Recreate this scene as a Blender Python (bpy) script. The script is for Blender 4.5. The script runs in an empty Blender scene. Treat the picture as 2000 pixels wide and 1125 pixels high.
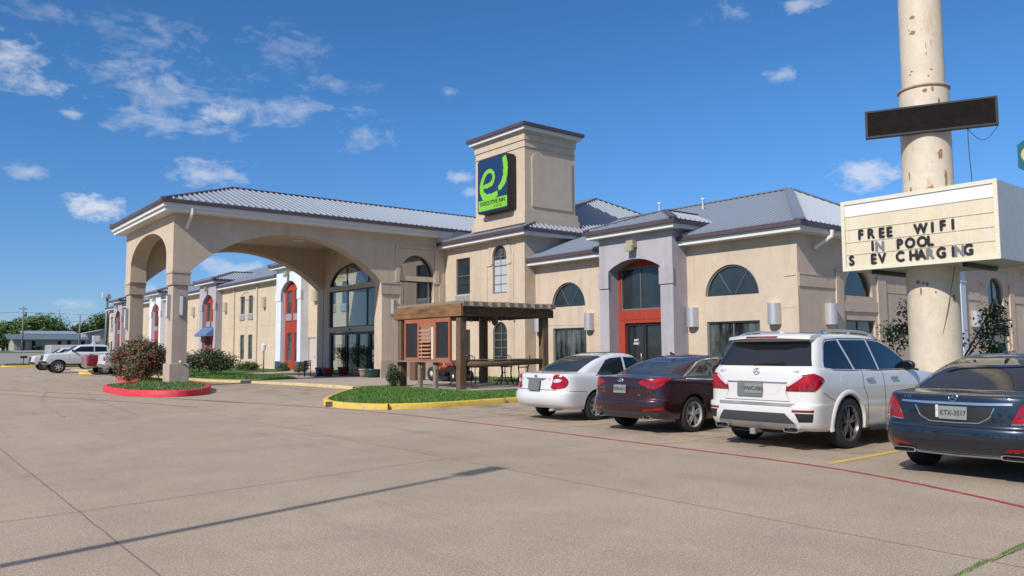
import bpy, bmesh, math, random
from mathutils import Vector, Matrix
from mathutils.bvhtree import BVHTree
from mathutils.geometry import tessellate_polygon, delaunay_2d_cdt
R = math.radians
PI = math.pi
scn = bpy.context.scene
col = scn.collection
random.seed(7)

# ---------------------------------------------------------------- camera, sky, sun, exposure
# world axes follow the motel: +Y runs along its front to the far left, +X runs into the lot and away, z is up
cam_d = bpy.data.cameras.new('camera')
cam = bpy.data.objects.new('camera', cam_d)
col.objects.link(cam)
scn.camera = cam
cam_d.sensor_width = 36.0
cam_d.lens = 36.0 * 1532.8 / 2000.0
cam_d.clip_start = 0.1
cam_d.clip_end = 5000
YAW, PITCH, ROLL = 0.8928, 0.0771, -0.006345
fw = Vector((math.cos(YAW) * math.cos(PITCH), math.sin(YAW) * math.cos(PITCH), math.sin(PITCH)))
rt = Vector((math.sin(YAW), -math.cos(YAW), 0))
up = rt.cross(fw)
r2 = rt * math.cos(ROLL) + up * math.sin(ROLL)
u2 = -rt * math.sin(ROLL) + up * math.cos(ROLL)
cam.matrix_world = Matrix(((r2.x, u2.x, -fw.x, 0), (r2.y, u2.y, -fw.y, 0), (r2.z, u2.z, -fw.z, 1.6), (0, 0, 0, 1)))

SUN_EL, SUN_AZ = R(37.2), R(13.5)          # light travels +X and a little +Y
to_sun = Vector((-math.cos(SUN_EL) * math.cos(SUN_AZ), -math.cos(SUN_EL) * math.sin(SUN_AZ), math.sin(SUN_EL)))
sun_d = bpy.data.lights.new('sun', 'SUN')
sun = bpy.data.objects.new('sun', sun_d)
col.objects.link(sun)
sun_d.energy = 4.3
sun_d.angle = R(0.5)
sun_d.color = (1.0, 0.93, 0.82)
sun.rotation_euler = to_sun.to_track_quat('Z', 'Y').to_euler()
sun.location = (-20, -5, 30)

scn.view_settings.view_transform = 'Standard'
scn.view_settings.look = 'None'
scn.view_settings.exposure = 0.12
scn.view_settings.gamma = 1.0


def pixdir(x, y):
    return (fw + r2 * ((x - 1000) / 1532.8) + u2 * ((562.5 - y) / 1532.8)).normalized()


def build_world():
    w = bpy.data.worlds.new('World')
    scn.world = w
    w.use_nodes = True
    nt = w.node_tree
    N, L = nt.nodes, nt.links
    N.clear()
    out = N.new('ShaderNodeOutputWorld')
    bg = N.new('ShaderNodeBackground')
    bg.inputs['Strength'].default_value = 0.1
    L.new(bg.outputs[0], out.inputs['Surface'])
    sky = N.new('ShaderNodeTexSky')
    sky.sky_type = 'NISHITA'
    sky.sun_disc = False
    sky.sun_elevation = SUN_EL
    sky.sun_rotation = math.atan2(to_sun.x, to_sun.y)
    sky.air_density = 1.0
    sky.dust_density = 0.0
    sky.ozone_density = 2.6
    sky.altitude = 200
    tc = N.new('ShaderNodeTexCoord')
    # the clear air of the day: deeper blue than the stock sky
    hs = N.new('ShaderNodeVectorMath')
    hs.operation = 'MULTIPLY'
    L.new(sky.outputs[0], hs.inputs[0])
    sx = N.new('ShaderNodeSeparateXYZ')
    L.new(tc.outputs['Generated'], sx.inputs[0])
    gr = N.new('ShaderNodeMapRange')
    gr.inputs['From Min'].default_value = 0.0
    gr.inputs['From Max'].default_value = 0.28
    L.new(sx.outputs['Z'], gr.inputs['Value'])
    tm = N.new('ShaderNodeMix')
    tm.data_type = 'RGBA'
    L.new(gr.outputs[0], tm.inputs['Factor'])
    tm.inputs[6].default_value = (*SKY_TINT_LOW, 1)
    tm.inputs[7].default_value = (*SKY_TINT, 1)
    # overhead, out of view, an added bright warm fill lifts the shadows
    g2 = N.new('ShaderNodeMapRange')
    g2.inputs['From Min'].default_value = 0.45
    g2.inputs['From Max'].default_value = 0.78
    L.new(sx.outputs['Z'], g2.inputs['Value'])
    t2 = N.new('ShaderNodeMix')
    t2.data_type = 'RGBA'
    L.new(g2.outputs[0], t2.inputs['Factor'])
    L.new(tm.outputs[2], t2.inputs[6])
    t2.inputs[7].default_value = (*SKY_FILL_TOP, 1)
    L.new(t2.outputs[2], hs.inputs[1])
    # wispy break-up of the clouds
    mp = N.new('ShaderNodeMapping')
    mp.inputs['Scale'].default_value = (1, 1, 1.9)
    L.new(tc.outputs['Generated'], mp.inputs['Vector'])
    n1 = N.new('ShaderNodeTexNoise')
    n1.inputs['Scale'].default_value = 16.0
    n1.inputs['Detail'].default_value = 9
    n1.inputs['Roughness'].default_value = 0.62
    n1.inputs['Distortion'].default_value = 0.6
    L.new(mp.outputs[0], n1.inputs['Vector'])
    n2 = N.new('ShaderNodeTexNoise')
    n2.inputs['Scale'].default_value = 48.0
    n2.inputs['Detail'].default_value = 8
    n2.inputs['Roughness'].default_value = 0.6
    L.new(mp.outputs[0], n2.inputs['Vector'])

    def mth(op, a, b=None, clamp=False):
        m = N.new('ShaderNodeMath')
        m.operation = op
        m.use_clamp = clamp
        for i, v in enumerate((a, b)):
            if v is None:
                continue
            if isinstance(v, (int, float)):
                m.inputs[i].default_value = v
            else:
                L.new(v, m.inputs[i])
        return m.outputs[0]

    nsoft = mth('ADD', mth('MULTIPLY', n1.outputs[0], 0.66), mth('MULTIPLY', n2.outputs[0], 0.34))
    nhard = mth('ADD', mth('MULTIPLY', n1.outputs[0], 0.5), mth('MULTIPLY', n2.outputs[0], 0.5))
    total = None
    for (px, py, rx, ry, st, soft) in CLOUDS:
        d = pixdir(px, py)
        # a soft ellipse about this direction
        hx = Vector((d.y, -d.x, 0)).normalized()
        hz = hx.cross(d).normalized()
        k = 1 / 1532.8
        dots = []
        for v, rr in ((hx, rx * k * 1.3), (hz, ry * k * 1.35)):
            vm = N.new('ShaderNodeVectorMath')
            vm.operation = 'DOT_PRODUCT'
            L.new(tc.outputs['Generated'], vm.inputs[0])
            vm.inputs[1].default_value = v
            q = mth('DIVIDE', vm.outputs['Value'], rr)
            dots.append(mth('MULTIPLY', q, q))
        vm = N.new('ShaderNodeVectorMath')
        vm.operation = 'DOT_PRODUCT'
        L.new(tc.outputs['Generated'], vm.inputs[0])
        vm.inputs[1].default_value = d
        front = mth('GREATER_THAN', vm.outputs['Value'], 0.0)
        rad = mth('SQRT', mth('ADD', dots[0], dots[1]))
        fall = mth('MULTIPLY', mth('SUBTRACT', 1.0, rad, True), front)
        nz = nsoft if soft else nhard
        # noise eats deep into the soft ellipse, so no outline of it survives
        m = mth('ADD', mth('MULTIPLY', fall, 1.15 if soft else 1.6), mth('MULTIPLY', mth('SUBTRACT', nz, 0.5), 5.6 if soft else 5.0))
        m = mth('MULTIPLY', mth('SUBTRACT', m, 0.52 if soft else 0.6), 0.80 if soft else 1.1, True)
        m = mth('MULTIPLY', mth('MULTIPLY', m, st * 0.88), mth('MULTIPLY', fall, 3.0, True))
        total = m if total is None else mth('MAXIMUM', total, m)
    mix = N.new('ShaderNodeMix')
    mix.data_type = 'RGBA'
    L.new(total, mix.inputs['Factor'])
    L.new(hs.outputs[0], mix.inputs[6])
    mix.inputs[7].default_value = CLOUD_COL
    L.new(mix.outputs[2], bg.inputs['Color'])


SKY_TINT = (0.41, 0.80, 1.15)
SKY_FILL_TOP = (5.6, 3.6, 2.5)
SKY_TINT_LOW = (0.47, 0.63, 1.0)
CLOUD_COL = (7.5, 7.7, 8.0, 1)
CLOUDS = [(320, 150, 150, 85, .50, 1), (300, 80, 120, 42, .34, 1), (28, 105, 58, 42, .62, 0), (70, 165, 80, 22, .5, 0),
          (575, 218, 185, 32, .50, 1), (430, 222, 40, 22, .6, 0), (330, 250, 130, 26, .5, 1), (700, 265, 80, 30, .45, 1),
          (190, 405, 54, 32, .85, 0), (405, 338, 92, 32, .55, 0), (55, 335, 34, 18, .45, 0), (650, 165, 80, 26, .35, 1),
          (1690, 350, 70, 36, .7, 0), (1415, 25, 60, 22, .45, 1), (1560, 12, 60, 20, .5, 0), (900, 345, 30, 16, .5, 0),
          (1525, 145, 34, 18, .4, 0), (420, 520, 60, 22, .5, 0), (480, 528, 50, 20, .5, 0), (140, 590, 75, 26, .5, 1),
          (875, 180, 26, 14, .35, 0), (300, 570, 40, 18, .4, 0), (545, 90, 90, 40, .3, 1), (140, 222, 30, 14, .45, 0),
          (120, 30, 90, 24, .3, 1), (920, 375, 30, 14, .4, 0)]
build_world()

# ---------------------------------------------------------------- helpers
wloc = {}


def tag(o, label=None, cat=None, group=None, kind=None):
    if label: o['label'] = label
    if cat: o['category'] = cat
    if group: o['group'] = group
    if kind: o['kind'] = kind
    return o


def thing(name, label, cat, loc=(0, 0, 0), group=None, rotz=0):
    o = bpy.data.objects.new(name, None)
    o.empty_display_size = 0.3
    col.objects.link(o)
    o.location = loc
    o.rotation_euler = (0, 0, rotz)
    tag(o, label, cat, group)
    wloc[o.name] = Vector(loc)
    return o


def copy_tree(o, parent=None):
    c = o.copy()
    col.objects.link(c)
    c.parent = parent
    wloc[c.name] = wloc.get(o.name, Vector((0, 0, 0)))
    for ch in list(o.children):
        copy_tree(ch, c)
    return c


class MB:
    """collects geometry; build() links it as one mesh object"""
    def __init__(self):
        self.v, self.f, self.m, self.s = [], [], [], []

    def add(self, vs, fs, mat=0, smooth=False):
        b = len(self.v)
        self.v += [tuple(p) for p in vs]
        for f in fs:
            self.f.append([b + i for i in f])
            self.m.append(mat)
            self.s.append(smooth)

    def box(self, x0, x1, y0, y1, z0, z1, mat=0):
        vs = [(x, y, z) for z in (z0, z1) for y in (y0, y1) for x in (x0, x1)]
        self.add(vs, [(0, 2, 3, 1), (4, 5, 7, 6), (0, 1, 5, 4), (2, 6, 7, 3), (0, 4, 6, 2), (1, 3, 7, 5)], mat)

    def bevbox(self, x0, x1, y0, y1, z0, z1, b=0.01, mat=0):
        bm = bmesh.new()
        bmesh.ops.create_cube(bm, size=1)
        for v in bm.verts:
            v.co = Vector(((x0 + x1) / 2 + v.co.x * (x1 - x0), (y0 + y1) / 2 + v.co.y * (y1 - y0), (z0 + z1) / 2 + v.co.z * (z1 - z0)))
        bmesh.ops.bevel(bm, geom=bm.edges[:], offset=b, segments=2, affect='EDGES', profile=0.7)
        self.bm(bm, mat)

    def bm(self, bm, mat=0, smooth=False, M=None):
        bm.verts.index_update()
        self.add([(M @ v.co if M else v.co) for v in bm.verts], [[v.index for v in f.verts] for f in bm.faces], mat, smooth)
        bm.free()

    def beam(self, a, b, w, h, mat=0, upv=(0, 0, 1)):
        a, b = Vector(a), Vector(b)
        d = (b - a).normalized()
        s = d.cross(Vector(upv)).normalized() * (w / 2)
        t = s.cross(d).normalized() * (h / 2)
        vs = [p + i * s + j * t for p in (a, b) for (i, j) in ((-1, -1), (1, -1), (1, 1), (-1, 1))]
        self.add(vs, [(3, 2, 1, 0), (4, 5, 6, 7), (0, 1, 5, 4), (1, 2, 6, 5), (2, 3, 7, 6), (3, 0, 4, 7)], mat)

    def tube(self, pts, r, n=8, mat=0, smooth=True, caps=True):
        pts = [Vector(p) for p in pts]
        rs = r if isinstance(r, (list, tuple)) else [r] * len(pts)
        vs, fs = [], []
        ref = None
        for i, p in enumerate(pts):
            d = (pts[min(i + 1, len(pts) - 1)] - pts[max(i - 1, 0)]).normalized()
            if ref is None:
                ref = Vector((0, 0, 1)) if abs(d.z) < 0.9 else Vector((1, 0, 0))
            s = d.cross(ref).normalized()
            t = s.cross(d).normalized()
            ref = t
            for k in range(n):
                a = 2 * PI * k / n
                vs.append(p + s * (rs[i] * math.cos(a)) + t * (rs[i] * math.sin(a)))
        for i in range(len(pts) - 1):
            for k in range(n):
                k2 = (k + 1) % n
                fs.append((i * n + k, i * n + k2, (i + 1) * n + k2, (i + 1) * n + k))
        self.add(vs, fs, mat, smooth)
        if caps:
            self.add(vs[:n], [tuple(range(n))], mat)
            self.add(vs[-n:], [tuple(range(n))], mat)

    def lathe(self, prof, c=(0, 0, 0), n=24, mat=0, smooth=True, axis='Z', a0=0, a1=2 * PI):
        full = abs(a1 - a0 - 2 * PI) < 1e-6
        k = n if full else n + 1
        vs, fs = [], []
        for (r, h) in prof:
            for i in range(k):
                a = a0 + (a1 - a0) * i / n
                q = (r * math.cos(a), r * math.sin(a), h)
                if axis == 'Y': q = (q[0], h, q[1])
                if axis == 'X': q = (h, q[0], q[1])
                vs.append((q[0] + c[0], q[1] + c[1], q[2] + c[2]))
        for j in range(len(prof) - 1):
            for i in range(n):
                i2 = (i + 1) % k
                fs.append((j * k + i, j * k + i2, (j + 1) * k + i2, (j + 1) * k + i))
        self.add(vs, fs, mat, smooth)

    def prism(self, poly, fn, t, mat=0, holes=()):
        """poly (u,v) outline with holes pushed through depth 0..t; fn(u,v,d) -> point"""
        loops = [list(poly)] + [list(h) for h in holes]
        flat = [p for l in loops for p in l]
        tri = tessellate_polygon([[Vector((p[0], p[1], 0)) for p in l] for l in loops])
        self.add([fn(p[0], p[1], 0) for p in flat], [list(q) for q in tri], mat)
        if t:
            self.add([fn(p[0], p[1], t) for p in flat], [list(reversed(q)) for q in tri], mat)
            for l in loops:
                n = len(l)
                self.add([fn(p[0], p[1], 0) for p in l] + [fn(p[0], p[1], t) for p in l],
                         [(i, (i + 1) % n, n + (i + 1) % n, n + i) for i in range(n)], mat)

    def ring(self, outer, inner, fn, d0, d1, mat=0):
        n = len(outer)
        vs = [fn(p[0], p[1], d) for d in (d0, d1) for l in (outer, inner) for p in l]
        fs = []
        for i in range(n):
            j = (i + 1) % n
            fs += [(i, j, n + j, n + i), (2 * n + i, 3 * n + i, 3 * n + j, 2 * n + j), (i, 2 * n + i, 2 * n + j, j), (n + i, n + j, 3 * n + j, 3 * n + i)]
        self.add(vs, fs, mat)

    def build(self, name, mats, parent=None, origin=None, recalc=True, sharp=None):
        me = bpy.data.meshes.new(name)
        po = Vector((0, 0, 0)) if parent is None else wloc[parent.name]
        og = po if origin is None else Vector(origin)
        me.from_pydata([tuple(Vector(p) - og) for p in self.v], [], self.f)
        for m in (mats if isinstance(mats, (list, tuple)) else [mats]):
            me.materials.append(m)
        me.polygons.foreach_set('material_index', self.m)
        me.polygons.foreach_set('use_smooth', self.s)
        if recalc:
            bm = bmesh.new()
            bm.from_mesh(me)
            bmesh.ops.remove_doubles(bm, verts=bm.verts, dist=0.0002)
            bmesh.ops.recalc_face_normals(bm, faces=bm.faces)
            bm.to_mesh(me)
            bm.free()
        if sharp:
            me.set_sharp_from_angle(angle=R(sharp))
        me.update()
        o = bpy.data.objects.new(name, me)
        col.objects.link(o)
        if parent is not None:
            o.parent = parent
        o.location = og - po
        wloc[o.name] = og
        return o


def XM(x):   # plane facing -X: u = y, v = z, depth goes to +x
    return lambda u, v, d=0: (x + d, u, v)


def YM(y):   # plane facing -Y: u = x
    return lambda u, v, d=0: (u, y + d, v)


def YP_(y):  # plane facing +Y
    return lambda u, v, d=0: (u, y - d, v)


def arch(u0, u1, v0, vs, rise, kind='ell', n=24):
    """outline with an arched top; rise 0 gives a rectangle"""
    if rise <= 0:
        return [(u0, v0), (u1, v0), (u1, vs), (u0, vs)]
    c, h = (u0 + u1) / 2, (u1 - u0) / 2
    pts = [(u0, v0), (u1, v0)] if vs > v0 + 1e-4 else []
    for i in range(n + 1):
        if kind == 'ell':
            a = PI * i / n
            pts.append((c + h * math.cos(a), vs + rise * math.sin(a)))
        else:
            rr = (h * h + rise * rise) / (2 * rise)
            a0 = math.asin(h / rr)
            a = a0 - 2 * a0 * i / n
            pts.append((c + rr * math.sin(a), vs + rise - rr + rr * math.cos(a)))
    return pts


def text_mesh(s, size, extrude=0.004):
    cu = bpy.data.curves.new('lettering', 'FONT')
    cu.body = s
    cu.size = size
    cu.extrude = extrude
    cu.align_x = 'CENTER'
    cu.align_y = 'CENTER'
    ob = bpy.data.objects.new('lettering', cu)
    col.objects.link(ob)
    dg = bpy.context.evaluated_depsgraph_get()
    dg.update()
    me = bpy.data.meshes.new_from_object(ob.evaluated_get(dg))
    vs = [v.co.copy() for v in me.vertices]
    fs = [list(p.vertices) for p in me.polygons]
    bpy.data.objects.remove(ob)
    bpy.data.curves.remove(cu)
    bpy.data.meshes.remove(me)
    return vs, fs


def put_text(mb, s, size, origin, ux, uy, extrude=0.004, mat=0, sx=1.0, bold=0):
    vs, fs = text_mesh(s, size, extrude)
    ux, uy = Vector(ux).normalized(), Vector(uy).normalized()
    un = ux.cross(uy)
    o = Vector(origin)
    offs = [(0, 0)] if not bold else [(-bold, 0), (bold, 0), (0, bold), (0, -bold)]
    for k, (ox, oy) in enumerate(offs):
        mb.add([o + ux * (v.x * sx + ox) + uy * (v.y + oy) + un * (v.z + 0.0007 * k) for v in vs], fs, mat)


# ---------------------------------------------------------------- materials
MATS = {}


def mat(name, rgb, rough=0.6, metal=0.0, spec=0.5, noise=None, bump=None, coat=0, emit=None, alpha=None, rgb2=None, streak=None, coords='Object'):
    """noise=(scale, amount) mottles the colour; bump=(scale, strength); rgb2 with streak=(scale xyz, lo, hi) lays stains"""
    m = bpy.data.materials.new(name)
    m.use_nodes = True
    nt = m.node_tree
    N, L = nt.nodes, nt.links
    b = N['Principled BSDF']
    b.inputs['Base Color'].default_value = (*rgb, 1)
    b.inputs['Roughness'].default_value = rough
    b.inputs['Metallic'].default_value = metal
    b.inputs['Specular IOR Level'].default_value = spec
    if coat:
        b.inputs['Coat Weight'].default_value = coat
        b.inputs['Coat Roughness'].default_value = 0.03
    if emit:
        b.inputs['Emission Color'].default_value = (*emit[0], 1)
        b.inputs['Emission Strength'].default_value = emit[1]
    src = None
    if noise or bump or rgb2:
        tc = N.new('ShaderNodeTexCoord')
        vec = tc.outputs[coords]
    if noise:
        scales = noise[0] if isinstance(noise[0], (list, tuple)) else [noise[0]]
        for sc in scales:
            nz = N.new('ShaderNodeTexNoise')
            nz.inputs['Scale'].default_value = sc
            nz.inputs['Detail'].default_value = 6
            nz.inputs['Roughness'].default_value = 0.6
            L.new(vec, nz.inputs['Vector'])
            mr = N.new('ShaderNodeMapRange')
            mr.inputs['From Min'].default_value = 0.25
            mr.inputs['From Max'].default_value = 0.75
            mr.inputs['To Min'].default_value = 1 - noise[1]
            mr.inputs['To Max'].default_value = 1 + noise[1]
            L.new(nz.outputs[0], mr.inputs['Value'])
            mx = N.new('ShaderNodeVectorMath')
            mx.operation = 'MULTIPLY'
            if src is None:
                mx.inputs[0].default_value = rgb
            else:
                L.new(src, mx.inputs[0])
            L.new(mr.outputs[0], mx.inputs[1])
            src = mx.outputs[0]
    if rgb2:
        mp = N.new('ShaderNodeMapping')
        mp.inputs['Scale'].default_value = streak[0]
        L.new(vec, mp.inputs['Vector'])
        nz = N.new('ShaderNodeTexNoise')
        nz.inputs['Scale'].default_value = 1
        nz.inputs['Detail'].default_value = 8
        nz.inputs['Roughness'].default_value = 0.65
        L.new(mp.outputs[0], nz.inputs['Vector'])
        mr = N.new('ShaderNodeMapRange')
        mr.inputs['From Min'].default_value = streak[1]
        mr.inputs['From Max'].default_value = streak[2]
        L.new(nz.outputs[0], mr.inputs['Value'])
        mx = N.new('ShaderNodeMix')
        mx.data_type = 'RGBA'
        L.new(mr.outputs[0], mx.inputs['Factor'])
        if src is None:
            mx.inputs[6].default_value = (*rgb, 1)
        else:
            L.new(src, mx.inputs[6])
        mx.inputs[7].default_value = (*rgb2, 1)
        src = mx.outputs[2]
    if src is not None:
        L.new(src, b.inputs['Base Color'])
    if bump:
        nz = N.new('ShaderNodeTexNoise')
        nz.inputs['Scale'].default_value = bump[0]
        nz.inputs['Detail'].default_value = 5
        L.new(vec, nz.inputs['Vector'])
        bp = N.new('ShaderNodeBump')
        bp.inputs['Strength'].default_value = bump[1]
        bp.inputs['Distance'].default_value = 0.02
        L.new(nz.outputs[0], bp.inputs['Height'])
        L.new(bp.outputs[0], b.inputs['Normal'])
    MATS[name] = m
    return m


def stucco(name, rgb):
    return mat(name, rgb, 0.92, 0, 0.2, noise=((0.35, 2.5, 40.0), 0.075), bump=(55, 0.35), rgb2=tuple(c * 0.76 for c in rgb), streak=((1.6, 1.6, 0.16), 0.52, 0.80))


TAN = stucco('tan_stucco', (0.53, 0.43, 0.335))
TAN2 = stucco('peach_stucco', (0.56, 0.45, 0.335))
LAV = stucco('lavender_stucco', (0.39, 0.365, 0.40))
WHT = stucco('white_stucco', (0.64, 0.68, 0.74))
RED = stucco('red_stucco', (0.34, 0.05, 0.032))
NAVY = stucco('navy_plinth', (0.05, 0.08, 0.16))
SOFF = mat('soffit_cream', (0.55, 0.47, 0.37), 0.85, noise=(2.0, 0.05))
FASC = mat('white_fascia', (0.66, 0.66, 0.64), 0.6, noise=((1.2, 14.0), 0.06))
GUT = mat('brown_gutter', (0.085, 0.058, 0.066), 0.45, noise=(3.0, 0.12))
ROOF = mat('metal_roof', (0.165, 0.195, 0.245), 0.5, 0.15, 0.35, noise=((0.6, 5.0), 0.08))
ROOFR = mat('seam_glare_metal', (0.34, 0.375, 0.43), 0.45, 0.15, 0.4)  # same metal as the panels; glare on the seams put into the colour
GLASS = mat('window_glass', (0.022, 0.028, 0.031), 0.04, 0, 0.7, noise=(0.7, 0.5))
GLASS2 = mat('curtained_glass', (0.10, 0.12, 0.12), 0.05, 0, 0.7, noise=(1.3, 0.5), rgb2=(0.012, 0.015, 0.018), streak=((0.2, 3.2, 0.6), 0.4, 0.6))
FRAME = mat('bronze_frame', (0.03, 0.028, 0.028), 0.4)
GFRAME = mat('grey_frame', (0.16, 0.15, 0.145), 0.45)
ALU = mat('aluminium', (0.45, 0.45, 0.46), 0.35, 0.7, noise=(6.0, 0.05))
SCON = mat('sconce_metal', (0.50, 0.50, 0.52), 0.42, 0.5, noise=(8.0, 0.05))
SCON2 = mat('beige_sconce', (0.42, 0.37, 0.30), 0.6, noise=(8.0, 0.05))
LENS = mat('frosted_lens', (0.75, 0.76, 0.78), 0.35)
DOORP = mat('pale_door', (0.50, 0.43, 0.42), 0.6)
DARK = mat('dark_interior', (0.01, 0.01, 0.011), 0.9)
BLACK = mat('black_plastic', (0.012, 0.012, 0.013), 0.5)
DIRT = mat('joint_sealant', (0.17, 0.135, 0.11), 0.95)
FAINT = mat('tight_joint', (0.29, 0.232, 0.182), 0.95)
AWN = mat('blue_awning', (0.10, 0.16, 0.32), 0.5, noise=(2.0, .1))
BLIND = mat('window_blind', (0.42, 0.46, 0.49), 0.35, noise=(3.0, .08))


def glass_clear(name, tint, refl):
    m = bpy.data.materials.new(name)
    m.use_nodes = True
    N, L = m.node_tree.nodes, m.node_tree.links
    N.clear()
    o = N.new('ShaderNodeOutputMaterial')
    t = N.new('ShaderNodeBsdfTransparent')
    t.inputs[0].default_value = (tint, tint * 1.04, tint * 1.03, 1)
    g = N.new('ShaderNodeBsdfGlossy')
    g.inputs['Roughness'].default_value = 0.01
    g.inputs[0].default_value = (0.9, 0.95, 1, 1)
    lw = N.new('ShaderNodeLayerWeight')
    lw.inputs[0].default_value = 0.5
    f = N.new('ShaderNodeMath')
    f.operation = 'POWER'
    L.new(lw.outputs['Facing'], f.inputs[0])
    f.inputs[1].default_value = 4.0
    a = N.new('ShaderNodeMath')
    a.operation = 'ADD'
    a.use_clamp = True
    L.new(f.outputs[0], a.inputs[0])
    a.inputs[1].default_value = refl
    x = N.new('ShaderNodeMixShader')
    L.new(a.outputs[0], x.inputs[0])
    L.new(t.outputs[0], x.inputs[1])
    L.new(g.outputs[0], x.inputs[2])
    L.new(x.outputs[0], o.inputs[0])
    return m


CLEAR = glass_clear('lobby_glass', 0.88, 0.03)
MIRR = glass_clear('reflective_glass', 0.55, 0.26)
# ---------------------------------------------------------------- ground and paving
def rise(y):
    t = min(max((y - 112) / 60, 0), 1)
    return 1.85 * t * t * (3 - 2 * t) + max(y - 172, 0) * 0.0012


def sheet(name, xs, ys, m, dz=0.0, flat=False):
    mb = MB()
    vs = [(x, y, (0 if flat else rise(y)) + dz) for y in ys for x in xs]
    n = len(xs)
    fs = [(j * n + i, j * n + i + 1, (j + 1) * n + i + 1, (j + 1) * n + i) for j in range(len(ys) - 1) for i in range(n - 1)]
    mb.add(vs, fs, 0, True)
    o = mb.build(name, m, recalc=False)
    tag(o, kind='structure')
    return o


def concrete_mat():
    m = bpy.data.materials.new('exposed_concrete')
    m.use_nodes = True
    N, L = m.node_tree.nodes, m.node_tree.links
    b = N['Principled BSDF']
    b.inputs['Roughness'].default_value = 0.9
    b.inputs['Specular IOR Level'].default_value = 0.25
    tc = N.new('ShaderNodeTexCoord')

    def noise(sc, det, rough, lo, hi, a, c, scale=(1, 1, 1)):
        mp = N.new('ShaderNodeMapping')
        mp.inputs['Scale'].default_value = scale
        L.new(tc.outputs['Object'], mp.inputs['Vector'])
        n = N.new('ShaderNodeTexNoise')
        n.inputs['Scale'].default_value = sc
        n.inputs['Detail'].default_value = det
        n.inputs['Roughness'].default_value = rough
        L.new(mp.outputs[0], n.inputs['Vector'])
        r = N.new('ShaderNodeMapRange')
        r.inputs['From Min'].default_value = lo
        r.inputs['From Max'].default_value = hi
        r.inputs['To Min'].default_value = a
        r.inputs['To Max'].default_value = c
        L.new(n.outputs[0], r.inputs['Value'])
        return r.outputs[0], n.outputs[0]

    def mul(a, c):
        q = N.new('ShaderNodeMath')
        q.operation = 'MULTIPLY'
        L.new(a, q.inputs[0])
        L.new(c, q.inputs[1])
        return q.outputs[0]

    big, _ = noise(0.16, 5, 0.6, 0.3, 0.7, 0.90, 1.08)
    mid, _ = noise(0.9, 8, 0.7, 0.3, 0.7, 0.88, 1.10)
    sand, sn = noise(74, 3, 0.85, 0.37, 0.63, 0.50, 1.50)
    grit, gn = noise(27, 4, 0.8, 0.36, 0.64, 0.86, 1.14)
    stain, _ = noise(0.5, 8, 0.7, 0.60, 0.80, 1.0, 0.68)
    streak, _ = noise(0.7, 6, 0.65, 0.55, 0.8, 1.0, 0.80, (2.2, 0.16, 1))
    # oil drips where cars stand, worn darker lanes where they roll
    geo = N.new('ShaderNodeSeparateXYZ')
    L.new(tc.outputs['Object'], geo.inputs[0])
    z1 = N.new('ShaderNodeMapRange')
    z1.inputs['From Min'].default_value = 10.2
    z1.inputs['From Max'].default_value = 12.2
    L.new(geo.outputs['X'], z1.inputs['Value'])
    oil, _ = noise(1.1, 7, 0.7, 0.48, 0.66, 0.0, 0.5)
    o1 = N.new('ShaderNodeMath')
    o1.operation = 'MULTIPLY'
    L.new(oil, o1.inputs[0])
    L.new(z1.outputs[0], o1.inputs[1])
    o2 = N.new('ShaderNodeMath')
    o2.operation = 'SUBTRACT'
    o2.inputs[0].default_value = 1.0
    L.new(o1.outputs[0], o2.inputs[1])
    drip, _ = noise(3.4, 4, 0.6, 0.68, 0.76, 1.0, 0.55)
    f = mul(mul(mul(big, mid), mul(sand, grit)), mul(mul(stain, streak), mul(o2.outputs[0], drip)))
    rgb = N.new('ShaderNodeMix')
    rgb.data_type = 'RGBA'
    n3 = N.new('ShaderNodeTexNoise')
    n3.inputs['Scale'].default_value = 0.35
    n3.inputs['Detail'].default_value = 4
    L.new(tc.outputs['Object'], n3.inputs['Vector'])
    L.new(n3.outputs[0], rgb.inputs['Factor'])
    rgb.inputs[6].default_value = (*CONC_A, 1)
    rgb.inputs[7].default_value = (*CONC_B, 1)
    vm = N.new('ShaderNodeVectorMath')
    vm.operation = 'MULTIPLY'
    L.new(rgb.outputs[2], vm.inputs[0])
    L.new(f, vm.inputs[1])
    L.new(vm.outputs[0], b.inputs['Base Color'])
    bp = N.new('ShaderNodeBump')
    bp.inputs['Strength'].default_value = 0.45
    bp.inputs['Distance'].default_value = 0.006
    L.new(sn, bp.inputs['Height'])
    L.new(bp.outputs[0], b.inputs['Normal'])
    return m


CONC_A, CONC_B = (0.345, 0.268, 0.198), (0.375, 0.302, 0.232)
CONC = concrete_mat()
WALK = mat('walk_concrete', (0.36, 0.30, 0.25), 0.9, noise=((0.8, 25.0), 0.1), bump=(70, 0.3))
GRASSG = mat('turf_soil', (0.045, 0.10, 0.012), 0.95, noise=((1.5, 30.0), 0.22))
FIELD = mat('field_grass', (0.06, 0.115, 0.022), 0.95, noise=((0.03, 0.4), 0.25))
ASPH = mat('road_surface', (0.24, 0.215, 0.20), 0.9, noise=((0.2, 10.0), 0.08))
ASPH2 = mat('dark_asphalt', (0.06, 0.058, 0.058), 0.9, noise=((0.3, 10.0), 0.1))
YEL = mat('yellow_paint', (0.60, 0.41, 0.06), 0.8, noise=((1.2, 18.0), 0.14), rgb2=(0.36, 0.30, 0.2), streak=((4, 4, 9), 0.55, 0.66), bump=(40, .2))
YEL2 = mat('worn_yellow_paint', (0.50, 0.345, 0.10), 0.85, noise=((2.0, 40.0), 0.15), rgb2=(0.30, 0.25, 0.2), streak=((5, 5, 5), 0.46, 0.62))
REDP = mat('red_kerb_paint', (0.55, 0.028, 0.045), 0.6, noise=((1.0, 12.0), 0.13), rgb2=(0.36, 0.13, 0.11), streak=((4, 4, 9), 0.57, 0.70))
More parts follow.
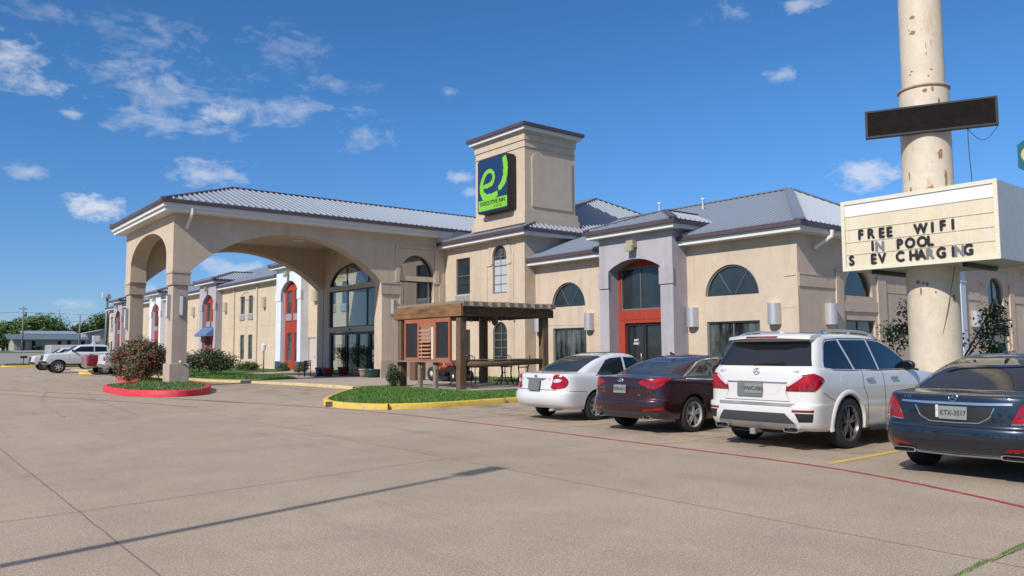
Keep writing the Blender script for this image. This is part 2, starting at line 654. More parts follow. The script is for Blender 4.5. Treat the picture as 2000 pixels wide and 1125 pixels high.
REDL = mat('red_line_paint', (0.34, 0.035, 0.04), 0.8, noise=((2.0, 30.0), 0.2), rgb2=(0.28, 0.18, 0.15), streak=((3, 3, 3), 0.55, 0.68))

xs = [-3000, -800, -200, -60, 0, 20, 40, 80, 200, 800, 3000]
sheet('ground', xs, [-3000, -500, -100, -30, 0, 50, 100] + list(range(108, 180, 4)) + [200, 260, 400, 800, 1500, 3000], FIELD, -0.03)
sheet('parking_lot', [-60, 0, 60], [-40, 0, 40, 80, 104], CONC, 0.0, True)
sheet('road', [-300, 0, 60, 300], list(range(116, 156, 4)), ASPH, 0.0)
sheet('road_shoulder', [-300, 0, 60, 300], [113.5, 114.5, 115.9], ASPH2, 0.0)
sheet('far_driveway', [18, 40, 120], [156.5, 160, 164, 168, 171], ASPH, 0.0)


def strip(name, pts, w, m, z=0.004, label=None):
    """painted line or joint: flat ribbon on the paving"""
    mb = MB()
    P = [Vector((p[0], p[1], z)) for p in pts]
    vs = []
    for i, p in enumerate(P):
        d = (P[min(i + 1, len(P) - 1)] - P[max(i - 1, 0)]).normalized()
        s = Vector((-d.y, d.x, 0)) * (w / 2)
        vs += [p + s, p - s]
    mb.add(vs, [(2 * i, 2 * i + 1, 2 * i + 3, 2 * i + 2) for i in range(len(P) - 1)])
    o = mb.build(name, m, recalc=False)
    tag(o, kind='structure')
    return o


def chaikin(p, n=2, closed=False):
    for _ in range(n):
        q = [] if closed else [p[0]]
        m = len(p)
        for i in range(m if closed else m - 1):
            a, b = p[i], p[(i + 1) % m]
            q += [(a[0] * .75 + b[0] * .25, a[1] * .75 + b[1] * .25), (a[0] * .25 + b[0] * .75, a[1] * .25 + b[1] * .75)]
        if not closed:
            q.append(p[-1])
        p = q
    return p


def wobble(pts, amp=0.012, seed=1):
    rnd = random.Random(seed)
    out = []
    for a, b in zip(pts, pts[1:]):
        L_ = math.hypot(b[0] - a[0], b[1] - a[1])
        n = max(1, int(L_ / 0.35))
        for i in range(n):
            t = i / n
            out.append((a[0] + (b[0] - a[0]) * t + rnd.uniform(-amp, amp), a[1] + (b[1] - a[1]) * t + rnd.uniform(-amp, amp)))
    out.append(pts[-1])
    return out


fire = chaikin([(6.9, 36.3), (7.2, 31.5), (7.9, 26.8), (9.6, 20.9), (10.15, 17.4), (10.15, 12.3), (10.03, 8.45), (9.95, 5.7), (9.5, 4.24), (8.9, 2.95), (8.0, 1.2), (6.5, -1.5)], 3)
strip('fire_lane_line', wobble(fire, 0.006, 3), 0.075, REDL)
for yy in (14.95, 11.9, 8.78, 5.78, 2.7, -0.4):
    strip('parking_line', wobble([(10.2, yy), (16.6, yy + 0.02)], 0.004, int(yy * 10)), 0.10, YEL2 if yy > 6 else YEL, 0.0042)
# contraction joints of the slab
for k, (a, b) in enumerate([((1.63, -10), (1.63, 60)), ((6.4, -10), (6.75, 28)), ((-3.2, -10), (-3.2, 90)),
                            ((-9, 8.0), (1.63, 8.95)), ((1.63, 8.95), (6.5, 9.7)), ((6.5, 9.7), (10.1, 8.1)), ((1.3, 12.7), (8.9, 12.8)), ((-6, 17.6), (10.0, 17.3)),
                            ((-8, 24.3), (9.4, 23.9)), ((-8, 31), (7.5, 30.6)), ((-8, 38), (7.0, 37.8)), ((6.5, 2.42), (12, 2.5)), ((-8, 46), (7, 46)), ((-8, 55), (14, 55)),
                            ((2.0, 17.5), (2.3, 80)), ((10.3, 10.3), (16.8, 10.35)), ((10.3, 7.3), (16.8, 7.3)), ((10.2, 13.4), (16.8, 13.4)), ((13.3, 0), (13.3, 18))]):
    strip('slab_joint', wobble([a, b], 0.007, 50 + k), 0.012 if k in (0, 2) else 0.010, DIRT if k in (0, 2, 3, 4) else FAINT, 0.0052 + 0.0003 * k)


def kerb(name, path, m, w=0.16, h=0.15, closed=False, z=0.0):
    """rounded kerb swept along a path, body on the left of travel"""
    prof = [(0.0, -0.02), (0.012, h * .8), (0.035, h * .96), (0.06, h), (w, h), (w, -0.02)]
    mb = MB()
    n = len(path)
    vs = []
    for i in range(n):
        a = path[(i - 1) % n] if closed else path[max(i - 1, 0)]
        c = path[(i + 1) % n] if closed else path[min(i + 1, n - 1)]
        d = Vector((c[0] - a[0], c[1] - a[1], 0)).normalized()
        s = Vector((-d.y, d.x, 0))
        for (u, v) in prof:
            vs.append(Vector((path[i][0], path[i][1], z + v)) + s * u)
    k = len(prof)
    fs = []
    for i in range(n if closed else n - 1):
        j = (i + 1) % n
        for q in range(k - 1):
            fs.append((i * k + q, j * k + q, j * k + q + 1, i * k + q + 1))
    mb.add(vs, fs, 0, True)
    if not closed:
        mb.add(vs[:k], [tuple(range(k))])
        mb.add(vs[-k:], [tuple(range(k))])
    o = mb.build(name, m, recalc=True, sharp=40)
    tag(o, kind='structure')
    return o


def slab(name, poly, z0, z1, m):
    mb = MB()
    mb.prism(poly, lambda u, v, d=0: (u, v, z1 - d), z1 - z0, 0)
    o = mb.build(name, m)
    tag(o, kind='structure')
    return o


# red-kerbed island that carries the outer columns
island = chaikin([(10.05, 46.3), (10.0, 42), (9.4, 39.3), (8.4, 37.5), (7.35, 36.3), (6.98, 34.6), (6.85, 32.3), (6.95, 30.2), (7.5, 29.0), (8.5, 28.5), (9.5, 29.6), (10.4, 32.0), (11.25, 35), (11.3, 46.3)], 2)
island = [(10.05, 46.3)] + island[1:-1] + [(11.3, 46.3)]
kerb('red_kerb', island, REDP, h=.23, closed=True)


def inset(poly, d):
    n = len(poly)
    out = []
    for i in range(n):
        a, b, c = poly[(i - 1) % n], poly[i], poly[(i + 1) % n]
        t = Vector((c[0] - a[0], c[1] - a[1]))
        if t.length < 1e-6:
            t = Vector((1, 0))
        t.normalize()
        out.append((b[0] - t.y * d, b[1] + t.x * d))
    return out


slab('island_soil', inset(island, 0.15), -0.02, 0.20, mat('island_dirt', (0.085, 0.085, 0.035), .95, noise=((1.5, 20.0), .3)))

# yellow kerb round the lawn beside the pergola
lawn_front = chaikin([(14.75, 27.9), (13.1, 26.0), (11.6, 23.9), (10.35, 22.0), (9.95, 20.6), (10.05, 19.4), (10.6, 18.45), (11.6, 18.1), (12.7, 18.08), (14.8, 18.3), (16.4, 18.4), (17.0, 17.9), (17.1, 16.8), (17.1, 2.0), (17.1, -12)], 2)
kerb('yellow_kerb', lawn_front, YEL)
lf_in = inset(lawn_front, 0.15)[2:-2]
lawn_poly = [(14.9, 28.0)] + lf_in + [(17.3, -11.8), (21.5, -11.8), (21.5, 22.4), (16.2, 22.4), (16.2, 28.3)]
slab('lawn', lawn_poly, -0.02, 0.125, GRASSG)
slab('patio_slab', [(16.203, 22.403), (21.9, 22.403), (21.9, 28.6), (16.203, 28.6)], -0.02, 0.13, WALK)
slab('lawn_strip', [(21.903, 15.3), (24.9, 15.3), (24.9, 33.0), (21.903, 33.0)], -0.02, 0.121, GRASSG)
walk_edge = chaikin([(12.8, 75), (12.8, 48), (13.1, 42), (14.0, 38.6), (14.7, 34.7), (15.0, 31.0), (14.9, 28.5)], 2)
kerb('entry_kerb', walk_edge, mat('faded_yellow_paint', (0.56, 0.45, 0.20), .85, noise=((1.5, 14.0), .12), rgb2=(.38, .32, .24), streak=((3, 3, 8), .48, .62)), w=0.15, h=0.12)
we = inset(walk_edge, 0.14)
slab('entry_walk', we + [(14.95, 28.62), (21.9, 28.62), (21.9, 33.1), (24.85, 33.1), (24.85, 75), (12.95, 75)], -0.02, 0.118, WALK)
slab('entry_lawn', chaikin([(13.25, 43), (14.4, 39.9), (15.6, 38.5), (16.6, 38.6), (17.4, 39.6), (18.4, 44), (17.6, 49), (19, 52), (24, 53), (24, 74), (13.2, 74)], 2, True), 0.10, 0.15, GRASSG)
# small kerbed islands out on the lot
for pts, lab in (([(10.2, 100.5), (10.2, 98.6), (11.0, 97.8), (24, 98.0), (24, 100.5)], 0), ([(11.2, 63.5), (11.0, 62.0), (11.6, 61.0), (13, 60.8), (22, 61.5), (22, 63.5)], 1)):
    p = chaikin(pts, 2, True)
    kerb('island_kerb', p, YEL, closed=True)
    slab('island_turf' if lab == 0 else 'island_pavement', inset(p, 0.15), -0.02, 0.12, GRASSG if lab == 0 else WALK)

# ---------------------------------------------------------------- grass blades
BLADE = [mat('blade_green', (0.052, 0.135, 0.012), 0.6), mat('blade_light', (0.095, 0.20, 0.022), 0.6), mat('blade_dry', (0.19, 0.19, 0.06), 0.7)]


def inside(p, poly):
    c = False
    n = len(poly)
    for i in range(n):
        a, b = poly[i], poly[(i + 1) % n]
        if (a[1] > p[1]) != (b[1] > p[1]) and p[0] < (b[0] - a[0]) * (p[1] - a[1]) / (b[1] - a[1]) + a[0]:
            c = not c
    return c


def grass(name, poly, z, n, hmin, hmax, label, w=0.012, seed=1, avoid=()):
    rnd = random.Random(seed)
    x0, x1 = min(p[0] for p in poly), max(p[0] for p in poly)
    y0, y1 = min(p[1] for p in poly), max(p[1] for p in poly)
    mb = MB()
    k = 0
    while k < n:
        p = (rnd.uniform(x0, x1), rnd.uniform(y0, y1))
        if not inside(p, poly):
            continue
        k += 1
        a = rnd.uniform(0, 2 * PI)
        h = rnd.uniform(hmin, hmax)
        dx, dy = math.cos(a) * w, math.sin(a) * w
        lx, ly = rnd.uniform(-.5, .5) * h, rnd.uniform(-.5, .5) * h
        mb.add([(p[0] - dx, p[1] - dy, z), (p[0] + dx, p[1] + dy, z), (p[0] + lx, p[1] + ly, z + h)], [(0, 1, 2)], rnd.choices((0, 1, 2), (6, 4, .6))[0])
    o = mb.build(name, BLADE, recalc=False)
    tag(o, label, 'grass', kind='stuff')
    return o


vis_lawn = [(14.6, 28.0)] + lf_in[:-6] + [(17.2, 14), (21.5, 14), (21.5, 22.4), (16.2, 22.4), (16.2, 28.3)]
grass('lawn_grass', vis_lawn, 0.12, 42000, 0.025, 0.075, 'short mown green grass inside the yellow kerb', 0.012, 2)
grass('strip_grass', [(21.91, 15.5), (24.7, 15.5), (24.7, 32.9), (21.91, 32.9)], 0.118, 6000, 0.05, 0.14, 'green grass between the patio slab and the wall', 0.02, 3)
grass('entry_grass', [(13.4, 43), (14.5, 40.2), (15.6, 38.9), (16.6, 38.9), (17.3, 39.9), (18.2, 44), (17.4, 49), (13.4, 52)], 0.148, 9000, 0.04, 0.11, 'small lawn beside the entrance walk', 0.02, 4)
grass('island_grass', inset(island, 0.2), 0.195, 3600, 0.03, 0.09, 'rough grass on the red kerbed island under the columns', 0.018, 5)
wd = [(5.7, 2.425), (6.1, 2.415), (6.5, 2.43), (7.0, 2.40), (7.6, 2.41), (7.6, 2.47), (7.0, 2.475), (6.7, 2.45), (6.4, 2.475), (6.0, 2.45), (5.7, 2.44)]
grass('crack_weeds', wd, 0.0, 1100, 0.006, 0.024, 'line of green weeds growing in a slab joint', 0.003, 6)
grass('far_island_grass', [(10.6, 100.2), (10.6, 98.7), (11.4, 98.2), (23.6, 98.4), (23.6, 100.2)], 0.115, 4000, 0.1, 0.3, 'tufted grass on the far kerbed island', 0.05, 7)

# faint tyre marks swinging through the lot
TYM = mat('tyre_mark', (0.305, 0.243, 0.188), 0.9, noise=((3.0, 40.0), 0.12))
for k, pts in enumerate(([(3.6, 22), (4.1, 30), (5.4, 36.5), (6.2, 44), (5.4, 54)], [(5.2, 22), (5.7, 30), (6.6, 35.5), (7.8, 44), (7.2, 54)], [(2.6, 44), (4.6, 37.5), (7.6, 28.6), (8.8, 24)], [(1.2, 42), (3.4, 36.5), (6.0, 28), (7.1, 23)])):
    strip('tyre_mark', wobble(chaikin(pts, 3), 0.01, 90 + k), 0.08, TYM, 0.0072 + 0.0004 * k)

# butt joints between kerb castings
for (x, y, a) in ((10.6, 18.45, -.75), (14.4, 18.25, .08), (9.97, 20.5, 1.5)):
    mb = MB()
    c, s_ = math.cos(a), math.sin(a)
    mb.beam((x + s_ * .03, y - c * .03, .076), (x - s_ * .17, y + c * .17, .0765), .007, .155)
    tag(mb.build('kerb_joint', DIRT), kind='structure')
# ---------------------------------------------------------------- the motel
motel = thing('motel', 'long two storey tan stucco motel with arched portico, square tower and grey metal roofs', 'building', (24.85, 33, 0))


def wall(name, fn, outer, holes, t, m, parent=None):
    mb = MB()
    mb.prism(outer, fn, t, 0, holes)
    return mb.build(name, m, parent or motel)


def window(fn, u0, u1, v0, vs, rise=0, kind='ell', fw_=0.05, d=0.10, mull=(), rails=(), glass=None, frame=None, name='window', sill=False, bar=0.035, parent=None):
    glass = glass or GLASS
    frame = frame or GFRAME
    o = arch(u0, u1, v0, vs, rise, kind)
    i = arch(u0 + fw_, u1 - fw_, v0 + fw_, vs if rise > 0 else vs - fw_, max(rise - fw_, 0) if rise > 0 else 0, kind)
    mb = MB()
    mb.ring(o, i, fn, d - 0.05, d + 0.05)

    def bx(ua, ub, va, vb, da, db):
        vs_ = [fn(u, v, q) for q in (da, db) for v in (va, vb) for u in (ua, ub)]
        mb.add(vs_, [(0, 1, 3, 2), (4, 6, 7, 5), (0, 4, 5, 1), (2, 3, 7, 6), (0, 2, 6, 4), (1, 5, 7, 3)])

    for u in mull:
        top = vs if rise <= 0 else vs + rise * math.sqrt(max(0, 1 - ((u - (u0 + u1) / 2) / ((u1 - u0) / 2)) ** 2))
        bx(u - bar / 2, u + bar / 2, v0 + fw_, top - fw_, d - 0.02, d + 0.03)
    for v in rails:
        bx(u0 + fw_, u1 - fw_, v - bar / 2, v + bar / 2, d - 0.022, d + 0.028)
    if sill:
        bx(u0 - 0.06, u1 + 0.06, v0 - 0.07, v0 - 0.002, -0.05, d)
    w = mb.build(name, frame, parent or motel)
    pb = MB()
    pb.prism(i, lambda u, v, q=0: fn(u, v, d + 0.02 + q), 0.01)
    pb.build('pane', glass, w)
    return w


def bx3(fn, mb, ua, ub, va, vb, da, db, m=0):
    P = [Vector(fn(u, v, q)) for (u, v, q) in ((ua, va, da), (ub, vb, db))]
    lo = [min(P[0][i], P[1][i]) for i in range(3)]
    hi = [max(P[0][i], P[1][i]) for i in range(3)]
    mb.box(lo[0], hi[0], lo[1], hi[1], lo[2], hi[2], m)


def trim(name, fn, boxes, m, parent=None):
    for b in boxes:
        mb = MB()
        bx3(fn, mb, *b)
        o = mb.build(name, m, parent or motel)
    return o


def roof_face(mb, poly, m=0, rib=0.33, updir=None, rw=0.04, rh=0.06, ribs=True):
    """planar roof face with standing seams running up the slope"""
    P = [Vector(p) for p in poly]
    n = (P[1] - P[0]).cross(P[2] - P[0]).normalized()
    if n.z < 0: n = -n
    upv = (Vector((0, 0, 1)) - n * n.z).normalized()
    al = upv.cross(n).normalized()
    q = [((p - P[0]).dot(al), (p - P[0]).dot(upv)) for p in P]
    mb.add(P + [p - n * 0.05 for p in P], [tuple(range(len(P))), tuple(reversed(range(len(P), 2 * len(P))))] + [(i, (i + 1) % len(P), len(P) + (i + 1) % len(P), len(P) + i) for i in range(len(P))], m)
    if not ribs:
        return
    a = min(t[0] for t in q) + rib * .5
    amax = max(t[0] for t in q)
    while a < amax:
        hits = []
        for i in range(len(q)):
            (a0, b0), (a1, b1) = q[i], q[(i + 1) % len(q)]
            if (a0 <= a < a1) or (a1 <= a < a0):
                hits.append(b0 + (b1 - b0) * (a - a0) / (a1 - a0))
        if len(hits) >= 2 and max(hits) - min(hits) > 0.12:
            lo, hi = min(hits) + 0.01, max(hits) - 0.02
            c0, c1 = P[0] + al * a + upv * lo, P[0] + al * a + upv * hi
            vs = [c + al * s * rw + n * h for c in (c0, c1) for (s, h) in ((-1, 0), (-.6, rh), (.6, rh), (1, 0))]
            mb.add(vs, [(0, 1, 5, 4), (1, 2, 6, 5), (2, 3, 7, 6), (0, 3, 2, 1), (4, 5, 6, 7)], m + 1)
        a += rib


def eave(x0, x1, y0, y1, z, ov=0.55, two=False, sides='WSEN', soffit_in=None, top=0.30):
    """fascia and gutter round a rectangle of walls: z = underside of the fascia"""
    fa, gu = MB(), MB()
    X0, X1, Y0, Y1 = x0 - ov, x1 + ov, y0 - ov, y1 + ov
    zz = z

    def ringbox(mb, X0, X1, Y0, Y1, w, z0, z1):
        if 'W' in sides: mb.box(X0, X0 + w, Y0, Y1, z0, z1)
        if 'E' in sides: mb.box(X1 - w, X1, Y0, Y1, z0, z1)
        ya = X0 + w + .001 if 'W' in sides else X0
        yb = X1 - w - .001 if 'E' in sides else X1
        if 'S' in sides: mb.box(ya, yb, Y0, Y0 + w, z0, z1)
        if 'N' in sides: mb.box(ya, yb, Y1 - w, Y1, z0, z1)

    if two:
        ringbox(fa, X0 + .09, X1 - .09, Y0 + .09, Y1 - .09, ov - .1, zz, zz + .17)
        ringbox(fa, X0, X1, Y0, Y1, ov - .02, zz + .172, zz + .35)
        ringbox(gu, X0 - .10, X1 + .10, Y0 - .10, Y1 + .10, .3, zz + .352, zz + .35 + .16)
        zt = zz + .51
    else:
        ringbox(fa, X0 + .03, X1 - .03, Y0 + .03, Y1 - .03, ov - .04, zz, zz + .17)
        ringbox(gu, X0 - .09, X1 + .09, Y0 - .09, Y1 + .09, .3, zz + .172, zz + .17 + .17)
        zt = zz + .34
    return fa, gu, zt


# ---- portico ------------------------------------------------------------
PX0, PY0, PY1 = 10.14, 36.9, 45.6
T = 0.8
big_arch = arch(10.92, 20.80, 5.2, 5.2, 2.09, 'circ', 40)
# spandrel walls stand on the columns from 5.2 m up
long_out = [(PX0, 5.2), (10.92, 5.2)] + list(reversed(arch(10.92, 20.80, 5.2, 5.2, 2.09, 'circ', 48)))[1:-1] + [(20.80, 5.2), (20.80, 0.1), (24.85, 0.1), (24.85, 7.85), (PX0, 7.85)]
niche_hole = arch(21.9, 24.1, 2.9, 5.62, 1.16)
wall('portico_wall', YM(PY0), long_out, [niche_hole], T, TAN)
north_out = [(PX0, 5.2), (10.92, 5.2)] + list(reversed(arch(10.92, 21.16, 5.2, 5.2, 2.09, 'circ', 48)))[1:-1] + [(21.16, 5.2), (21.16, 0.1), (24.85, 0.1), (24.85, 7.85), (PX0, 7.85)]
wall('portico_wall', YP_(PY1), north_out, [arch(21.55, 24.5, .3, 5.62, 1.3)], T, TAN)
end_out = [(PY0 + T + .002, 5.2), (37.96, 5.2)] + [(37.96, 5.95)] + list(reversed(arch(37.96, 44.54, 5.95, 5.95, 1.37, 'ell', 40)))[1:-1] + [(44.54, 5.95), (44.54, 5.2), (PY1 - T - .002, 5.2), (PY1 - T - .002, 7.85), (PY0 + T + .002, 7.85)]
wall('portico_wall', XM(PX0), end_out, [], 0.78, TAN)
trim('portico_ceiling', lambda u, v, d=0: (u, v, d), [(PX0 + .785, 24.84, PY0 + T + .003, PY1 - T - .003, 7.70, 7.76)], SOFF)
trim('ceiling_light', lambda u, v, d=0: (u, v, d), [(x - .3, x + .3, 41.0, 41.5, 7.66, 7.699) for x in (13.5, 18)], LENS)


def column(x0, x1, y0, y1):
    mb = MB()
    mb.bevbox(x0, x1, y0, y1, 0.02, 5.198, 0.012)
    mb.bevbox(x0 - .07, x1 + .07, y0 - .07, y1 + .07, 4.57, 5.12, 0.012)
    mb.bevbox(x0 - .10, x1 + .10, y0 - .10, y1 + .10, 5.10, 5.19, 0.012)
    mb.bevbox(x0 - .10, x1 + .10, y0 - .10, y1 + .10, 0.15, 1.02, 0.03)
    return mb.build('column', COLM, motel, origin=((x0 + x1) / 2, (y0 + y1) / 2, 0))


COLM = stucco('column_stucco', (0.45, 0.365, 0.30))
c0 = column(10.2, 10.86, 36.97, 37.8)
column(10.2, 10.86, 44.7, 45.53)
def sconce_bar(parent, fn, u, v0, v1):
    mb = MB()
    bx3(fn, mb, u - .075, u + .075, v0, v1, -.11, .0)
    bx3(fn, mb, u - .10, u + .10, v0 - .04, v0 - .001, -.12, 0)
    bx3(fn, mb, u - .10, u + .10, v1 + .001, v1 + .04, -.12, 0)
    bx3(fn, mb, u - .10, u - .078, v0, v1, -.12, 0)
    bx3(fn, mb, u + .078, u + .10, v0, v1, -.12, 0)
    s = mb.build('wall_lamp', ALU, motel)
    lb = MB()
    bx3(fn, lb, u - .07, u + .07, v0 + .02, v1 - .02, -.128, -.112)
    lb.build('lens', LENS, s)
sconce_bar(c0, YM(36.95), 10.53, 3.2, 4.08)
sconce_bar(c0, XM(10.18), 37.4, 3.1, 4.1)
sconce_bar(c0, XM(10.18), 45.1, 2.8, 3.8)
sconce_bar(c0, YM(36.88), 21.36, 3.5, 4.3)
# pilaster between arch and vestibule: base, shaft trims, cap
trim('pilaster', YM(PY0), [(20.73, 21.95, .02, 1.02, -.10, -.003), (20.73, 21.95, 4.57, 5.12, -.07, -.003), (20.70, 21.95, 5.122, 5.19, -.10, -.003)], COLM)
trim('wall_band', YM(PY0), [(24.45, 24.8, 0.1, 5.3, -.04, -.003), (21.86, 21.95, 1.02, 4.57, -.05, -.003)], TAN)
# raised surround of the niche
mb = MB()
mb.ring([(21.62, 5.25), (24.40, 5.25), (24.40, 7.32), (21.62, 7.32)], [(21.86, 5.25), (24.15, 5.25), (24.15, 7.12), (21.86, 7.12)], YM(PY0), -.05, -.003)
mb.build('niche_surround', TAN, motel)
yf = YM(PY0)
window(yf, 21.9, 24.1, 5.62, 5.62, 1.16, glass=MIRR, frame=FRAME, d=.3)
window(yf, 21.9, 24.1, 2.9, 5.34, 0, glass=MIRR, frame=FRAME, d=.3)
trim('transom_bar', yf, [(21.9, 24.1, 5.345, 5.615, .05, .55)], TAN)
yf = YP_(PY1)
window(yf, 21.55, 24.5, 5.62, 5.62, 1.3, glass=CLEAR, frame=FRAME, d=.3)
window(yf, 21.55, 24.5, .3, 5.34, 0, glass=CLEAR, frame=FRAME, d=.3, rails=(2.7,), mull=(23.0,))
trim('transom_bar', yf, [(21.55, 24.5, 5.345, 5.615, .05, .55)], TAN)
fa, gu, zt = eave(PX0, 24.35, PY0, PY1, 7.82, 0.62, True, 'WSN')
fa.build('fascia', FASC, motel)
gu.build('gutter', GUT, motel)
trim('roof_flashing', lambda u, v, d=0: (u, v, d), [(24.36, 27.2, 36.42, 37.2, 7.58, 8.28)], FASC)
rb = MB()
ex, ey0, ey1 = PX0 - .66, PY0 - .66, PY1 + .66
apx, apz = ex + 4.7, 10.16
ym_ = (ey0 + ey1) / 2
roof_face(rb, [(ex, ey0, zt), (27.0, ey0, zt), (31.5, ym_, apz), (apx, ym_, apz)])
roof_face(rb, [(27.0, ey1, zt), (ex, ey1, zt), (apx, ym_, apz), (31.5, ym_, apz)])
roof_face(rb, [(ex, ey1, zt), (ex, ey0, zt), (apx, ym_, apz)])
rf = rb.build('roof', [ROOF, ROOFR], motel)
rc = MB()
for a, b in (((ex, ey0, zt), (apx, ym_, apz)), ((ex, ey1, zt), (apx, ym_, apz)), ((apx, ym_, apz), (31.4, ym_, apz))):
    rc.beam(Vector(a) + Vector((0, 0, .03)), Vector(b) + Vector((0, 0, .03)), .26, .07)
rc.build('ridge_cap', GUT, rf)


def spout(pts, r=0.05, m=None):
    mb = MB()
    mb.tube(pts, r, 6, 0, False)
    return mb.build('downspout', m or FASC, motel)


spout([(10.75, 36.25, 8.0), (10.75, 36.28, 7.75), (10.68, 36.84, 7.15)], 0.07)

# vestibule front
VX = 21.2
vfn = XM(VX)
v_out = [(37.705, 0.12), (44.795, 0.12), (44.795, 7.69), (37.705, 7.69)]
door_hole = [(37.75, 0.121), (44.0, 0.121), (44.0, 2.62), (37.75, 2.62)]
mid_hole = [(37.75, 2.92), (44.1, 2.92), (44.1, 5.08), (37.75, 5.08)]
top_hole = arch(38.1, 44.05, 5.36, 5.36, 1.25)
wall('vestibule_wall', vfn, v_out, [door_hole, mid_hole, top_hole], 0.3, TAN)
window(vfn, 37.75, 44.1, 2.92, 5.08, 0, mull=(41.87, 39.53), glass=CLEAR, frame=FRAME, d=.15, bar=.09)
window(vfn, 38.1, 44.05, 5.36, 5.36, 1.25, mull=(42.0, 39.4), glass=CLEAR, frame=FRAME, d=.15, bar=.07)
# sliding entrance doors
for (a, b, nm) in ((42.0, 43.98, 'side_light'), (40.62, 41.98, 'entrance_door'), (39.2, 40.6, 'entrance_door'), (37.77, 39.18, 'side_light')):
    wd_ = window(vfn, a, b, 0.13, 2.6, 0, glass=CLEAR, frame=FRAME, d=.15, fw_=.12, name=nm)
pp = MB()
for (yy, zz_, w_, h_) in ((38.72, 1.3, .22, .3), (38.35, 1.28, .24, .42), (38.66, 0.92, .3, .3), (38.5, 1.7, .12, .14), (38.62, 2.1, .1, .3)):
    pp.box(VX + .10, VX + .108, yy - w_ / 2, yy + w_ / 2, zz_ - h_ / 2 + .15, zz_ + h_ / 2 + .15)
PAPER = mat('paper_notice', (0.72, 0.72, 0.70), 0.7)
pp.build('door_notice', PAPER, motel)
mb = MB()
mb.lathe([(0, -.06), (.05, -.05), (.07, 0)], (VX - .0, 41.3, 2.77), 10, 0, True, 'X')
mb.build('door_camera', BLACK, motel)
# lobby behind: back wall with openings, floor
wall('lobby_wall', XM(24.86), [(36.92, .12), (45.58, .12), (45.58, 7.7), (36.92, 7.7)], [[(39, .121), (42.5, .121), (42.5, 2.6), (39, 2.6)]], .25, TAN)
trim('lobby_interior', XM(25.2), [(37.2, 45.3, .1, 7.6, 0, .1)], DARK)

# ---- tower block -----------------------------------------------------------
BX, BY = 24.85, 29.8
bfn = XM(BX)
b_out = [(BY, 0), (36.88, 0), (36.88, 7.25), (BY, 7.25)]
H_up = arch(31.27, 32.46, 4.45, 6.36, .60)
H_lo = arch(31.27, 32.46, .75, 2.40, .58)
H_r = [(34.49, 4.57), (35.8, 4.57), (35.8, 6.58), (34.49, 6.58)]
H_rl = [(34.49, .75), (35.8, .75), (35.8, 2.65), (34.49, 2.65)]
wall('facade_wall', bfn, b_out, [H_up, H_lo, H_r, H_rl], .3, TAN)
wall('side_wall', YM(BY), [(BX + .3, 0), (44.3, 0), (44.3, 7.25), (BX + .3, 7.25)], [], .3, TAN)
window(bfn, 31.27, 32.46, 4.45, 6.36, .60, mull=(31.865,), rails=(4.93, 5.4, 5.88, 6.36), glass=GLASS2)
mb = MB()
mb.box(BX + .098, BX + .108, 31.325, 32.405, 4.52, 6.2)
mb.build('window_blind', BLIND, motel)
window(bfn, 31.27, 32.46, .75, 2.40, .58, mull=(31.865,), rails=(1.2, 1.65, 2.05, 2.4), glass=GLASS)
window(bfn, 34.49, 35.8, 4.57, 6.58, 0, mull=(), rails=(5.6,), glass=GLASS)
wn = window(bfn, 34.49, 35.8, .75, 2.65, 0, rails=(1.25,), glass=GLASS)


def ac_unit(fn, u0, u1, v0, v1, m=None):
    mb = MB()
    bx3(fn, mb, u0, u1, v0, v1, -.07, -.003)
    for k in range(6):
        v = v0 + (v1 - v0) * (k + .6) / 6.2
        bx3(fn, mb, u0 + .05, u1 - .05, v - .012, v + .012, -.088, -.0702)
    mb.build('ac_grille', m or ACM, motel)


ACM = mat('ac_grey', (0.33, 0.34, 0.35), .6, noise=(8.0, .08))
ac_unit(bfn, 34.52, 35.8, 4.16, 4.52)
# surround of the tall arched windows: raised mouldings
mb = MB()
mb.ring(arch(31.02, 32.71, 6.0, 6.36, .86), arch(31.27, 32.46, 6.0, 6.36, .60), bfn, -.03, -.003)
mb.ring(arch(30.86, 32.87, 6.0, 6.36, 1.02), arch(31.024, 32.706, 6.0, 6.36, .856), bfn, -.05, -.003)
mb.build('arch_moulding', TAN, motel)
trim('pilaster', bfn, [(32.88, 33.05, .1, 6.0, -.03, -.003), (30.7, 30.86, .1, 6.45, -.03, -.003), (30.88, 31.2, 5.92, 5.999, -.05, -.003), (32.5, 33.0, 5.92, 5.999, -.05, -.003)], TAN)
trim('wall_band', bfn, [(29.8, 30.45, .1, 7.2, -.035, -.003)], TAN)
fa, gu, zt = eave(BX, 44.3, BY, 60, 7.22, .5, False, 'WS')
# keep this eave clear of the portico roof: it stops at the portico wall
fa, gu = MB(), MB()
fa.box(24.38, 24.85, 29.33, 36.9, 7.22, 7.39); fa.box(24.851, 44.3, 29.33, 29.8, 7.22, 7.39)
gu.box(24.26, 24.56, 29.21, 37.0, 7.392, 7.56); gu.box(24.561, 44.6, 29.21, 29.51, 7.392, 7.56)
fa.build('fascia', FASC, motel)
gu.build('gutter', GUT, motel)
rb = MB()
AP = (34.0, 34.0, 10.76)
roof_face(rb, [(24.3, 29.25, 7.56), (43.7, 29.25, 7.56), AP], rib=.33)
roof_face(rb, [(24.3, 46.0, 7.56), (24.3, 29.25, 7.56), AP, (34, 46, 10.76)], rib=.4)
roof_face(rb, [(43.7, 29.25, 7.56), (43.7, 46, 7.56), (34, 46, 10.76), AP], rib=.4)
rf = rb.build('roof', [ROOF, ROOFR], motel)
rc = MB()
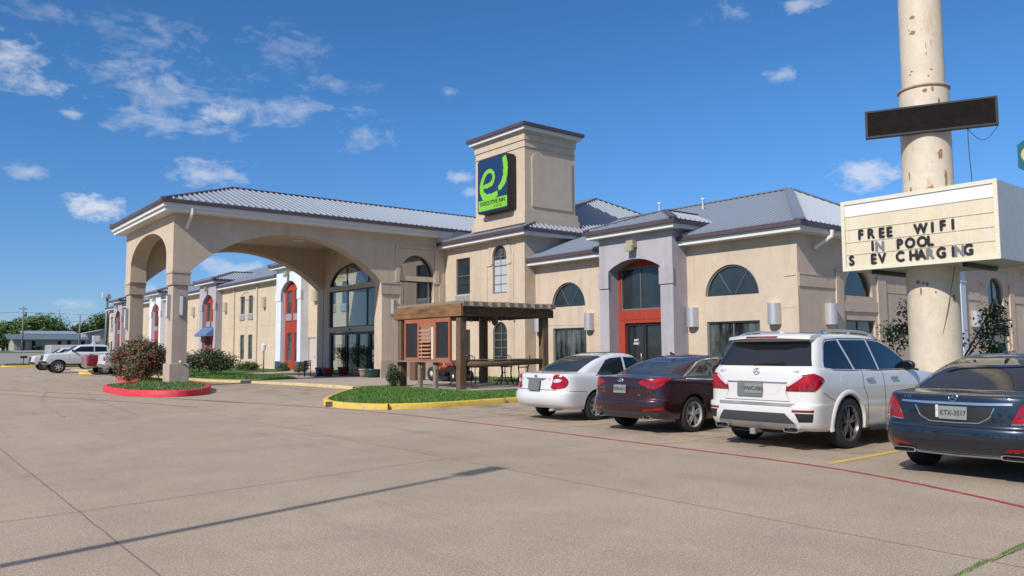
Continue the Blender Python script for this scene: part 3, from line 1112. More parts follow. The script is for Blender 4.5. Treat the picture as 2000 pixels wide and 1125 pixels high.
for a, b in (((24.3, 29.25, 7.56), AP), ((43.7, 29.25, 7.56), AP), (AP, (34, 46, 10.76))):
    rc.beam(Vector(a) + Vector((0, 0, .04)), Vector(b) + Vector((0, 0, .04)), .24, .06)
rc.build('ridge_cap', ROOF, rf)

# tower
TX0, TX1, TY0, TY1 = 24.9, 28.35, 29.84, 34.0
mb = MB()
mb.box(TX0, TX1, TY0, TY1, 7.3, 12.6)
mb.box(TX0 - .05, TX1 + .05, TY0 - .05, TY1 + .05, 12.12, 12.45)
mb.box(TX0 - .04, TX1 + .04, TY0 - .04, TY1 + .04, 11.76, 11.80)
mb.box(TX0 - .09, TX1 + .09, TY0 - .09, TY1 + .09, 12.451, 12.58)
mb.box(TX0 - .10, TX1 + .10, TY0 - .10, TY1 + .10, 7.9, 8.55)
mb.box(TX0 - .16, TX1 + .16, TY0 - .16, TY1 + .16, 7.85, 8.22)
mb.build('tower', TAN, motel)
mb = MB()
mb.prism([(25.35, 8.75), (28.1, 8.75), (28.1, 11.3), (27.95, 11.45), (25.5, 11.45), (25.35, 11.3)], YM(TY0 - .05), .048)
mb.build('raised_panel', TAN, motel)
fa, gu, ztt = eave(TX0, TX1, TY0, TY1, 12.58, .30, False)
fa.box(TX0 + .01, TX1 - .01, TY0 + .01, TY1 - .01, 12.605, 12.7)
fa.build('fascia', FASC, motel)
gu.build('gutter', GUT, motel)
rb = MB()
X0, X1, Y0, Y1 = TX0 - .39, TX1 + .39, TY0 - .39, TY1 + .39
ap = ((X0 + X1) / 2, (Y0 + Y1) / 2, ztt + .10)
for a, b in (((X0, Y0), (X1, Y0)), ((X1, Y0), (X1, Y1)), ((X1, Y1), (X0, Y1)), ((X0, Y1), (X0, Y0))):
    roof_face(rb, [(*a, ztt), (*b, ztt), ap], ribs=False)
rb.build('roof', GUT, motel)

# ---- low wing ----------------------------------------------------------------
LX, LY0, LY1 = 25.5, 15.37, 29.79
lfn = XM(LX)
HM1 = arch(26.25, 28.57, 3.58, 3.58, 1.16)
HM2 = arch(16.97, 19.41, 3.6, 3.6, 1.19)
W1 = [(26.2, .75), (28.5, .75), (28.5, 2.56), (26.2, 2.56)]
W2 = [(16.97, .75), (19.38, .75), (19.38, 2.6), (16.97, 2.6)]
wall('facade_wall', lfn, [(LY0, 0), (20.31, 0), (20.31, 5.75), (LY0, 5.75)], [HM2, W2], .3, TAN)
wall('facade_wall', lfn, [(24.39, 0), (LY1, 0), (LY1, 5.75), (24.39, 5.75)], [HM1, W1], .3, TAN)
SUNB = mat('sunburst_bar', (0.12, 0.125, 0.13), .5)
for (a, b, vs_, rz) in ((26.25, 28.57, 3.58, 1.16), (16.97, 19.41, 3.6, 1.19)):
    w = window(lfn, a, b, vs_, vs_, rz, glass=GLASS, d=.12, fw_=.07)
    mb = MB()
    c = (a + b) / 2
    h = (b - a) / 2
    for ang in (55, 125):
        p0 = (c + .16 * math.cos(R(ang)), vs_ + .07)
        p1 = (c + (h - .07) * math.cos(R(ang)), vs_ + (rz - .07) * math.sin(R(ang)))
        mb.beam(lfn(p0[0], p0[1], .125), lfn(p1[0], p1[1], .125), .025, .02, 0, (1, 0, 0))
    mb.build('glazing_bar', SUNB, w)
window(lfn, 26.2, 28.5, .75, 2.56, 0, mull=(27.35,), glass=GLASS2, d=.12, fw_=.06, bar=.05)
window(lfn, 16.97, 19.38, .75, 2.6, 0, mull=(18.2,), glass=GLASS2, d=.12, fw_=.06, bar=.05)
trim('wall_band', lfn, [(24.5, 26.1, 2.70, 2.73, -.012, -.003), (26.1, 29.7, 2.70, 2.73, -.012, -.003), (15.45, 15.9, 4.16, 4.26, -.03, -.003)], TAN)


def half_sconce(fn, u, v0, v1, r=.25, m=None):
    """half-round metal wall lamp, open at both ends"""
    mb = MB()
    n = 14
    pr = [(u - r, -.003), ] + [(u - r * math.cos(PI * k / n), -.10 - r * math.sin(PI * k / n)) for k in range(n + 1)] + [(u + r, -.003)]
    vs, fs = [], []
    for (a, d) in pr:
        vs += [fn(a, v0, d), fn(a, v1, d)]
    for k in range(len(pr) - 1):
        fs.append((2 * k, 2 * k + 2, 2 * k + 3, 2 * k + 1))
    mb.add(vs, fs, 0, True)
    inn = [fn(a, v0 + .03, d) for (a, d) in pr]
    mb.add(inn, [tuple(range(len(inn)))], 1)
    inn = [fn(a, v1 - .03, d) for (a, d) in pr]
    mb.add(inn, [tuple(range(len(inn)))], 1)
    return mb.build('wall_lamp', [m or SCON, LENS], motel, recalc=False, sharp=40)


for u in (25.9, 20.0, 16.3, 29.45):
    half_sconce(lfn, u, 2.42, 3.2, .235)

# right-hand side wall, in raking light
RY = LY0
rfn = YM(RY)
RA = arch(28.75, 30.9, 3.56, 3.56, 1.15)
RW = [(28.75, .8), (31.05, .8), (31.05, 2.62), (28.75, 2.62)]
RA2 = arch(42.5, 44.5, 3.62, 4.25, .75)
RW2 = [(42.4, .8), (45.0, .8), (45.0, 2.62), (42.4, 2.62)]
wall('side_wall', rfn, [(LX + .3, 0), (58, 0), (58, 5.75), (LX + .3, 5.75)], [RA, RW, RA2, RW2], .3, TAN)
window(rfn, 28.75, 30.9, 3.56, 3.56, 1.15, glass=GLASS, d=.15)
window(rfn, 28.75, 31.05, .8, 2.62, 0, mull=(29.9,), glass=GLASS2, d=.15)
window(rfn, 42.5, 44.5, 3.62, 4.25, .75, glass=GLASS, d=.15, mull=(43.5,))
window(rfn, 42.4, 45.0, .8, 2.62, 0, mull=(43.7,), glass=GLASS2, d=.15)
trim('pilaster', rfn, [(28.05, 28.55, .1, 4.45, -.07, -.003), (31.25, 31.95, .1, 4.35, -.07, -.003), (28.0, 28.6, 4.452, 4.52, -.10, -.003), (31.2, 32.0, 4.352, 4.42, -.10, -.003),
                       (45.2, 45.8, .1, 4.6, -.07, -.003), (41.6, 42.2, 4.55, 4.62, -.10, -.003), (45.1, 45.9, 4.602, 4.68, -.10, -.003)], TAN)
trim('wall_band', rfn, [(25.55, 28.04, 3.78, 4.2, -.035, -.003), (32.0, 41.5, 3.78, 4.2, -.035, -.003), (25.55, 28.0, 4.203, 4.25, -.05, -.003), (28.56, 31.24, 2.95, 3.35, -.05, -.003), (45.82, 57, 3.78, 4.2, -.035, -.003), (32.0, 34.5, .1, 3.777, -.02, -.003)], TAN)
half_sconce(rfn, 27.5, 2.42, 3.2, .235)
half_sconce(rfn, 40.6, 2.5, 3.25, .235)
half_sconce(rfn, 47.4, 2.5, 3.25, .235)
DSP = mat('white_downspout', (0.50, 0.56, 0.64), .5)
mb = MB()
mb.box(39.0, 39.5, RY - .16, RY - .004, .2, 5.6)
mb.box(38.95, 39.55, RY - .2, RY - .003, 4.55, 4.62)
mb.build('downspout', DSP, motel)
# eaves of the low wing (interrupted by the lavender entrance)
fa, gu = MB(), MB()
for (a, b) in ((14.9, 20.29), (24.41, 29.79)):
    fa.box(24.98, 25.499, a, b, 5.70, 5.88)
    gu.box(24.86, 25.2, a - (.1 if a < 15 else 0), b, 5.882, 6.05)
fa.box(25.5, 58, 14.9, 15.36, 5.70, 5.88)
gu.box(25.201, 58, 14.8, 15.1, 5.882, 6.05)
fa.build('fascia', FASC, motel)
gu.build('gutter', GUT, motel)
spout([(26.9, 14.78, 5.85), (26.9, 14.8, 5.62), (26.55, 15.3, 5.2)], 0.075)
spout([(47.5, 14.78, 5.85), (47.5, 14.8, 5.62), (47.1, 15.3, 5.2)], 0.075)
spout([(24.87, 24.5, 6.0), (24.85, 24.5, 5.6)], 0.08)
rb = MB()
AP2 = (31.6, 19.32, 8.65)
e0 = (24.9, 14.85, 6.05)
roof_face(rb, [(24.9, 29.75, 6.05), e0, AP2, (31.6, 29.75, 8.65)], rib=.3)
roof_face(rb, [e0, (38.3, 14.85, 6.05), AP2], rib=.3)
roof_face(rb, [(38.3, 14.85, 6.05), (38.3, 29.75, 6.05), (31.6, 29.75, 8.65), AP2], rib=.4)
roof_face(rb, [(38.3, 14.85, 6.045), (58, 14.85, 6.045), (58, 18.5, 7.0), (38.3, 18.5, 7.0)], rib=.4)
rf = rb.build('roof', [ROOF, ROOFR], motel)
rc = MB()
for a, b in ((e0, AP2), ((38.3, 14.85, 6.05), AP2), (AP2, (31.6, 29.7, 8.65))):
    rc.beam(Vector(a) + Vector((0, 0, .04)), Vector(b) + Vector((0, 0, .04)), .36, .06)
rc.build('ridge_cap', ROOF, rf)


# ---- arched entrance bays ------------------------------------------------------
def entrance_bay(x0, y0, y1, ztop, back, m, ry0, ry1, vs, rise, depth, xr, kind='circ', foot=None, light=True):
    """projecting stucco bay with an arched recess: front at x0, recess back wall at x0+depth"""
    fn = XM(x0)
    rec = arch(ry0, ry1, 0.1, vs, rise, kind)
    out = [(y0, 0.0), (ry0, 0.0)] + rec[:1] + [] + list(reversed(rec[2:])) + [rec[1], (ry1, 0.0), (y1, 0.0), (y1, ztop), (y0, ztop)]
    # outline walks round the recess so that it stays open at the ground
    o = [(y0, 0.0), (ry0, 0.0)] + list(reversed(arch(ry0, ry1, 0.0, vs, rise, kind)[2:])) + [(ry1, 0.0), (y1, 0.0), (y1, ztop), (y0, ztop)]
    wall('bay_wall', fn, o, [], depth, m)
    wall('recess_wall', XM(x0 + depth + .003), [(ry0 - .12, 0.0), (ry1 + .12, 0.0), (ry1 + .12, ztop), (ry0 - .12, ztop)], back, xr - x0 - depth, RED)
    for (q0, q1) in ((y0, ry0 - .123), (ry1 + .123, y1)):
        mb = MB()
        mb.box(x0 + depth + .001, xr + .05, q0, q1, 0, ztop)
        mb.build('bay_wall', m, motel)
    ca = [(y0 - .05, ry0 + .004, vs - 1.02, vs - .06, -.05, depth * .6), (ry1 - .004, y1 + .05, vs - 1.02, vs - .06, -.05, depth * .6)]
    if kind == 'circ':
        trim('bay_cap', fn, [(y0 - .05, ry0 + .03, vs - .75, vs - .06, -.05, -.003), (ry1 - .03, y1 + .05, vs - .75, vs - .06, -.05, -.003)], m)
    fa, gu, z2 = eave(x0, xr + 1.6, y0, y1, ztop - .06, .42, False, 'WSN')
    fa.build('fascia', FASC, motel)
    gu.build('gutter', GUT, motel)
    rb = MB()
    X0, X1, Y0, Y1 = x0 - .5, xr + 6.0, y0 - .5, y1 + .5
    hy = (Y1 - Y0) / 2
    zp = z2 + hy * .34
    c = (Y0 + Y1) / 2
    roof_face(rb, [(X0, Y1, z2), (X0, Y0, z2), (X0 + hy, c, zp)], rib=.3)
    roof_face(rb, [(X0, Y0, z2), (xr + 2.2, Y0, z2), (X1, c, zp), (X0 + hy, c, zp)], rib=.3)
    roof_face(rb, [(xr + 2.2, Y1, z2), (X0, Y1, z2), (X0 + hy, c, zp), (X1, c, zp)], rib=.3)
    r_ = rb.build('roof', [ROOF, ROOFR], motel)
    rc = MB()
    for a in ((X0, Y0, z2), (X0, Y1, z2)):
        rc.beam(Vector(a) + Vector((0, 0, .04)), Vector((X0 + hy, c, zp + .04)), .3, .06)
    rc.beam((X0 + hy, c, zp + .05), (X1, c, zp + .05), .3, .06)
    rc.build('ridge_cap', GUT, r_)
    if light:
        mb = MB()
        mb.box(x0 - .28, x0 - .003, c - .19, c + .19, ztop - .62, ztop - .32)
        mb.beam((x0 - .30, c - .2, ztop - .66), (x0 - .30, c + .2, ztop - .66), .14, .22)
        mb.build('floodlight', FLOOD, motel)


FLOOD = mat('floodlight_body', (0.34, 0.31, 0.22), .55)
# lavender entrance between the two half-moon windows
dr = [(21.42, .12), (23.5, .12), (23.5, 2.66), (21.42, 2.66)]
wu = [(21.45, 3.22), (23.72, 3.22), (23.72, 5.05), (21.45, 5.05)]
entrance_bay(24.6, 20.3, 24.4, 6.42, [dr, wu], LAV, 20.95, 23.85, 4.92, .42, .6, 25.5)
efn = XM(25.2)
window(efn, 21.45, 23.72, 3.22, 5.05, 0, mull=(22.62,), glass=GLASS, frame=GFRAME, d=.1, fw_=.06)
trim('panel_joint', efn, [(20.97, 23.84, 2.80, 2.82, -.008, .0), (22.6, 22.62, 2.82, 3.2, -.008, 0)], mat('red_joint', (.2, .03, .02), .9))
ent = window(efn, 22.5, 23.49, .13, 2.64, 0, glass=GLASS, frame=FRAME, d=.15, fw_=.09, name='entrance_door')
ent2 = window(efn, 21.44, 22.48, .13, 2.64, 0, glass=GLASS, frame=FRAME, d=.15, fw_=.09, name='entrance_door')
mb = MB()
mb.tube([(25.2 + .08, 22.6, .95), (25.2 + .02, 22.6, .98), (25.2 + .02, 22.6, 1.35), (25.2 + .08, 22.6, 1.38)], .018, 8)
mb.build('handle', ALU, ent)
LETW = mat('white_lettering', (0.75, 0.75, 0.73), .6)
mb = MB()
put_text(mb, 'EXIT', .12, (25.2 + .155, 22.98, 1.92), (0, -1, 0), (0, 0, 1), .002, bold=.006)
put_text(mb, 'ONLY', .12, (25.2 + .155, 22.98, 1.78), (0, -1, 0), (0, 0, 1), .002, bold=.006)
mb.build('door_lettering', LETW, ent)

# ---- long left wing --------------------------------------------------------------
WX = 24.5
wfn = XM(WX)
LETOP = 7.15
bays = [(54.3, 58.9, 'w'), (73.0, 77.7, 'l'), (91.1, 95.7, 'w'), (108.9, 113.3, 'l')]
edges = [45.61] + [v for b in bays for v in (b[0] + .02, b[1] - .02)] + [118.6]
runs = [(edges[i], edges[i + 1]) for i in range(0, len(edges), 2)]
twin = {1: (66.8,), 2: (84.9,), 3: (102.7,), 4: (116.0,), 0: (49.4,)}
for k, (a, b) in enumerate(runs):
    holes = []
    for c in twin[k]:
        for s in (-1, 1):
            u0, u1 = c + s * .95 - .5, c + s * .95 + .5
            holes += [[(u0, 4.72), (u1, 4.72), (u1, 6.25), (u0, 6.25)], [(u0, .85), (u1, .85), (u1, 2.92), (u0, 2.92)]]
    dh = []
    if k == 0:
        holes.append([(53.0, .12), (54.25, .12), (54.25, 2.5), (53.0, 2.5)])
    wall('facade_wall', wfn, [(a, 0), (b, 0), (b, LETOP), (a, LETOP)], holes, .3, TAN2)
    for c in twin[k]:
        for s in (-1, 1):
            u0, u1 = c + s * .95 - .5, c + s * .95 + .5
            window(wfn, u0, u1, 4.72, 6.25, 0, rails=(5.5,), glass=GLASS2)
            window(wfn, u0, u1, .85, 2.92, 0, rails=(1.9,), glass=GLASS2)
            ac_unit(wfn, u0 - .08, u1 + .08, 4.2, 4.68)
        mb = MB()
        mb.ring(arch(c - 1.75, c + 1.75, 5.9, 6.1, .62, 'circ'), arch(c - 1.6, c + 1.6, 5.9, 6.1, .5, 'circ'), wfn, -.04, -.003)
        mb.build('arch_moulding', TAN2, motel)
    fa, gu = MB(), MB()
    fa.box(23.98, 24.499, a, b, LETOP - .02, LETOP + .16)
    gu.box(23.88, 24.2, a, b, LETOP + .162, LETOP + .32)
    fa.build('fascia', FASC, motel)
    gu.build('gutter', GUT, motel)
    trim('wall_band', wfn, [(a, b, 3.62, 3.65, -.014, -.003)], TAN2)
for yy in (69.7, 64.3, 79.0, 87.6):
    spout([(24.43, yy, 7.1), (24.43, yy, .2)], .07, TAN2)
for u in (53.0, 62.7, 71.9, 81.3, 89.5, 97.5, 107.2, 115.0):
    half_sconce(wfn, u, 5.1, 5.95, .26, SCON2)
mb = MB()
bx3(wfn, mb, 53.02, 54.23, .13, 2.48, .08, .14)
d_ = mb.build('service_door', DOORP, motel)
mb = MB()
mb.tube([(24.56, 53.15, 1.1), (24.48, 53.15, 1.1), (24.48, 53.28, 1.1)], .025, 6)
mb.build('handle', ALU, d_)
rb = MB()
roof_face(rb, [(23.95, 119, 7.47), (23.95, 46.3, 7.47), (31.5, 46.3, 10.35), (31.5, 112, 10.35)], rib=.42)
roof_face(rb, [(39, 46.3, 7.47), (39, 119, 7.47), (31.5, 112, 10.35), (31.5, 46.3, 10.35)], rib=.6, ribs=False)
roof_face(rb, [(39, 119, 7.47), (23.95, 119, 7.47), (31.5, 112, 10.35)], rib=.6, ribs=False)
rb.build('roof', [ROOF, ROOFR], motel)
wall('end_wall', YP_(118.6), [(24.8, 0), (38.5, 0), (38.5, LETOP), (24.8, LETOP)], [], .3, TAN2)
for (a, b, c_) in bays:
    m = WHT if c_ == 'w' else LAV
    ra, rb_ = a + .62, b - .95
    cw = [ra + .35, ra + 1.25, rb_ - 1.25, rb_ - .35]
    back = []
    for (q0, q1) in ((cw[0], cw[1]), (cw[2], cw[3])):
        back.append([(q0, 4.35), (q1, 4.35), (q1, 6.1), (q0, 6.1)])
        if c_ == 'w' or q0 == cw[2]:
            back.append([(q0, .75), (q1, .75), (q1, 2.9), (q0, 2.9)])
    if c_ == 'l':
        back.append([(ra + .3, .12), (ra + 1.35, .12), (ra + 1.35, 2.55), (ra + .3, 2.55)])
    entrance_bay(23.9, a, b, 7.85, back, m, ra, rb_, 6.1, .72, .35, 24.5)
    trim('plinth', XM(23.9), [(a - .02, ra + .02, .02, .75, -.03, -.003), (rb_ - .02, b + .02, .02, .75, -.03, -.003)], NAVY if c_ == 'w' else LAV)
    trim('plinth', YM(a), [(23.9, 24.48, .02, .75, -.03, -.003)], NAVY if c_ == 'w' else LAV)
    f2 = XM(24.253)
    for (q0, q1) in ((cw[0], cw[1]), (cw[2], cw[3])):
        window(f2, q0, q1, 4.35, 6.1, 0, rails=(5.25,), glass=GLASS2)
        ac_unit(f2, q0 - .08, q1 + .08, 3.82, 4.32)
        if c_ == 'w' or q0 == cw[2]:
            window(f2, q0, q1, .75, 2.9, 0, rails=(1.85,), glass=GLASS2)
    if c_ == 'l':
        window(f2, ra + .3, ra + 1.35, .12, 2.55, 0, glass=GLASS, frame=RED, fw_=.14, name='guest_door')
        if a > 100:
            continue
        mb = MB()
        mb.add([(24.0, ra - .2, 3.75), (24.0, rb_ + .2, 3.75), (23.25, rb_ + .2, 3.1), (23.25, ra - .2, 3.1), (23.25, rb_ + .2, 2.92), (23.25, ra - .2, 2.92), (24.0, ra - .2, 2.92), (24.0, rb_ + .2, 2.92)],
               [(0, 1, 2, 3), (3, 2, 4, 5), (0, 3, 5, 6), (1, 7, 4, 2)])
        mb.build('awning', AWN, motel)

# vent pipes on the low roofs
for (x, y, z) in ((31.3, 26.6, 8.75), (30.2, 23.0, 8.3), (30.6, 38.0, 10.3)):
    mb = MB()
    mb.lathe([(.06, -.6), (.06, .28), (.09, .30), (.09, .36), (0, .36)], (x, y, z), 12)
    mb.build('vent_pipe', FASC, motel)
# control joints scored in the stucco
SCORE = mat('stucco_joint', (.30, .235, .175), .95)
trim('control_joint', XM(25.5), [(15.45, 16.2, 3.0, 3.012, -.006, -.002), (19.45, 20.25, 3.0, 3.012, -.006, -.002)], SCORE)
trim('control_joint', XM(24.85), [(33.5, 33.512, .1, 7.2, -.006, -.002)], SCORE)
# ---------------------------------------------------------------- vehicles
def paint(name, rgb, metal=0.0, rough=0.35):
    return mat(name, rgb, rough, metal, 0.5, noise=((1.5, 700.0), 0.03), coat=1.0)


P_WHITE = paint('white_paint', (0.60, 0.605, 0.61))
P_WHITE2 = paint('pearl_white_paint', (0.60, 0.585, 0.56))
P_MAROON = paint('dark_maroon_paint', (0.034, 0.006, 0.010), 0.35, 0.3)
P_BLUE = paint('dark_slate_paint', (0.013, 0.02, 0.033), 0.45, 0.3)
P_RED = paint('red_paint', (0.20, 0.008, 0.012))
TINT = mat('tinted_glass', (0.006, 0.008, 0.011), 0.015, 0, 0.75)
TINT2 = mat('clear_car_glass', (0.02, 0.028, 0.03), 0.02, 0, 0.8, noise=(3.0, 0.6))
TYRE = mat('tyre_rubber', (0.018, 0.018, 0.018), 0.85, noise=(20.0, 0.15))
RIMM = mat('alloy_rim', (0.52, 0.52, 0.53), 0.32, 0.5)
RIMD = mat('dark_alloy_rim', (0.20, 0.20, 0.205), 0.3, 0.8)
CHROME = mat('chrome', (0.62, 0.63, 0.65), 0.12, 1.0)
TRIM = mat('black_trim', (0.014, 0.014, 0.015), 0.45)
DGREY = mat('dark_grey_valance', (0.045, 0.05, 0.056), 0.4)
LRED = mat('red_lens', (0.30, 0.002, 0.006), 0.2, 0, 0.4, noise=((25.0, 6.0), 0.45), coat=0.35)
LDRED = mat('dark_red_lens', (0.16, 0.004, 0.008), 0.12, 0, 0.6, coat=1.0)
LWHT = mat('clear_lens', (0.62, 0.62, 0.62), 0.12, 0.2, 0.6, noise=(30.0, 0.3), coat=1.0)
PLATE = mat('licence_plate', (0.20, 0.212, 0.205), 0.5, noise=(12.0, 0.12))
PLATED = mat('grey_plate', (0.13, 0.135, 0.135), 0.55)
PLTXT = mat('plate_lettering', (0.05, 0.055, 0.065), 0.6)
SATIN = mat('satin_chrome', (0.50, 0.51, 0.53), 0.28, 0.9)
SEAM = mat('door_seam', (0.012, 0.012, 0.012), 0.8)
WELL = mat('wheel_well', (0.008, 0.008, 0.008), 0.95)
UNDER = mat('underbody', (0.012, 0.012, 0.012), 0.9)
BEIGE = mat('beige_seat', (0.30, 0.25, 0.18), 0.8)


def smoothstep(t):
    t = min(max(t, 0), 1)
    return t * t * (3 - 2 * t)


NR, NS, NF = 16, 30, 14


def contour(row):
    """half plan outline (y >= 0) from the rear centre to the front centre"""
    xr, xf, w = row['xr'], row['xf'], row['w']
    a, b = row.get('a', .45), row.get('b', .7)
    pr, pf = row.get('pr', 3.2), row.get('pf', 2.6)
    tr, tf = row.get('tr', .03), row.get('tf', .04)
    pts = []
    for i in range(NR):
        th = (PI / 2) * i / NR
        pts.append((xr + a * (1 - math.cos(th) ** (2 / pr)), math.sin(th) ** (2 / pr)))
    for i in range(NS):
        t = i / NS
        pts.append((xr + a + (xf - b - xr - a) * t, 1.0))
    for i in range(NF + 1):
        th = (PI / 2) * (1 - i / NF)
        pts.append((xf - b * (1 - math.cos(th) ** (2 / pf)), max(math.sin(th), 0) ** (2 / pf)))
    zr, zm, zf = row['z']
    out = []
    L_ = xf - xr
    for x, y in pts:
        t = (x - xr) / L_
        wx = w * (1 - tr * smoothstep(1 - t / .45) - tf * smoothstep((t - .55) / .45))
        # quadratic through the three heights
        z = zr * (1 - t) * (1 - 2 * t) + zm * 4 * t * (1 - t) + zf * t * (2 * t - 1)
        out.append((x, y * wx, z))
    return out


def body_mesh(rows, crown, sub=4, split=()):
    """stack of plan contours, smoothed between rows, closed below and over the roof"""
    C_ = [contour(r) for r in rows]
    n = len(C_[0])
    fine = []
    hard = [r.get('hard', False) for r in rows]
    for k in range(len(C_) - 1):
        p1, p2 = C_[k], C_[k + 1]
        p0 = C_[k - 1] if k > 0 and not hard[k] else None
        p3 = C_[k + 2] if k + 2 < len(C_) and not hard[k + 1] else None
        for s in range(sub):
            t = s / sub
            row = []
            for i in range(n):
                q = []
                for d in range(3):
                    a1, a2 = p1[i][d], p2[i][d]
                    m1 = (a2 - p0[i][d]) / 2 if p0 else a2 - a1
                    m2 = (p3[i][d] - a1) / 2 if p3 else a2 - a1
                    lim = 2.2 * (a2 - a1)
                    m1 = min(max(m1, min(0, lim)), max(0, lim))
                    m2 = min(max(m2, min(0, lim)), max(0, lim))
                    t2, t3 = t * t, t * t * t
                    q.append((2 * t3 - 3 * t2 + 1) * a1 + (t3 - 2 * t2 + t) * m1 + (-2 * t3 + 3 * t2) * a2 + (t3 - t2) * m2)
                row.append(q)
            fine.append(row)
    fine.append([list(p) for p in C_[-1]])
    vs, fs = [], []
    loopn = 2 * n - 2
    for row in fine:
        for p in row:
            vs.append(tuple(p))
        for p in reversed(row[1:-1]):
            vs.append((p[0], -p[1], p[2]))
    for j in range(len(fine) - 1):
        for i in range(loopn):
            i2 = (i + 1) % loopn
            fs.append((j * loopn + i, j * loopn + i2, (j + 1) * loopn + i2, (j + 1) * loopn + i))
    # floor
    fs.append(tuple(reversed(range(loopn))))
    # roof: strips from side to side with a crown
    top = (len(fine) - 1) * loopn
    M = 8
    wmax = max(p[1] for p in fine[-1])
    grid = []
    for i in range(n):
        p = fine[-1][i]
        line = []
        for k in range(M + 1):
            u = 1 - 2 * k / M
            if k == 0 or i in (0, n - 1):
                line.append(top + i)
            elif k == M:
                line.append(top + loopn - i)
            else:
                y = p[1] * u
                xm_ = p[0]
                e = min(1, (p[1] / wmax)) if wmax else 0
                vs.append((xm_, y, p[2] + crown * (1 - u * u) * e ** 1.5))
                line.append(len(vs) - 1)
        grid.append(line)
    for i in range(n - 1):
        for k in range(M):
            f = []
            for q in (grid[i][k], grid[i][k + 1], grid[i + 1][k + 1], grid[i + 1][k]):
                if q not in f:
                    f.append(q)
            if len(f) > 2:
                fs.append(tuple(reversed(f)))
    return vs, fs


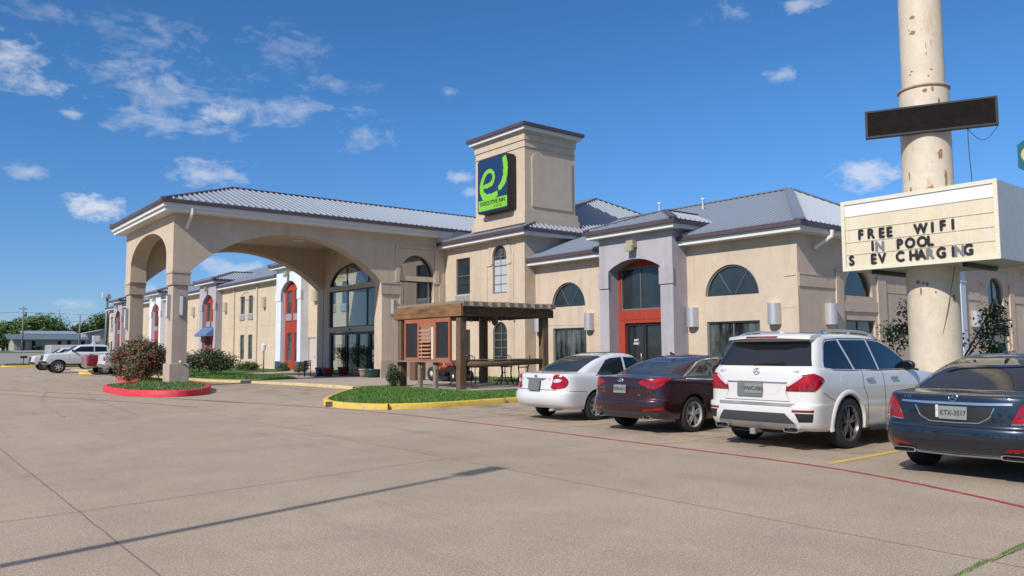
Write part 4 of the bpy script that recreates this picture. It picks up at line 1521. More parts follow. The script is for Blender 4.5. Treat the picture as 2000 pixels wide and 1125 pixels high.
class Car:
    def __init__(self, name, label, cat, loc, rotz, rows, crown, paintm, wheels, wr, L_, ww=.23, arch_r=None, group=None, wheel_y=None, under_z=.3):
        self.root = thing(name, label, cat, loc, group, rotz)
        wloc[self.root.name] = Vector((0, 0, 0))     # children are built in the car's own axes
        self.paint = paintm
        vs, fs = body_mesh(rows, crown)
        bm = bmesh.new()
        bv = [bm.verts.new(v) for v in vs]
        for f in fs:
            try:
                bm.faces.new([bv[i] for i in f])
            except ValueError:
                pass
        bmesh.ops.remove_doubles(bm, verts=bm.verts, dist=0.0003)
        bmesh.ops.recalc_face_normals(bm, faces=bm.faces)
        for f in bm.faces:
            f.smooth = True
        self.bvh = BVHTree.FromBMesh(bm)
        me = bpy.data.meshes.new('body')
        bm.to_mesh(me)
        bm.free()
        me.materials.append(paintm)
        o = bpy.data.objects.new('body', me)
        col.objects.link(o)
        wy = max(r['w'] for r in rows)
        self.wy = wy
        ar = arch_r or wr + .055
        cutters = []
        for wx in wheels:
            cm = MB()
            for s in (-1, 1):
                cm.lathe([(0, s * (wy - .30)), (ar, s * (wy - .30)), (ar, s * (wy + .3)), (0, s * (wy + .3))], (wx, 0, wr), 40, 0, False, 'Y')
            c = cm.build('cutter', WELL)
            md = o.modifiers.new('arch', 'BOOLEAN')
            md.operation = 'DIFFERENCE'
            md.solver = 'EXACT'
            md.object = c
            if hasattr(md, 'material_mode'):
                md.material_mode = 'TRANSFER'
            cutters.append(c)
        dg = bpy.context.evaluated_depsgraph_get()
        dg.update()
        m2 = bpy.data.meshes.new_from_object(o.evaluated_get(dg))
        o.modifiers.clear()
        o.data = m2
        m2.name = 'body'
        bpy.data.meshes.remove(me)
        for c in cutters:
            d = c.data
            bpy.data.objects.remove(c)
            bpy.data.meshes.remove(d)
        m2.set_sharp_from_angle(angle=R(38))
        o.parent = self.root
        self.body = o
        self.n = 0

    # --- conforming panels --------------------------------------------------
    def hit(self, o, d):
        p, nrm, i, t = self.bvh.ray_cast(Vector(o), Vector(d))
        return p, nrm

    def panel(self, name, poly, view, m, off=.004, thick=.012, h=.035, parent=None, holes=False, rounded=0, mirror=False, label=None, ang=0):
        """polygon seen in a view ('rear': (y,z), 'side': (x,z), 'front', 'top': (x,y), or a yaw angle) laid on the body"""
        if rounded:
            poly = chaikin(poly, rounded, True)
        outs = []
        for sgn in ((1, -1) if mirror else (1,)):
            if view == 'rear':
                f = lambda u, v: (Vector((-3, u * sgn, v)), Vector((1, 0, 0)))
            elif view == 'front':
                f = lambda u, v: (Vector((9, u * sgn, v)), Vector((-1, 0, 0)))
            elif view == 'side':      # right-hand side (y < 0) unless mirrored
                f = lambda u, v: (Vector((u, -3 * sgn, v)), Vector((0, sgn, 0)))
            elif view == 'top':
                f = lambda u, v: (Vector((u, v * sgn, 4)), Vector((0, 0, -1)))
            else:                     # three-quarter view of a corner: u runs along the cut, yaw given by ang
                ca, sa = math.cos(ang), math.sin(ang)
                # direction looks forward and inwards from the rear-right corner
                d = Vector((ca, sgn * sa, 0))
                e = Vector((sa, -sgn * ca, 0))
                f = lambda u, v, d=d, e=e: (e * u - d * 4 + Vector((0, 0, v)), d)
            us, vs = [p[0] for p in poly], [p[1] for p in poly]
            # dense outline plus interior points
            out2 = []
            for i in range(len(poly)):
                a, b = poly[i], poly[(i + 1) % len(poly)]
                L_ = math.hypot(b[0] - a[0], b[1] - a[1])
                k = max(1, int(L_ / h))
                for q in range(k):
                    out2.append((a[0] + (b[0] - a[0]) * q / k, a[1] + (b[1] - a[1]) * q / k))
            pts = [Vector(p) for p in out2]
            nb = len(pts)
            u = min(us) + h / 2
            while u < max(us):
                v = min(vs) + h / 2
                while v < max(vs):
                    if inside((u, v), out2) and min((Vector((u, v)) - p).length for p in pts[:nb]) > h * .45:
                        pts.append(Vector((u, v)))
                    v += h
                u += h
            r = delaunay_2d_cdt(pts, [], [list(range(nb))], 1, 1e-5)
            vv, ff = r[0], r[2]
            P, Nn, ok = [], [], []
            for p in vv:
                o, d = f(p.x, p.y)
                q, nn = self.hit(o, d)
                if q is None:
                    P.append(None)
                    Nn.append(None)
                    continue
                if nn.dot(d) > 0:
                    nn = -nn
                P.append(q)
                Nn.append(nn)
            mb = MB()
            good = [i for i in range(len(P)) if P[i] is not None]
            idx = {g: k for k, g in enumerate(good)}
            top = [P[g] + Nn[g] * off for g in good]
            bot = [P[g] - Nn[g] * thick for g in good]
            tf = [[idx[i] for i in t] for t in ff if all(P[i] is not None for i in t)]
            edges = {}
            for t in tf:
                for i in range(len(t)):
                    e = (t[i], t[(i + 1) % len(t)])
                    k = tuple(sorted(e))
                    edges[k] = None if k in edges else e
            n = len(top)
            mb.add(top + bot, tf, 0, True)
            mb.add([top[e[0]] for e in edges.values() if e] + [top[e[1]] for e in edges.values() if e] + [bot[e[1]] for e in edges.values() if e] + [bot[e[0]] for e in edges.values() if e],
                   [(i, i + k, i + 2 * k, i + 3 * k) for k in [len([e for e in edges.values() if e])] for i in range(k)], 0, False)
            o = mb.build(name, m, parent or self.root, sharp=40)
            if label: o['label'] = label
            outs.append(o)
        return outs

    def line(self, name, pts, view, w, m, off=.0025, h=.03, mirror=False, parent=None, ang=0):
        """thin strip along a polyline"""
        poly = []
        L_ = [Vector(p) for p in pts]
        lft, rgt = [], []
        for i, p in enumerate(L_):
            d = (L_[min(i + 1, len(L_) - 1)] - L_[max(i - 1, 0)]).normalized()
            nrm = Vector((-d.y, d.x)) * (w / 2)
            lft.append((p.x + nrm.x, p.y + nrm.y))
            rgt.append((p.x - nrm.x, p.y - nrm.y))
        return self.panel(name, lft + rgt[::-1], view, m, off, .003, h, mirror=mirror, parent=parent, ang=ang)

    def wheel(self, x, side, r, w, yo, rim, spokes=5, twin=False, tube=.68):
        s = side
        y0, y1 = s * (yo - w), s * yo
        mb = MB()
        rr = r * tube
        mb.lathe([(rr, y0), (r * .93, y0), (r * .985, y0 + s * .02), (r, y0 + s * .05), (r, y1 - s * .05), (r * .985, y1 - s * .02), (r * .93, y1 - s * .002), (rr + .012, y1), (rr, y1 - s * .012)], (0, 0, 0), 44, 0, True, 'Y')
        mb.lathe([(0, y0 + s * .03), (rr, y0 + s * .03)], (0, 0, 0), 24, 0, False, 'Y')
        for g in (.3, .5, .7):
            yy = y0 + (y1 - y0) * g
            mb.lathe([(r + .0012, yy - .006), (r - .01, yy), (r + .0012, yy + .006)], (0, 0, 0), 44, 0, False, 'Y')
        wt = mb.build('wheel', TYRE, self.root, origin=None, sharp=35)
        wt.location = (x, 0, r)
        wloc[wt.name] = Vector((0, 0, 0))
        mb = MB()
        yf = y1 - s * .022
        mb.lathe([(rr * 1.0, y1 - s * .006), (rr * .95, y1 - s * .004), (rr * .91, yf - s * .02), (rr * .9, y1 - s * .12)], (0, 0, 0), 40, 0, True, 'Y')
        mb.lathe([(0, yf + s * .005), (rr * .16, yf + s * .002), (rr * .22, yf - s * .03), (rr * .22, yf - s * .06)], (0, 0, 0), 20, 0, True, 'Y')
        for k in range(spokes):
            a = 2 * PI * k / spokes + .3
            for da in ((-.17, .17) if twin else (0,)):
                wi, wo = (.019, .013) if twin else (rr * .17, rr * .115)
                ca, sa = math.cos(a + da), math.sin(a + da)
                ci, si = math.cos(a + da * .6), math.sin(a + da * .6)
                pin = Vector((ci * rr * .14, 0, si * rr * .14))
                pout = Vector((ca * rr * .93, 0, sa * rr * .93))
                t = Vector((-sa, 0, ca))
                vs = []
                for p, ww_, yb in ((pin, wi, yf), ((pin + pout) / 2, (wi + wo) / 2, yf - s * .004), (pout, wo, yf - s * .022)):
                    for q in (-1, 1):
                        vs.append((p.x + t.x * ww_ * q, yb, p.z + t.z * ww_ * q))
                        vs.append((p.x + t.x * ww_ * q * 1.25, yb - s * .035, p.z + t.z * ww_ * q * 1.25))
                fs = []
                for b in (0, 4):
                    fs += [(b, b + 2, b + 6, b + 4), (b, b + 4, b + 5, b + 1), (b + 2, b + 3, b + 7, b + 6)]
                mb.add(vs, fs, 0, False)
        for k in range(5):
            a = 2 * PI * k / 5
            mb.lathe([(0, yf + s * .006), (.012, yf + s * .006), (.013, yf - s * .01)], (math.cos(a) * rr * .11, 0, math.sin(a) * rr * .11), 6, 0, False, 'Y')
        rm = mb.build('rim', rim, wt, sharp=35)
        mb = MB()
        mb.lathe([(.02, y1 - s * .1), (rr * .62, y1 - s * .1), (rr * .62, y1 - s * .085), (.02, y1 - s * .085)], (0, 0, 0), 28, 0, False, 'Y')
        mb.build('brake_disc', ALU, wt)
        return wt

    def axle(self, xs_, z, w):
        mb = MB()
        for x in xs_:
            mb.tube([(x, -w, z), (x, w, z)], .05, 8)
        mb.tube([(xs_[0] + .2, 0, z + .02), (xs_[1] - .2, 0, z + .02)], .05, 8)
        mb.build('axle', UNDER, self.root)

    def mirror_(self, x, y, z, s=1, m=None):
        mb = MB()
        bm = bmesh.new()
        bmesh.ops.create_uvsphere(bm, u_segments=16, v_segments=10, radius=1)
        for v in bm.verts:
            c = v.co
            v.co = Vector((x + c.x * .075 * (1.25 if c.x > 0 else .75), y - s * .11 + c.y * .125, z + .03 + math.copysign(abs(c.z) ** .75, c.z) * .085))
        mb.bm(bm, 0, True)
        mb.beam((x + .01, y + s * .06, z - .05), (x, y - s * .05, z - .02), .05, .035, 0)
        o = mb.build('door_mirror', m or self.paint, self.root)
        mb = MB()
        mb.lathe([(0, -.062), (.95, -.055)], (0, 0, 0), 16, 0, False, 'X')
        mb.v = [(x - .061, y - s * .11 + v[1] * .1, z + .03 + v[2] * .065) for v in mb.v]
        mb.build('mirror_glass', TINT, o)

    def plate(self, x, y, z, m, text=None, tilt=0.1, w=.305, h=.155, frame=None):
        mb = MB()
        mb.box(-.006, .004, -w / 2, w / 2, -h / 2, h / 2)
        M = Matrix.Translation((x, y, z)) @ Matrix.Rotation(tilt, 4, 'Y')
        mb.v = [tuple(M @ Vector(v)) for v in mb.v]
        p = mb.build('licence_plate', m, self.root)
        if text:
            tb = MB()
            put_text(tb, text, .085, (-.0075, 0, -.004), (0, -1, 0), (0, 0, 1), .001, sx=.78, bold=.003)
            tb.v = [tuple(M @ Vector(v)) for v in tb.v]
            tb.build('plate_lettering', PLTXT, p)
        return p


def sedan_rows(L_, w, H, nose, tail, cowl, rbase, rtop, ftop, zt, zb, zdeck, bump=.5, gw=.80, rw=.60, tail_lip=0.0):
    """nose/tail heights, cowl and backlight base x, roof ends; zb belt height, zdeck trunk height at the tail"""
    return [
        dict(z=(.26, .20, .22), xr=.50, xf=L_ - .35, w=w * .86, a=.25, b=.5),
        dict(z=(.28, .215, .235), xr=.22, xf=L_ - .14, w=w * .935, a=.40, b=.75),
        dict(z=(.36, .29, .30), xr=.07, xf=L_ - .03, w=w * .975, a=.5, b=.85),
        dict(z=(.50, .42, .42), xr=.0, xf=L_, w=w * .992, a=.52, b=.9),
        dict(z=(.62, .56, .53), xr=.012, xf=L_ - .005, w=w, a=.52, b=.95),
        dict(z=(.655, .66, .60), xr=.05, xf=L_ - .03, w=w * .998, a=.52, b=1.0),
        dict(z=(.80, .78, nose - .02), xr=.075 - tail_lip, xf=L_ - .08, w=w * .985, a=.55, b=1.05),
        dict(z=(zdeck - .075, zb - .06, nose + .02), xr=.09 - tail_lip, xf=L_ - .13, w=w * .96, a=.55, b=1.1),
        dict(z=(zdeck - .018, zb - .005, nose + .06), xr=.105 - tail_lip, xf=L_ - .22, w=w * .925, a=.55, b=1.15),
        dict(z=(zdeck + .002, zb + .02, nose + .10), xr=.17, xf=L_ - .40, w=w * .895, a=.55, b=1.15),
        dict(z=(zdeck + .035, zb + .035, zb + .015), xr=rbase, xf=cowl, w=w * .865, a=.35, b=.55, pr=3.0, pf=2.6, hard=True),
        dict(z=(zdeck + .035 + (zt - zdeck) * .30, zb + (zt - zb) * .33, zb + (zt - zb) * .30), xr=rbase + (rtop - rbase) * .27, xf=cowl + (ftop - cowl) * .27, w=w * .80, a=.35, b=.5),
        dict(z=(zdeck + .035 + (zt - zdeck) * .60, zb + (zt - zb) * .66, zb + (zt - zb) * .62), xr=rbase + (rtop - rbase) * .58, xf=cowl + (ftop - cowl) * .58, w=w * .725, a=.36, b=.45),
        dict(z=(zt - .085, zt - .045, zt - .085), xr=rbase + (rtop - rbase) * .83, xf=cowl + (ftop - cowl) * .84, w=w * .66, a=.38, b=.42),
        dict(z=(zt - .045, zt - .008, zt - .045), xr=rtop, xf=ftop, w=w * .61, a=.4, b=.42),
        dict(z=(zt - .022, zt + .008, zt - .022), xr=rtop + .18, xf=ftop - .16, w=w * .55, a=.4, b=.42),
    ]
def emblem(car, x, y, z, r, kind, m=None):
    mb = MB()
    if kind == 'star':
        mb.lathe([(r * .88, -.004), (r, -.006), (r, .004), (r * .88, .004)], (0, 0, 0), 24, 0, True, 'X')
        for k in range(3):
            a = PI / 2 + 2 * PI * k / 3
            mb.beam((-.003, 0, 0), (-.003, math.cos(a) * r * .9, math.sin(a) * r * .9), r * .17, .006, 0, (1, 0, 0))
    else:
        mb.lathe([(0, -.006), (r * .8, -.005), (r, 0), (r, .006)], (0, 0, 0), 24, 0, True, 'X')
        mb.v = [(v[0], v[1] * 1.0, v[2] * .52) for v in mb.v]
    q, n = car.hit((-3, y, z), (1, 0, 0))
    qx = q.x - .008 if q else x
    rot = Matrix.Rotation(math.atan2(-n.z, -n.x) if n else 0, 4, 'Y') if False else Matrix.Identity(4)
    if n:
        rot = Matrix.Rotation(math.atan2(n.z, -n.x), 4, 'Y')
    mb.v = [tuple((rot @ Vector(v)) + Vector((qx, y, z))) for v in mb.v]
    mb.build('emblem', m or CHROME, car.root)


def badge(car, text, y, z, size, m=None):
    q, n = car.hit((-3, y, z), (1, 0, 0))
    if q is None:
        return
    upv = (Vector((0, 0, 1)) - n * n.z).normalized()
    mb = MB()
    put_text(mb, text, size, q + n * .004, (0, -1, 0), upv, .002)
    mb.build('badge', m or CHROME, car.root)


def tip(car, y, z, w, h, x=-.01, dual=False):
    """chrome exhaust tip, dark inside"""
    for s in (1, -1):
        mb = MB()
        o = [(s * y + w * math.cos(2 * PI * k / 20) / abs(math.cos(2 * PI * k / 20) or 1) * abs(math.cos(2 * PI * k / 20)) ** .5, z + h * math.copysign(abs(math.sin(2 * PI * k / 20)) ** .5, math.sin(2 * PI * k / 20))) for k in range(20)]
        i = [((p[0] - s * y) * .86 + s * y, (p[1] - z) * .76 + z) for p in o]
        fn = lambda u, v, d=0: (x + d, u, v)
        mb.ring(o, i, fn, 0, .22)
        t = mb.build('exhaust_tip', CHROME, car.root)
        mb = MB()
        mb.prism(i, lambda u, v, d=0: (x + .05 + d, u, v), .01)
        if dual:
            mb.box(x + .02, x + .06, s * y - .012, s * y + .012, z - h * .8, z + h * .8)
        mb.build('opening', DARK, t)


def fin(car, x, z, m):
    mb = MB()
    mb.add([(x - .10, 0, z - .01), (x + .06, .03, z - .01), (x + .06, -.03, z - .01), (x - .07, .004, z + .06), (x - .07, -.004, z + .06), (x - .10, .004, z + .055)],
           [(0, 1, 3, 5), (0, 2, 4), (1, 2, 4, 3), (0, 4, 3, 5)], 0, True)
    mb.build('antenna', m, car.root)


def door_handles(car, xs_, z, m, l=.2):
    for x in xs_:
        for s in (1, -1):
            q, n = car.hit((x, -3 * s, z), (0, s, 0))
            if q is None: continue
            mb = MB()
            mb.bevbox(q.x - l / 2, q.x + l / 2, min(q.y - s * .035, q.y - s * .012), max(q.y - s * .035, q.y - s * .012), z - .018, z + .018, .008)
            mb.box(q.x - l / 2 + .01, q.x - l / 2 + .04, min(q.y - s * .02, q.y + s * .01), max(q.y - s * .02, q.y + s * .01), z - .012, z + .012)
            mb.box(q.x + l / 2 - .04, q.x + l / 2 - .01, min(q.y - s * .02, q.y + s * .01), max(q.y - s * .02, q.y + s * .01), z - .012, z + .012)
            mb.build('door_handle', m, car.root)


# ---- white midsize saloon ------------------------------------------------------
def white_sedan():
    L_ = 4.80
    rows = sedan_rows(L_, .895, 1.49, .70, .62, 3.45, .62, 1.66, 2.72, 1.475, .945, 1.045, tail_lip=.0)
    c = Car('sedan', 'white saloon with a blank grey number plate, parked nearest the pergola', 'car', (11.42, 13.42, 0), 0, rows, .02, P_WHITE, (1.10, 3.82), .32, L_, wheel_y=.86)
    for x in (1.10, 3.82):
        for s in (1, -1):
            c.wheel(x, s, .32, .205, .87, RIMM, 7)
    c.axle((1.1, 3.82), .32, .7)
    c.panel('rear_window', [(-.64, 1.075), (.64, 1.075), (.535, 1.395), (.40, 1.418), (-.40, 1.418), (-.535, 1.395)], 'rear', TINT, .004, .01, .05)
    c.panel('windshield', [(-.66, 1.02), (.66, 1.02), (.52, 1.39), (-.52, 1.39)], 'front', TINT, .004, .01, .06)
    c.panel('side_window', [(1.10, .99), (1.22, 1.03), (1.62, 1.325), (1.78, 1.365), (2.16, 1.39), (2.12, .975)], 'side', TINT, .004, .01, .05, mirror=True)
    c.panel('side_window', [(2.19, .975), (2.23, 1.39), (2.60, 1.375), (2.86, 1.32), (3.20, 1.08), (3.24, .985)], 'side', TINT, .004, .01, .05, mirror=True)
    lamp = [(.385, .70), (.455, .86), (.47, 1.02), (.60, 1.03), (.72, .985), (.80, .90), (.79, .80), (.70, .715)]
    for t in c.panel('tail_light', lamp, 'corner', LRED, .006, .015, .03, mirror=True, ang=R(42), rounded=1):
        pass
    c.panel('reversing_lens', [(.47, .85), (.49, .93), (.62, .93), (.665, .90), (.60, .855)], 'corner', LWHT, .009, .012, .025, mirror=True, ang=R(42), rounded=1)
    c.panel('plate_garnish', [(-.33, .945), (.33, .945), (.25, .905), (-.25, .905)], 'rear', PLATED, .016, .012, .05)
    c.plate(.02, 0, .80, PLATED, None, .15, .36, .25)
    emblem(c, .1, 0, .985, .055, 'oval')
    badge(c, 'LE', -.42, .93, .05)
    badge(c, 'V6', .44, .93, .045)
    badge(c, 'CAMRY', .50, .755, .045, TRIM)
    for v in c.line('boot_seam', [(-.62, .69), (.62, .69)], 'rear', .012, SEAM): pass
    c.line('bumper_seam', [(.30, .665), (.62, .655), (.80, .64)], 'side', .008, SEAM, mirror=True)
    c.line('door_seam', [(1.55, 1.0), (1.50, .7), (1.42, .55)], 'side', .007, SEAM, mirror=True)
    c.line('door_seam', [(2.16, .98), (2.16, .3)], 'side', .007, SEAM, mirror=True)
    c.line('door_seam', [(3.28, .97), (3.30, .6), (3.22, .32)], 'side', .007, SEAM, mirror=True)
    c.panel('rub_strip', [(1.5, .54), (3.2, .54), (3.2, .59), (1.5, .59)], 'side', P_WHITE, .016, .01, .06, mirror=True)
    c.panel('headlight', [(.45, .60), (.75, .62), (.80, .74), (.5, .69)], 'front', LWHT, .006, .01, .04, mirror=True)
    door_handles(c, (1.72, 2.42), .86, P_WHITE)
    for s in (1, -1): c.mirror_(3.02, s * .96, .98, s)
    mb = MB()
    mb.tube([(.10, -.42, .25), (.5, -.42, .27)], .028, 10)
    mb.build('exhaust_pipe', ALU, c.root)
    c.panel('sunroof', [(1.95, -.32), (2.5, -.32), (2.5, .32), (1.95, .32)], 'top', TINT, .012, .01, .06)
    return c


# ---- dark maroon saloon -----------------------------------------------------------
def maroon_sedan():
    L_ = 4.845
    rows = sedan_rows(L_, .915, 1.455, .66, .62, 3.50, .60, 1.55, 2.62, 1.43, .955, 1.055, tail_lip=.03)
    c = Car('sedan', 'dark maroon saloon with silver alloy wheels between the two white cars', 'car', (11.03, 10.44, 0), 0, rows, .025, P_MAROON, (1.085, 3.88), .335, L_)
    for x in (1.085, 3.88):
        for s in (1, -1):
            c.wheel(x, s, .335, .22, .895, RIMM, 5, True, .72)
    c.axle((1.085, 3.88), .335, .7)
    c.panel('rear_window', [(-.65, 1.085), (.65, 1.085), (.535, 1.345), (.40, 1.375), (-.40, 1.375), (-.535, 1.345)], 'rear', TINT2, .004, .01, .05)
    c.panel('windshield', [(-.66, 1.02), (.66, 1.02), (.52, 1.35), (-.52, 1.35)], 'front', TINT2, .004, .01, .06)
    c.panel('side_window', [(.95, 1.03), (1.15, 1.10), (1.52, 1.28), (1.75, 1.335), (2.10, 1.355), (2.10, .99), (1.2, 1.0)], 'side', TINT2, .004, .01, .05, mirror=True)
    c.panel('side_window', [(2.17, .985), (2.19, 1.355), (2.55, 1.335), (2.85, 1.265), (3.22, 1.06), (3.28, .985)], 'side', TINT2, .004, .01, .05, mirror=True)
    c.line('window_trim', [(.92, 1.045), (1.13, 1.125), (1.50, 1.305), (1.75, 1.362), (2.12, 1.382), (2.56, 1.362), (2.87, 1.292)], 'side', .018, CHROME, .006, mirror=True)
    c.line('window_trim', [(.95, 1.012), (1.5, .982), (2.2, .968), (3.28, .962)], 'side', .014, CHROME, .006, mirror=True)
    lamp = [(.345, .935), (.40, .985), (.55, 1.01), (.72, 1.03), (.98, 1.045), (.86, .95), (.74, .87), (.62, .835), (.52, .86), (.42, .91)]
    c.panel('tail_light', lamp, 'corner', LRED, .007, .015, .03, mirror=True, ang=R(42))
    c.panel('reversing_lens', [(.50, .90), (.52, .93), (.66, .945), (.68, .915)], 'corner', LDRED, .010, .012, .025, mirror=True, ang=R(42))
    c.line('plate_recess_edge', [(-.52, .915), (-.48, .72), (-.40, .64), (0, .625), (.40, .64), (.48, .72), (.52, .915)], 'rear', .014, SEAM, .003)
    c.plate(.028, 0, .825, PLATE, 'KDR-4617', .12)
    emblem(c, .1, 0, .985, .075, 'oval')
    badge(c, 'OPTIMA', .46, .83, .05)
    badge(c, 'GDI', .44, .765, .05)
    badge(c, 'EX', -.44, .72, .055)
    c.panel('bumper_reflector', [(.42, .425), (.44, .46), (.80, .495), (.82, .465)], 'corner', LRED, .005, .01, .03, mirror=True, ang=R(42))
    c.panel('lower_valance', [(-.78, .40), (.78, .40), (.72, .30), (.45, .275), (-.45, .275), (-.72, .30)], 'rear', DGREY, .012, .012, .05)
    tip(c, .56, .31, .085, .034, .12)
    c.line('boot_seam', [(-.55, 1.0), (-.52, .72), (-.46, .62), (.46, .62), (.52, .72), (.55, 1.0)], 'rear', .008, SEAM)
    c.line('door_seam', [(1.45, 1.0), (1.50, .72), (1.42, .60)], 'side', .007, SEAM, mirror=True)
    c.line('door_seam', [(2.14, .98), (2.13, .3)], 'side', .007, SEAM, mirror=True)
    c.panel('headlight', [(.45, .60), (.75, .62), (.80, .72), (.5, .67)], 'front', LWHT, .006, .01, .04, mirror=True)
    door_handles(c, (1.70, 2.52), .90, P_MAROON)
    for s in (1, -1): c.mirror_(3.05, s * .97, .99, s)
    fin(c, 1.62, 1.455, P_MAROON)
    return c


# ---- big white SUV --------------------------------------------------------------------
def white_suv():
    L_ = 5.15
    w = .975
    rows = [
        dict(z=(.30, .26, .28), xr=.55, xf=L_ - .4, w=.84, a=.2, b=.5),
        dict(z=(.31, .27, .29), xr=.20, xf=L_ - .18, w=.925, a=.35, b=.7),
        dict(z=(.40, .34, .36), xr=.055, xf=L_ - .05, w=.955, a=.42, b=.8, pr=3.4),
        dict(z=(.56, .50, .50), xr=.0, xf=L_, w=.972, a=.44, b=.85, pr=3.4),
        dict(z=(.70, .66, .64), xr=.015, xf=L_, w=.978, a=.44, b=.85, pr=3.6),
        dict(z=(.73, .72, .70), xr=.10, xf=L_ - .02, w=.976, a=.40, b=.85, pr=3.6, hard=True),
        dict(z=(.90, .86, .84), xr=.115, xf=L_ - .04, w=.978, a=.40, b=.9, pr=3.8),
        dict(z=(1.06, 1.02, .98), xr=.125, xf=L_ - .08, w=.970, a=.38, b=.95, pr=3.8),
        dict(z=(1.20, 1.13, 1.07), xr=.15, xf=L_ - .16, w=.950, a=.38, b=1.0, pr=3.8),
        dict(z=(1.255, 1.18, 1.12), xr=.175, xf=L_ - .30, w=.928, a=.38, b=1.05, pr=3.8),
        dict(z=(1.285, 1.215, 1.20), xr=.195, xf=3.98, w=.905, a=.36, b=.6, pr=3.8, hard=True),
        dict(z=(1.42, 1.38, 1.36), xr=.29, xf=3.68, w=.865, a=.36, b=.5, pr=3.8),
        dict(z=(1.58, 1.56, 1.55), xr=.40, xf=3.32, w=.815, a=.36, b=.5, pr=3.8),
        dict(z=(1.69, 1.70, 1.68), xr=.475, xf=2.98, w=.775, a=.36, b=.5, pr=3.8),
        dict(z=(1.755, 1.775, 1.745), xr=.50, xf=2.75, w=.735, a=.36, b=.5, pr=3.4),
        dict(z=(1.785, 1.805, 1.775), xr=.58, xf=2.55, w=.68, a=.4, b=.5, pr=3.0),
    ]
    c = Car('suv', 'large white sport utility vehicle with roof rails and tow hitch beside a dark blue saloon', 'car', (10.84, 7.34, 0), 0, rows, .03, P_WHITE2, (1.13, 4.20), .40, L_, arch_r=.45)
    for x in (1.13, 4.20):
        for s in (1, -1):
            c.wheel(x, s, .40, .285, .965, RIMD, 5, True, .70)
    c.axle((1.13, 4.2), .4, .75)
    c.panel('rear_window', [(-.82, 1.30), (.82, 1.30), (.775, 1.42), (.70, 1.655), (.66, 1.685), (-.66, 1.685), (-.70, 1.655), (-.775, 1.42)], 'rear', TINT, .004, .012, .05)
    c.panel('windshield', [(-.75, 1.24), (.75, 1.24), (.62, 1.70), (-.62, 1.70)], 'front', TINT, .004, .01, .06)
    c.panel('side_window', [(.58, 1.295), (.60, 1.35), (.76, 1.63), (.84, 1.685), (1.16, 1.705), (1.40, 1.235), (.85, 1.25), (.66, 1.268)], 'side', TINT, .004, .01, .05, mirror=True, label='rear quarter window')
    c.panel('side_window', [(1.46, 1.235), (1.22, 1.705), (2.06, 1.705), (2.20, 1.22)], 'side', TINT, .004, .01, .05, mirror=True)
    c.panel('side_window', [(2.26, 1.22), (2.12, 1.705), (2.55, 1.675), (2.88, 1.58), (3.30, 1.36), (3.50, 1.22)], 'side', TINT, .004, .01, .05, mirror=True)
    c.line('window_trim', [(.565, 1.30), (.585, 1.36), (.74, 1.645), (.83, 1.71), (1.2, 1.73), (2.05, 1.73), (2.56, 1.70)], 'side', .016, CHROME, .005, mirror=True)
    c.line('window_trim', [(.57, 1.285), (.65, 1.255), (.85, 1.233), (1.4, 1.217), (2.2, 1.202), (3.5, 1.20)], 'side', .016, CHROME, .005, mirror=True)
    # roof spoiler with stop lamp
    mb = MB()
    P = [(.30, 1.715), (.36, 1.765), (.80, 1.80), (.80, 1.74), (.40, 1.70)]
    ys = [-.72, -.66, -.3, 0, .3, .66, .72]
    vs = []
    for y in ys:
        e = 1 - .55 * (abs(y) / .72) ** 6
        cr = .028 * (1 - (y / .72) ** 2)
        for (x, z) in P:
            vs.append((.62 + (x - .62) * e if x < .6 else x, y, z + cr))
    n = len(P)
    fs = [(j * n + i, j * n + (i + 1) % n, (j + 1) * n + (i + 1) % n, (j + 1) * n + i) for j in range(len(ys) - 1) for i in range(n)] + [tuple(range(n)), tuple(range(len(vs) - n, len(vs)))]
    mb.add(vs, fs, 0, True)
    sp = mb.build('spoiler', P_WHITE2, c.root, sharp=45)
    mb = MB()
    mb.beam((.322, -.27, 1.757), (.322, .27, 1.757), .035, .03, 0)
    mb.build('stop_lamp', LDRED, sp)
    lamp = [(.455, .915), (.47, 1.0), (.55, 1.08), (.68, 1.17), (.84, 1.19), (.97, 1.13), (1.0, 1.09), (.90, .975), (.83, .915)]
    for t in c.panel('tail_light', lamp, 'corner', LRED, .009, .02, .03, mirror=True, ang=R(42)):
        pass
    c.panel('lamp_band', [(.475, 1.005), (.55, 1.08), (.68, 1.165), (.68, 1.135), (.56, 1.04), (.49, .985)], 'corner', LWHT, .012, .012, .025, mirror=True, ang=R(42))
    c.panel('lamp_lower', [(.47, .93), (.48, .965), (.86, .985), (.82, .93)], 'corner', LDRED, .012, .012, .025, mirror=True, ang=R(42))
    # tailgate details
    c.panel('tailgate_handle', [(-.52, 1.055), (.52, 1.055), (.52, 1.035), (-.52, 1.035)], 'rear', SATIN, .014, .01, .05)
    c.panel('tailgate_recess', [(-.44, 1.03), (.44, 1.03), (.34, .86), (-.34, .86)], 'rear', P_WHITE2, .003, .01, .05)
    c.plate(.095, .10, .94, PLATED, None, .08, .44, .24)
    c.plate(.085, .03, .945, PLATE, 'WWC-3581', .08)
    emblem(c, .1, .0, 1.215, .052, 'star')
    badge(c, 'GL 63', .62, 1.215, .05)
    badge(c, 'AMG', -.64, 1.215, .05)
    c.line('tailgate_seam', [(-.50, .91), (-.56, .76), (.56, .76), (.50, .91)], 'rear', .008, SEAM)
    c.panel('bumper_step', [(-.66, .722), (.66, .722), (.62, .69), (-.62, .69)], 'rear', ALU, .012, .012, .05)
    c.panel('bumper_reflector', [(.50, .605), (.50, .64), (.80, .64), (.79, .605)], 'corner', LDRED, .006, .012, .03, mirror=True, ang=R(42))
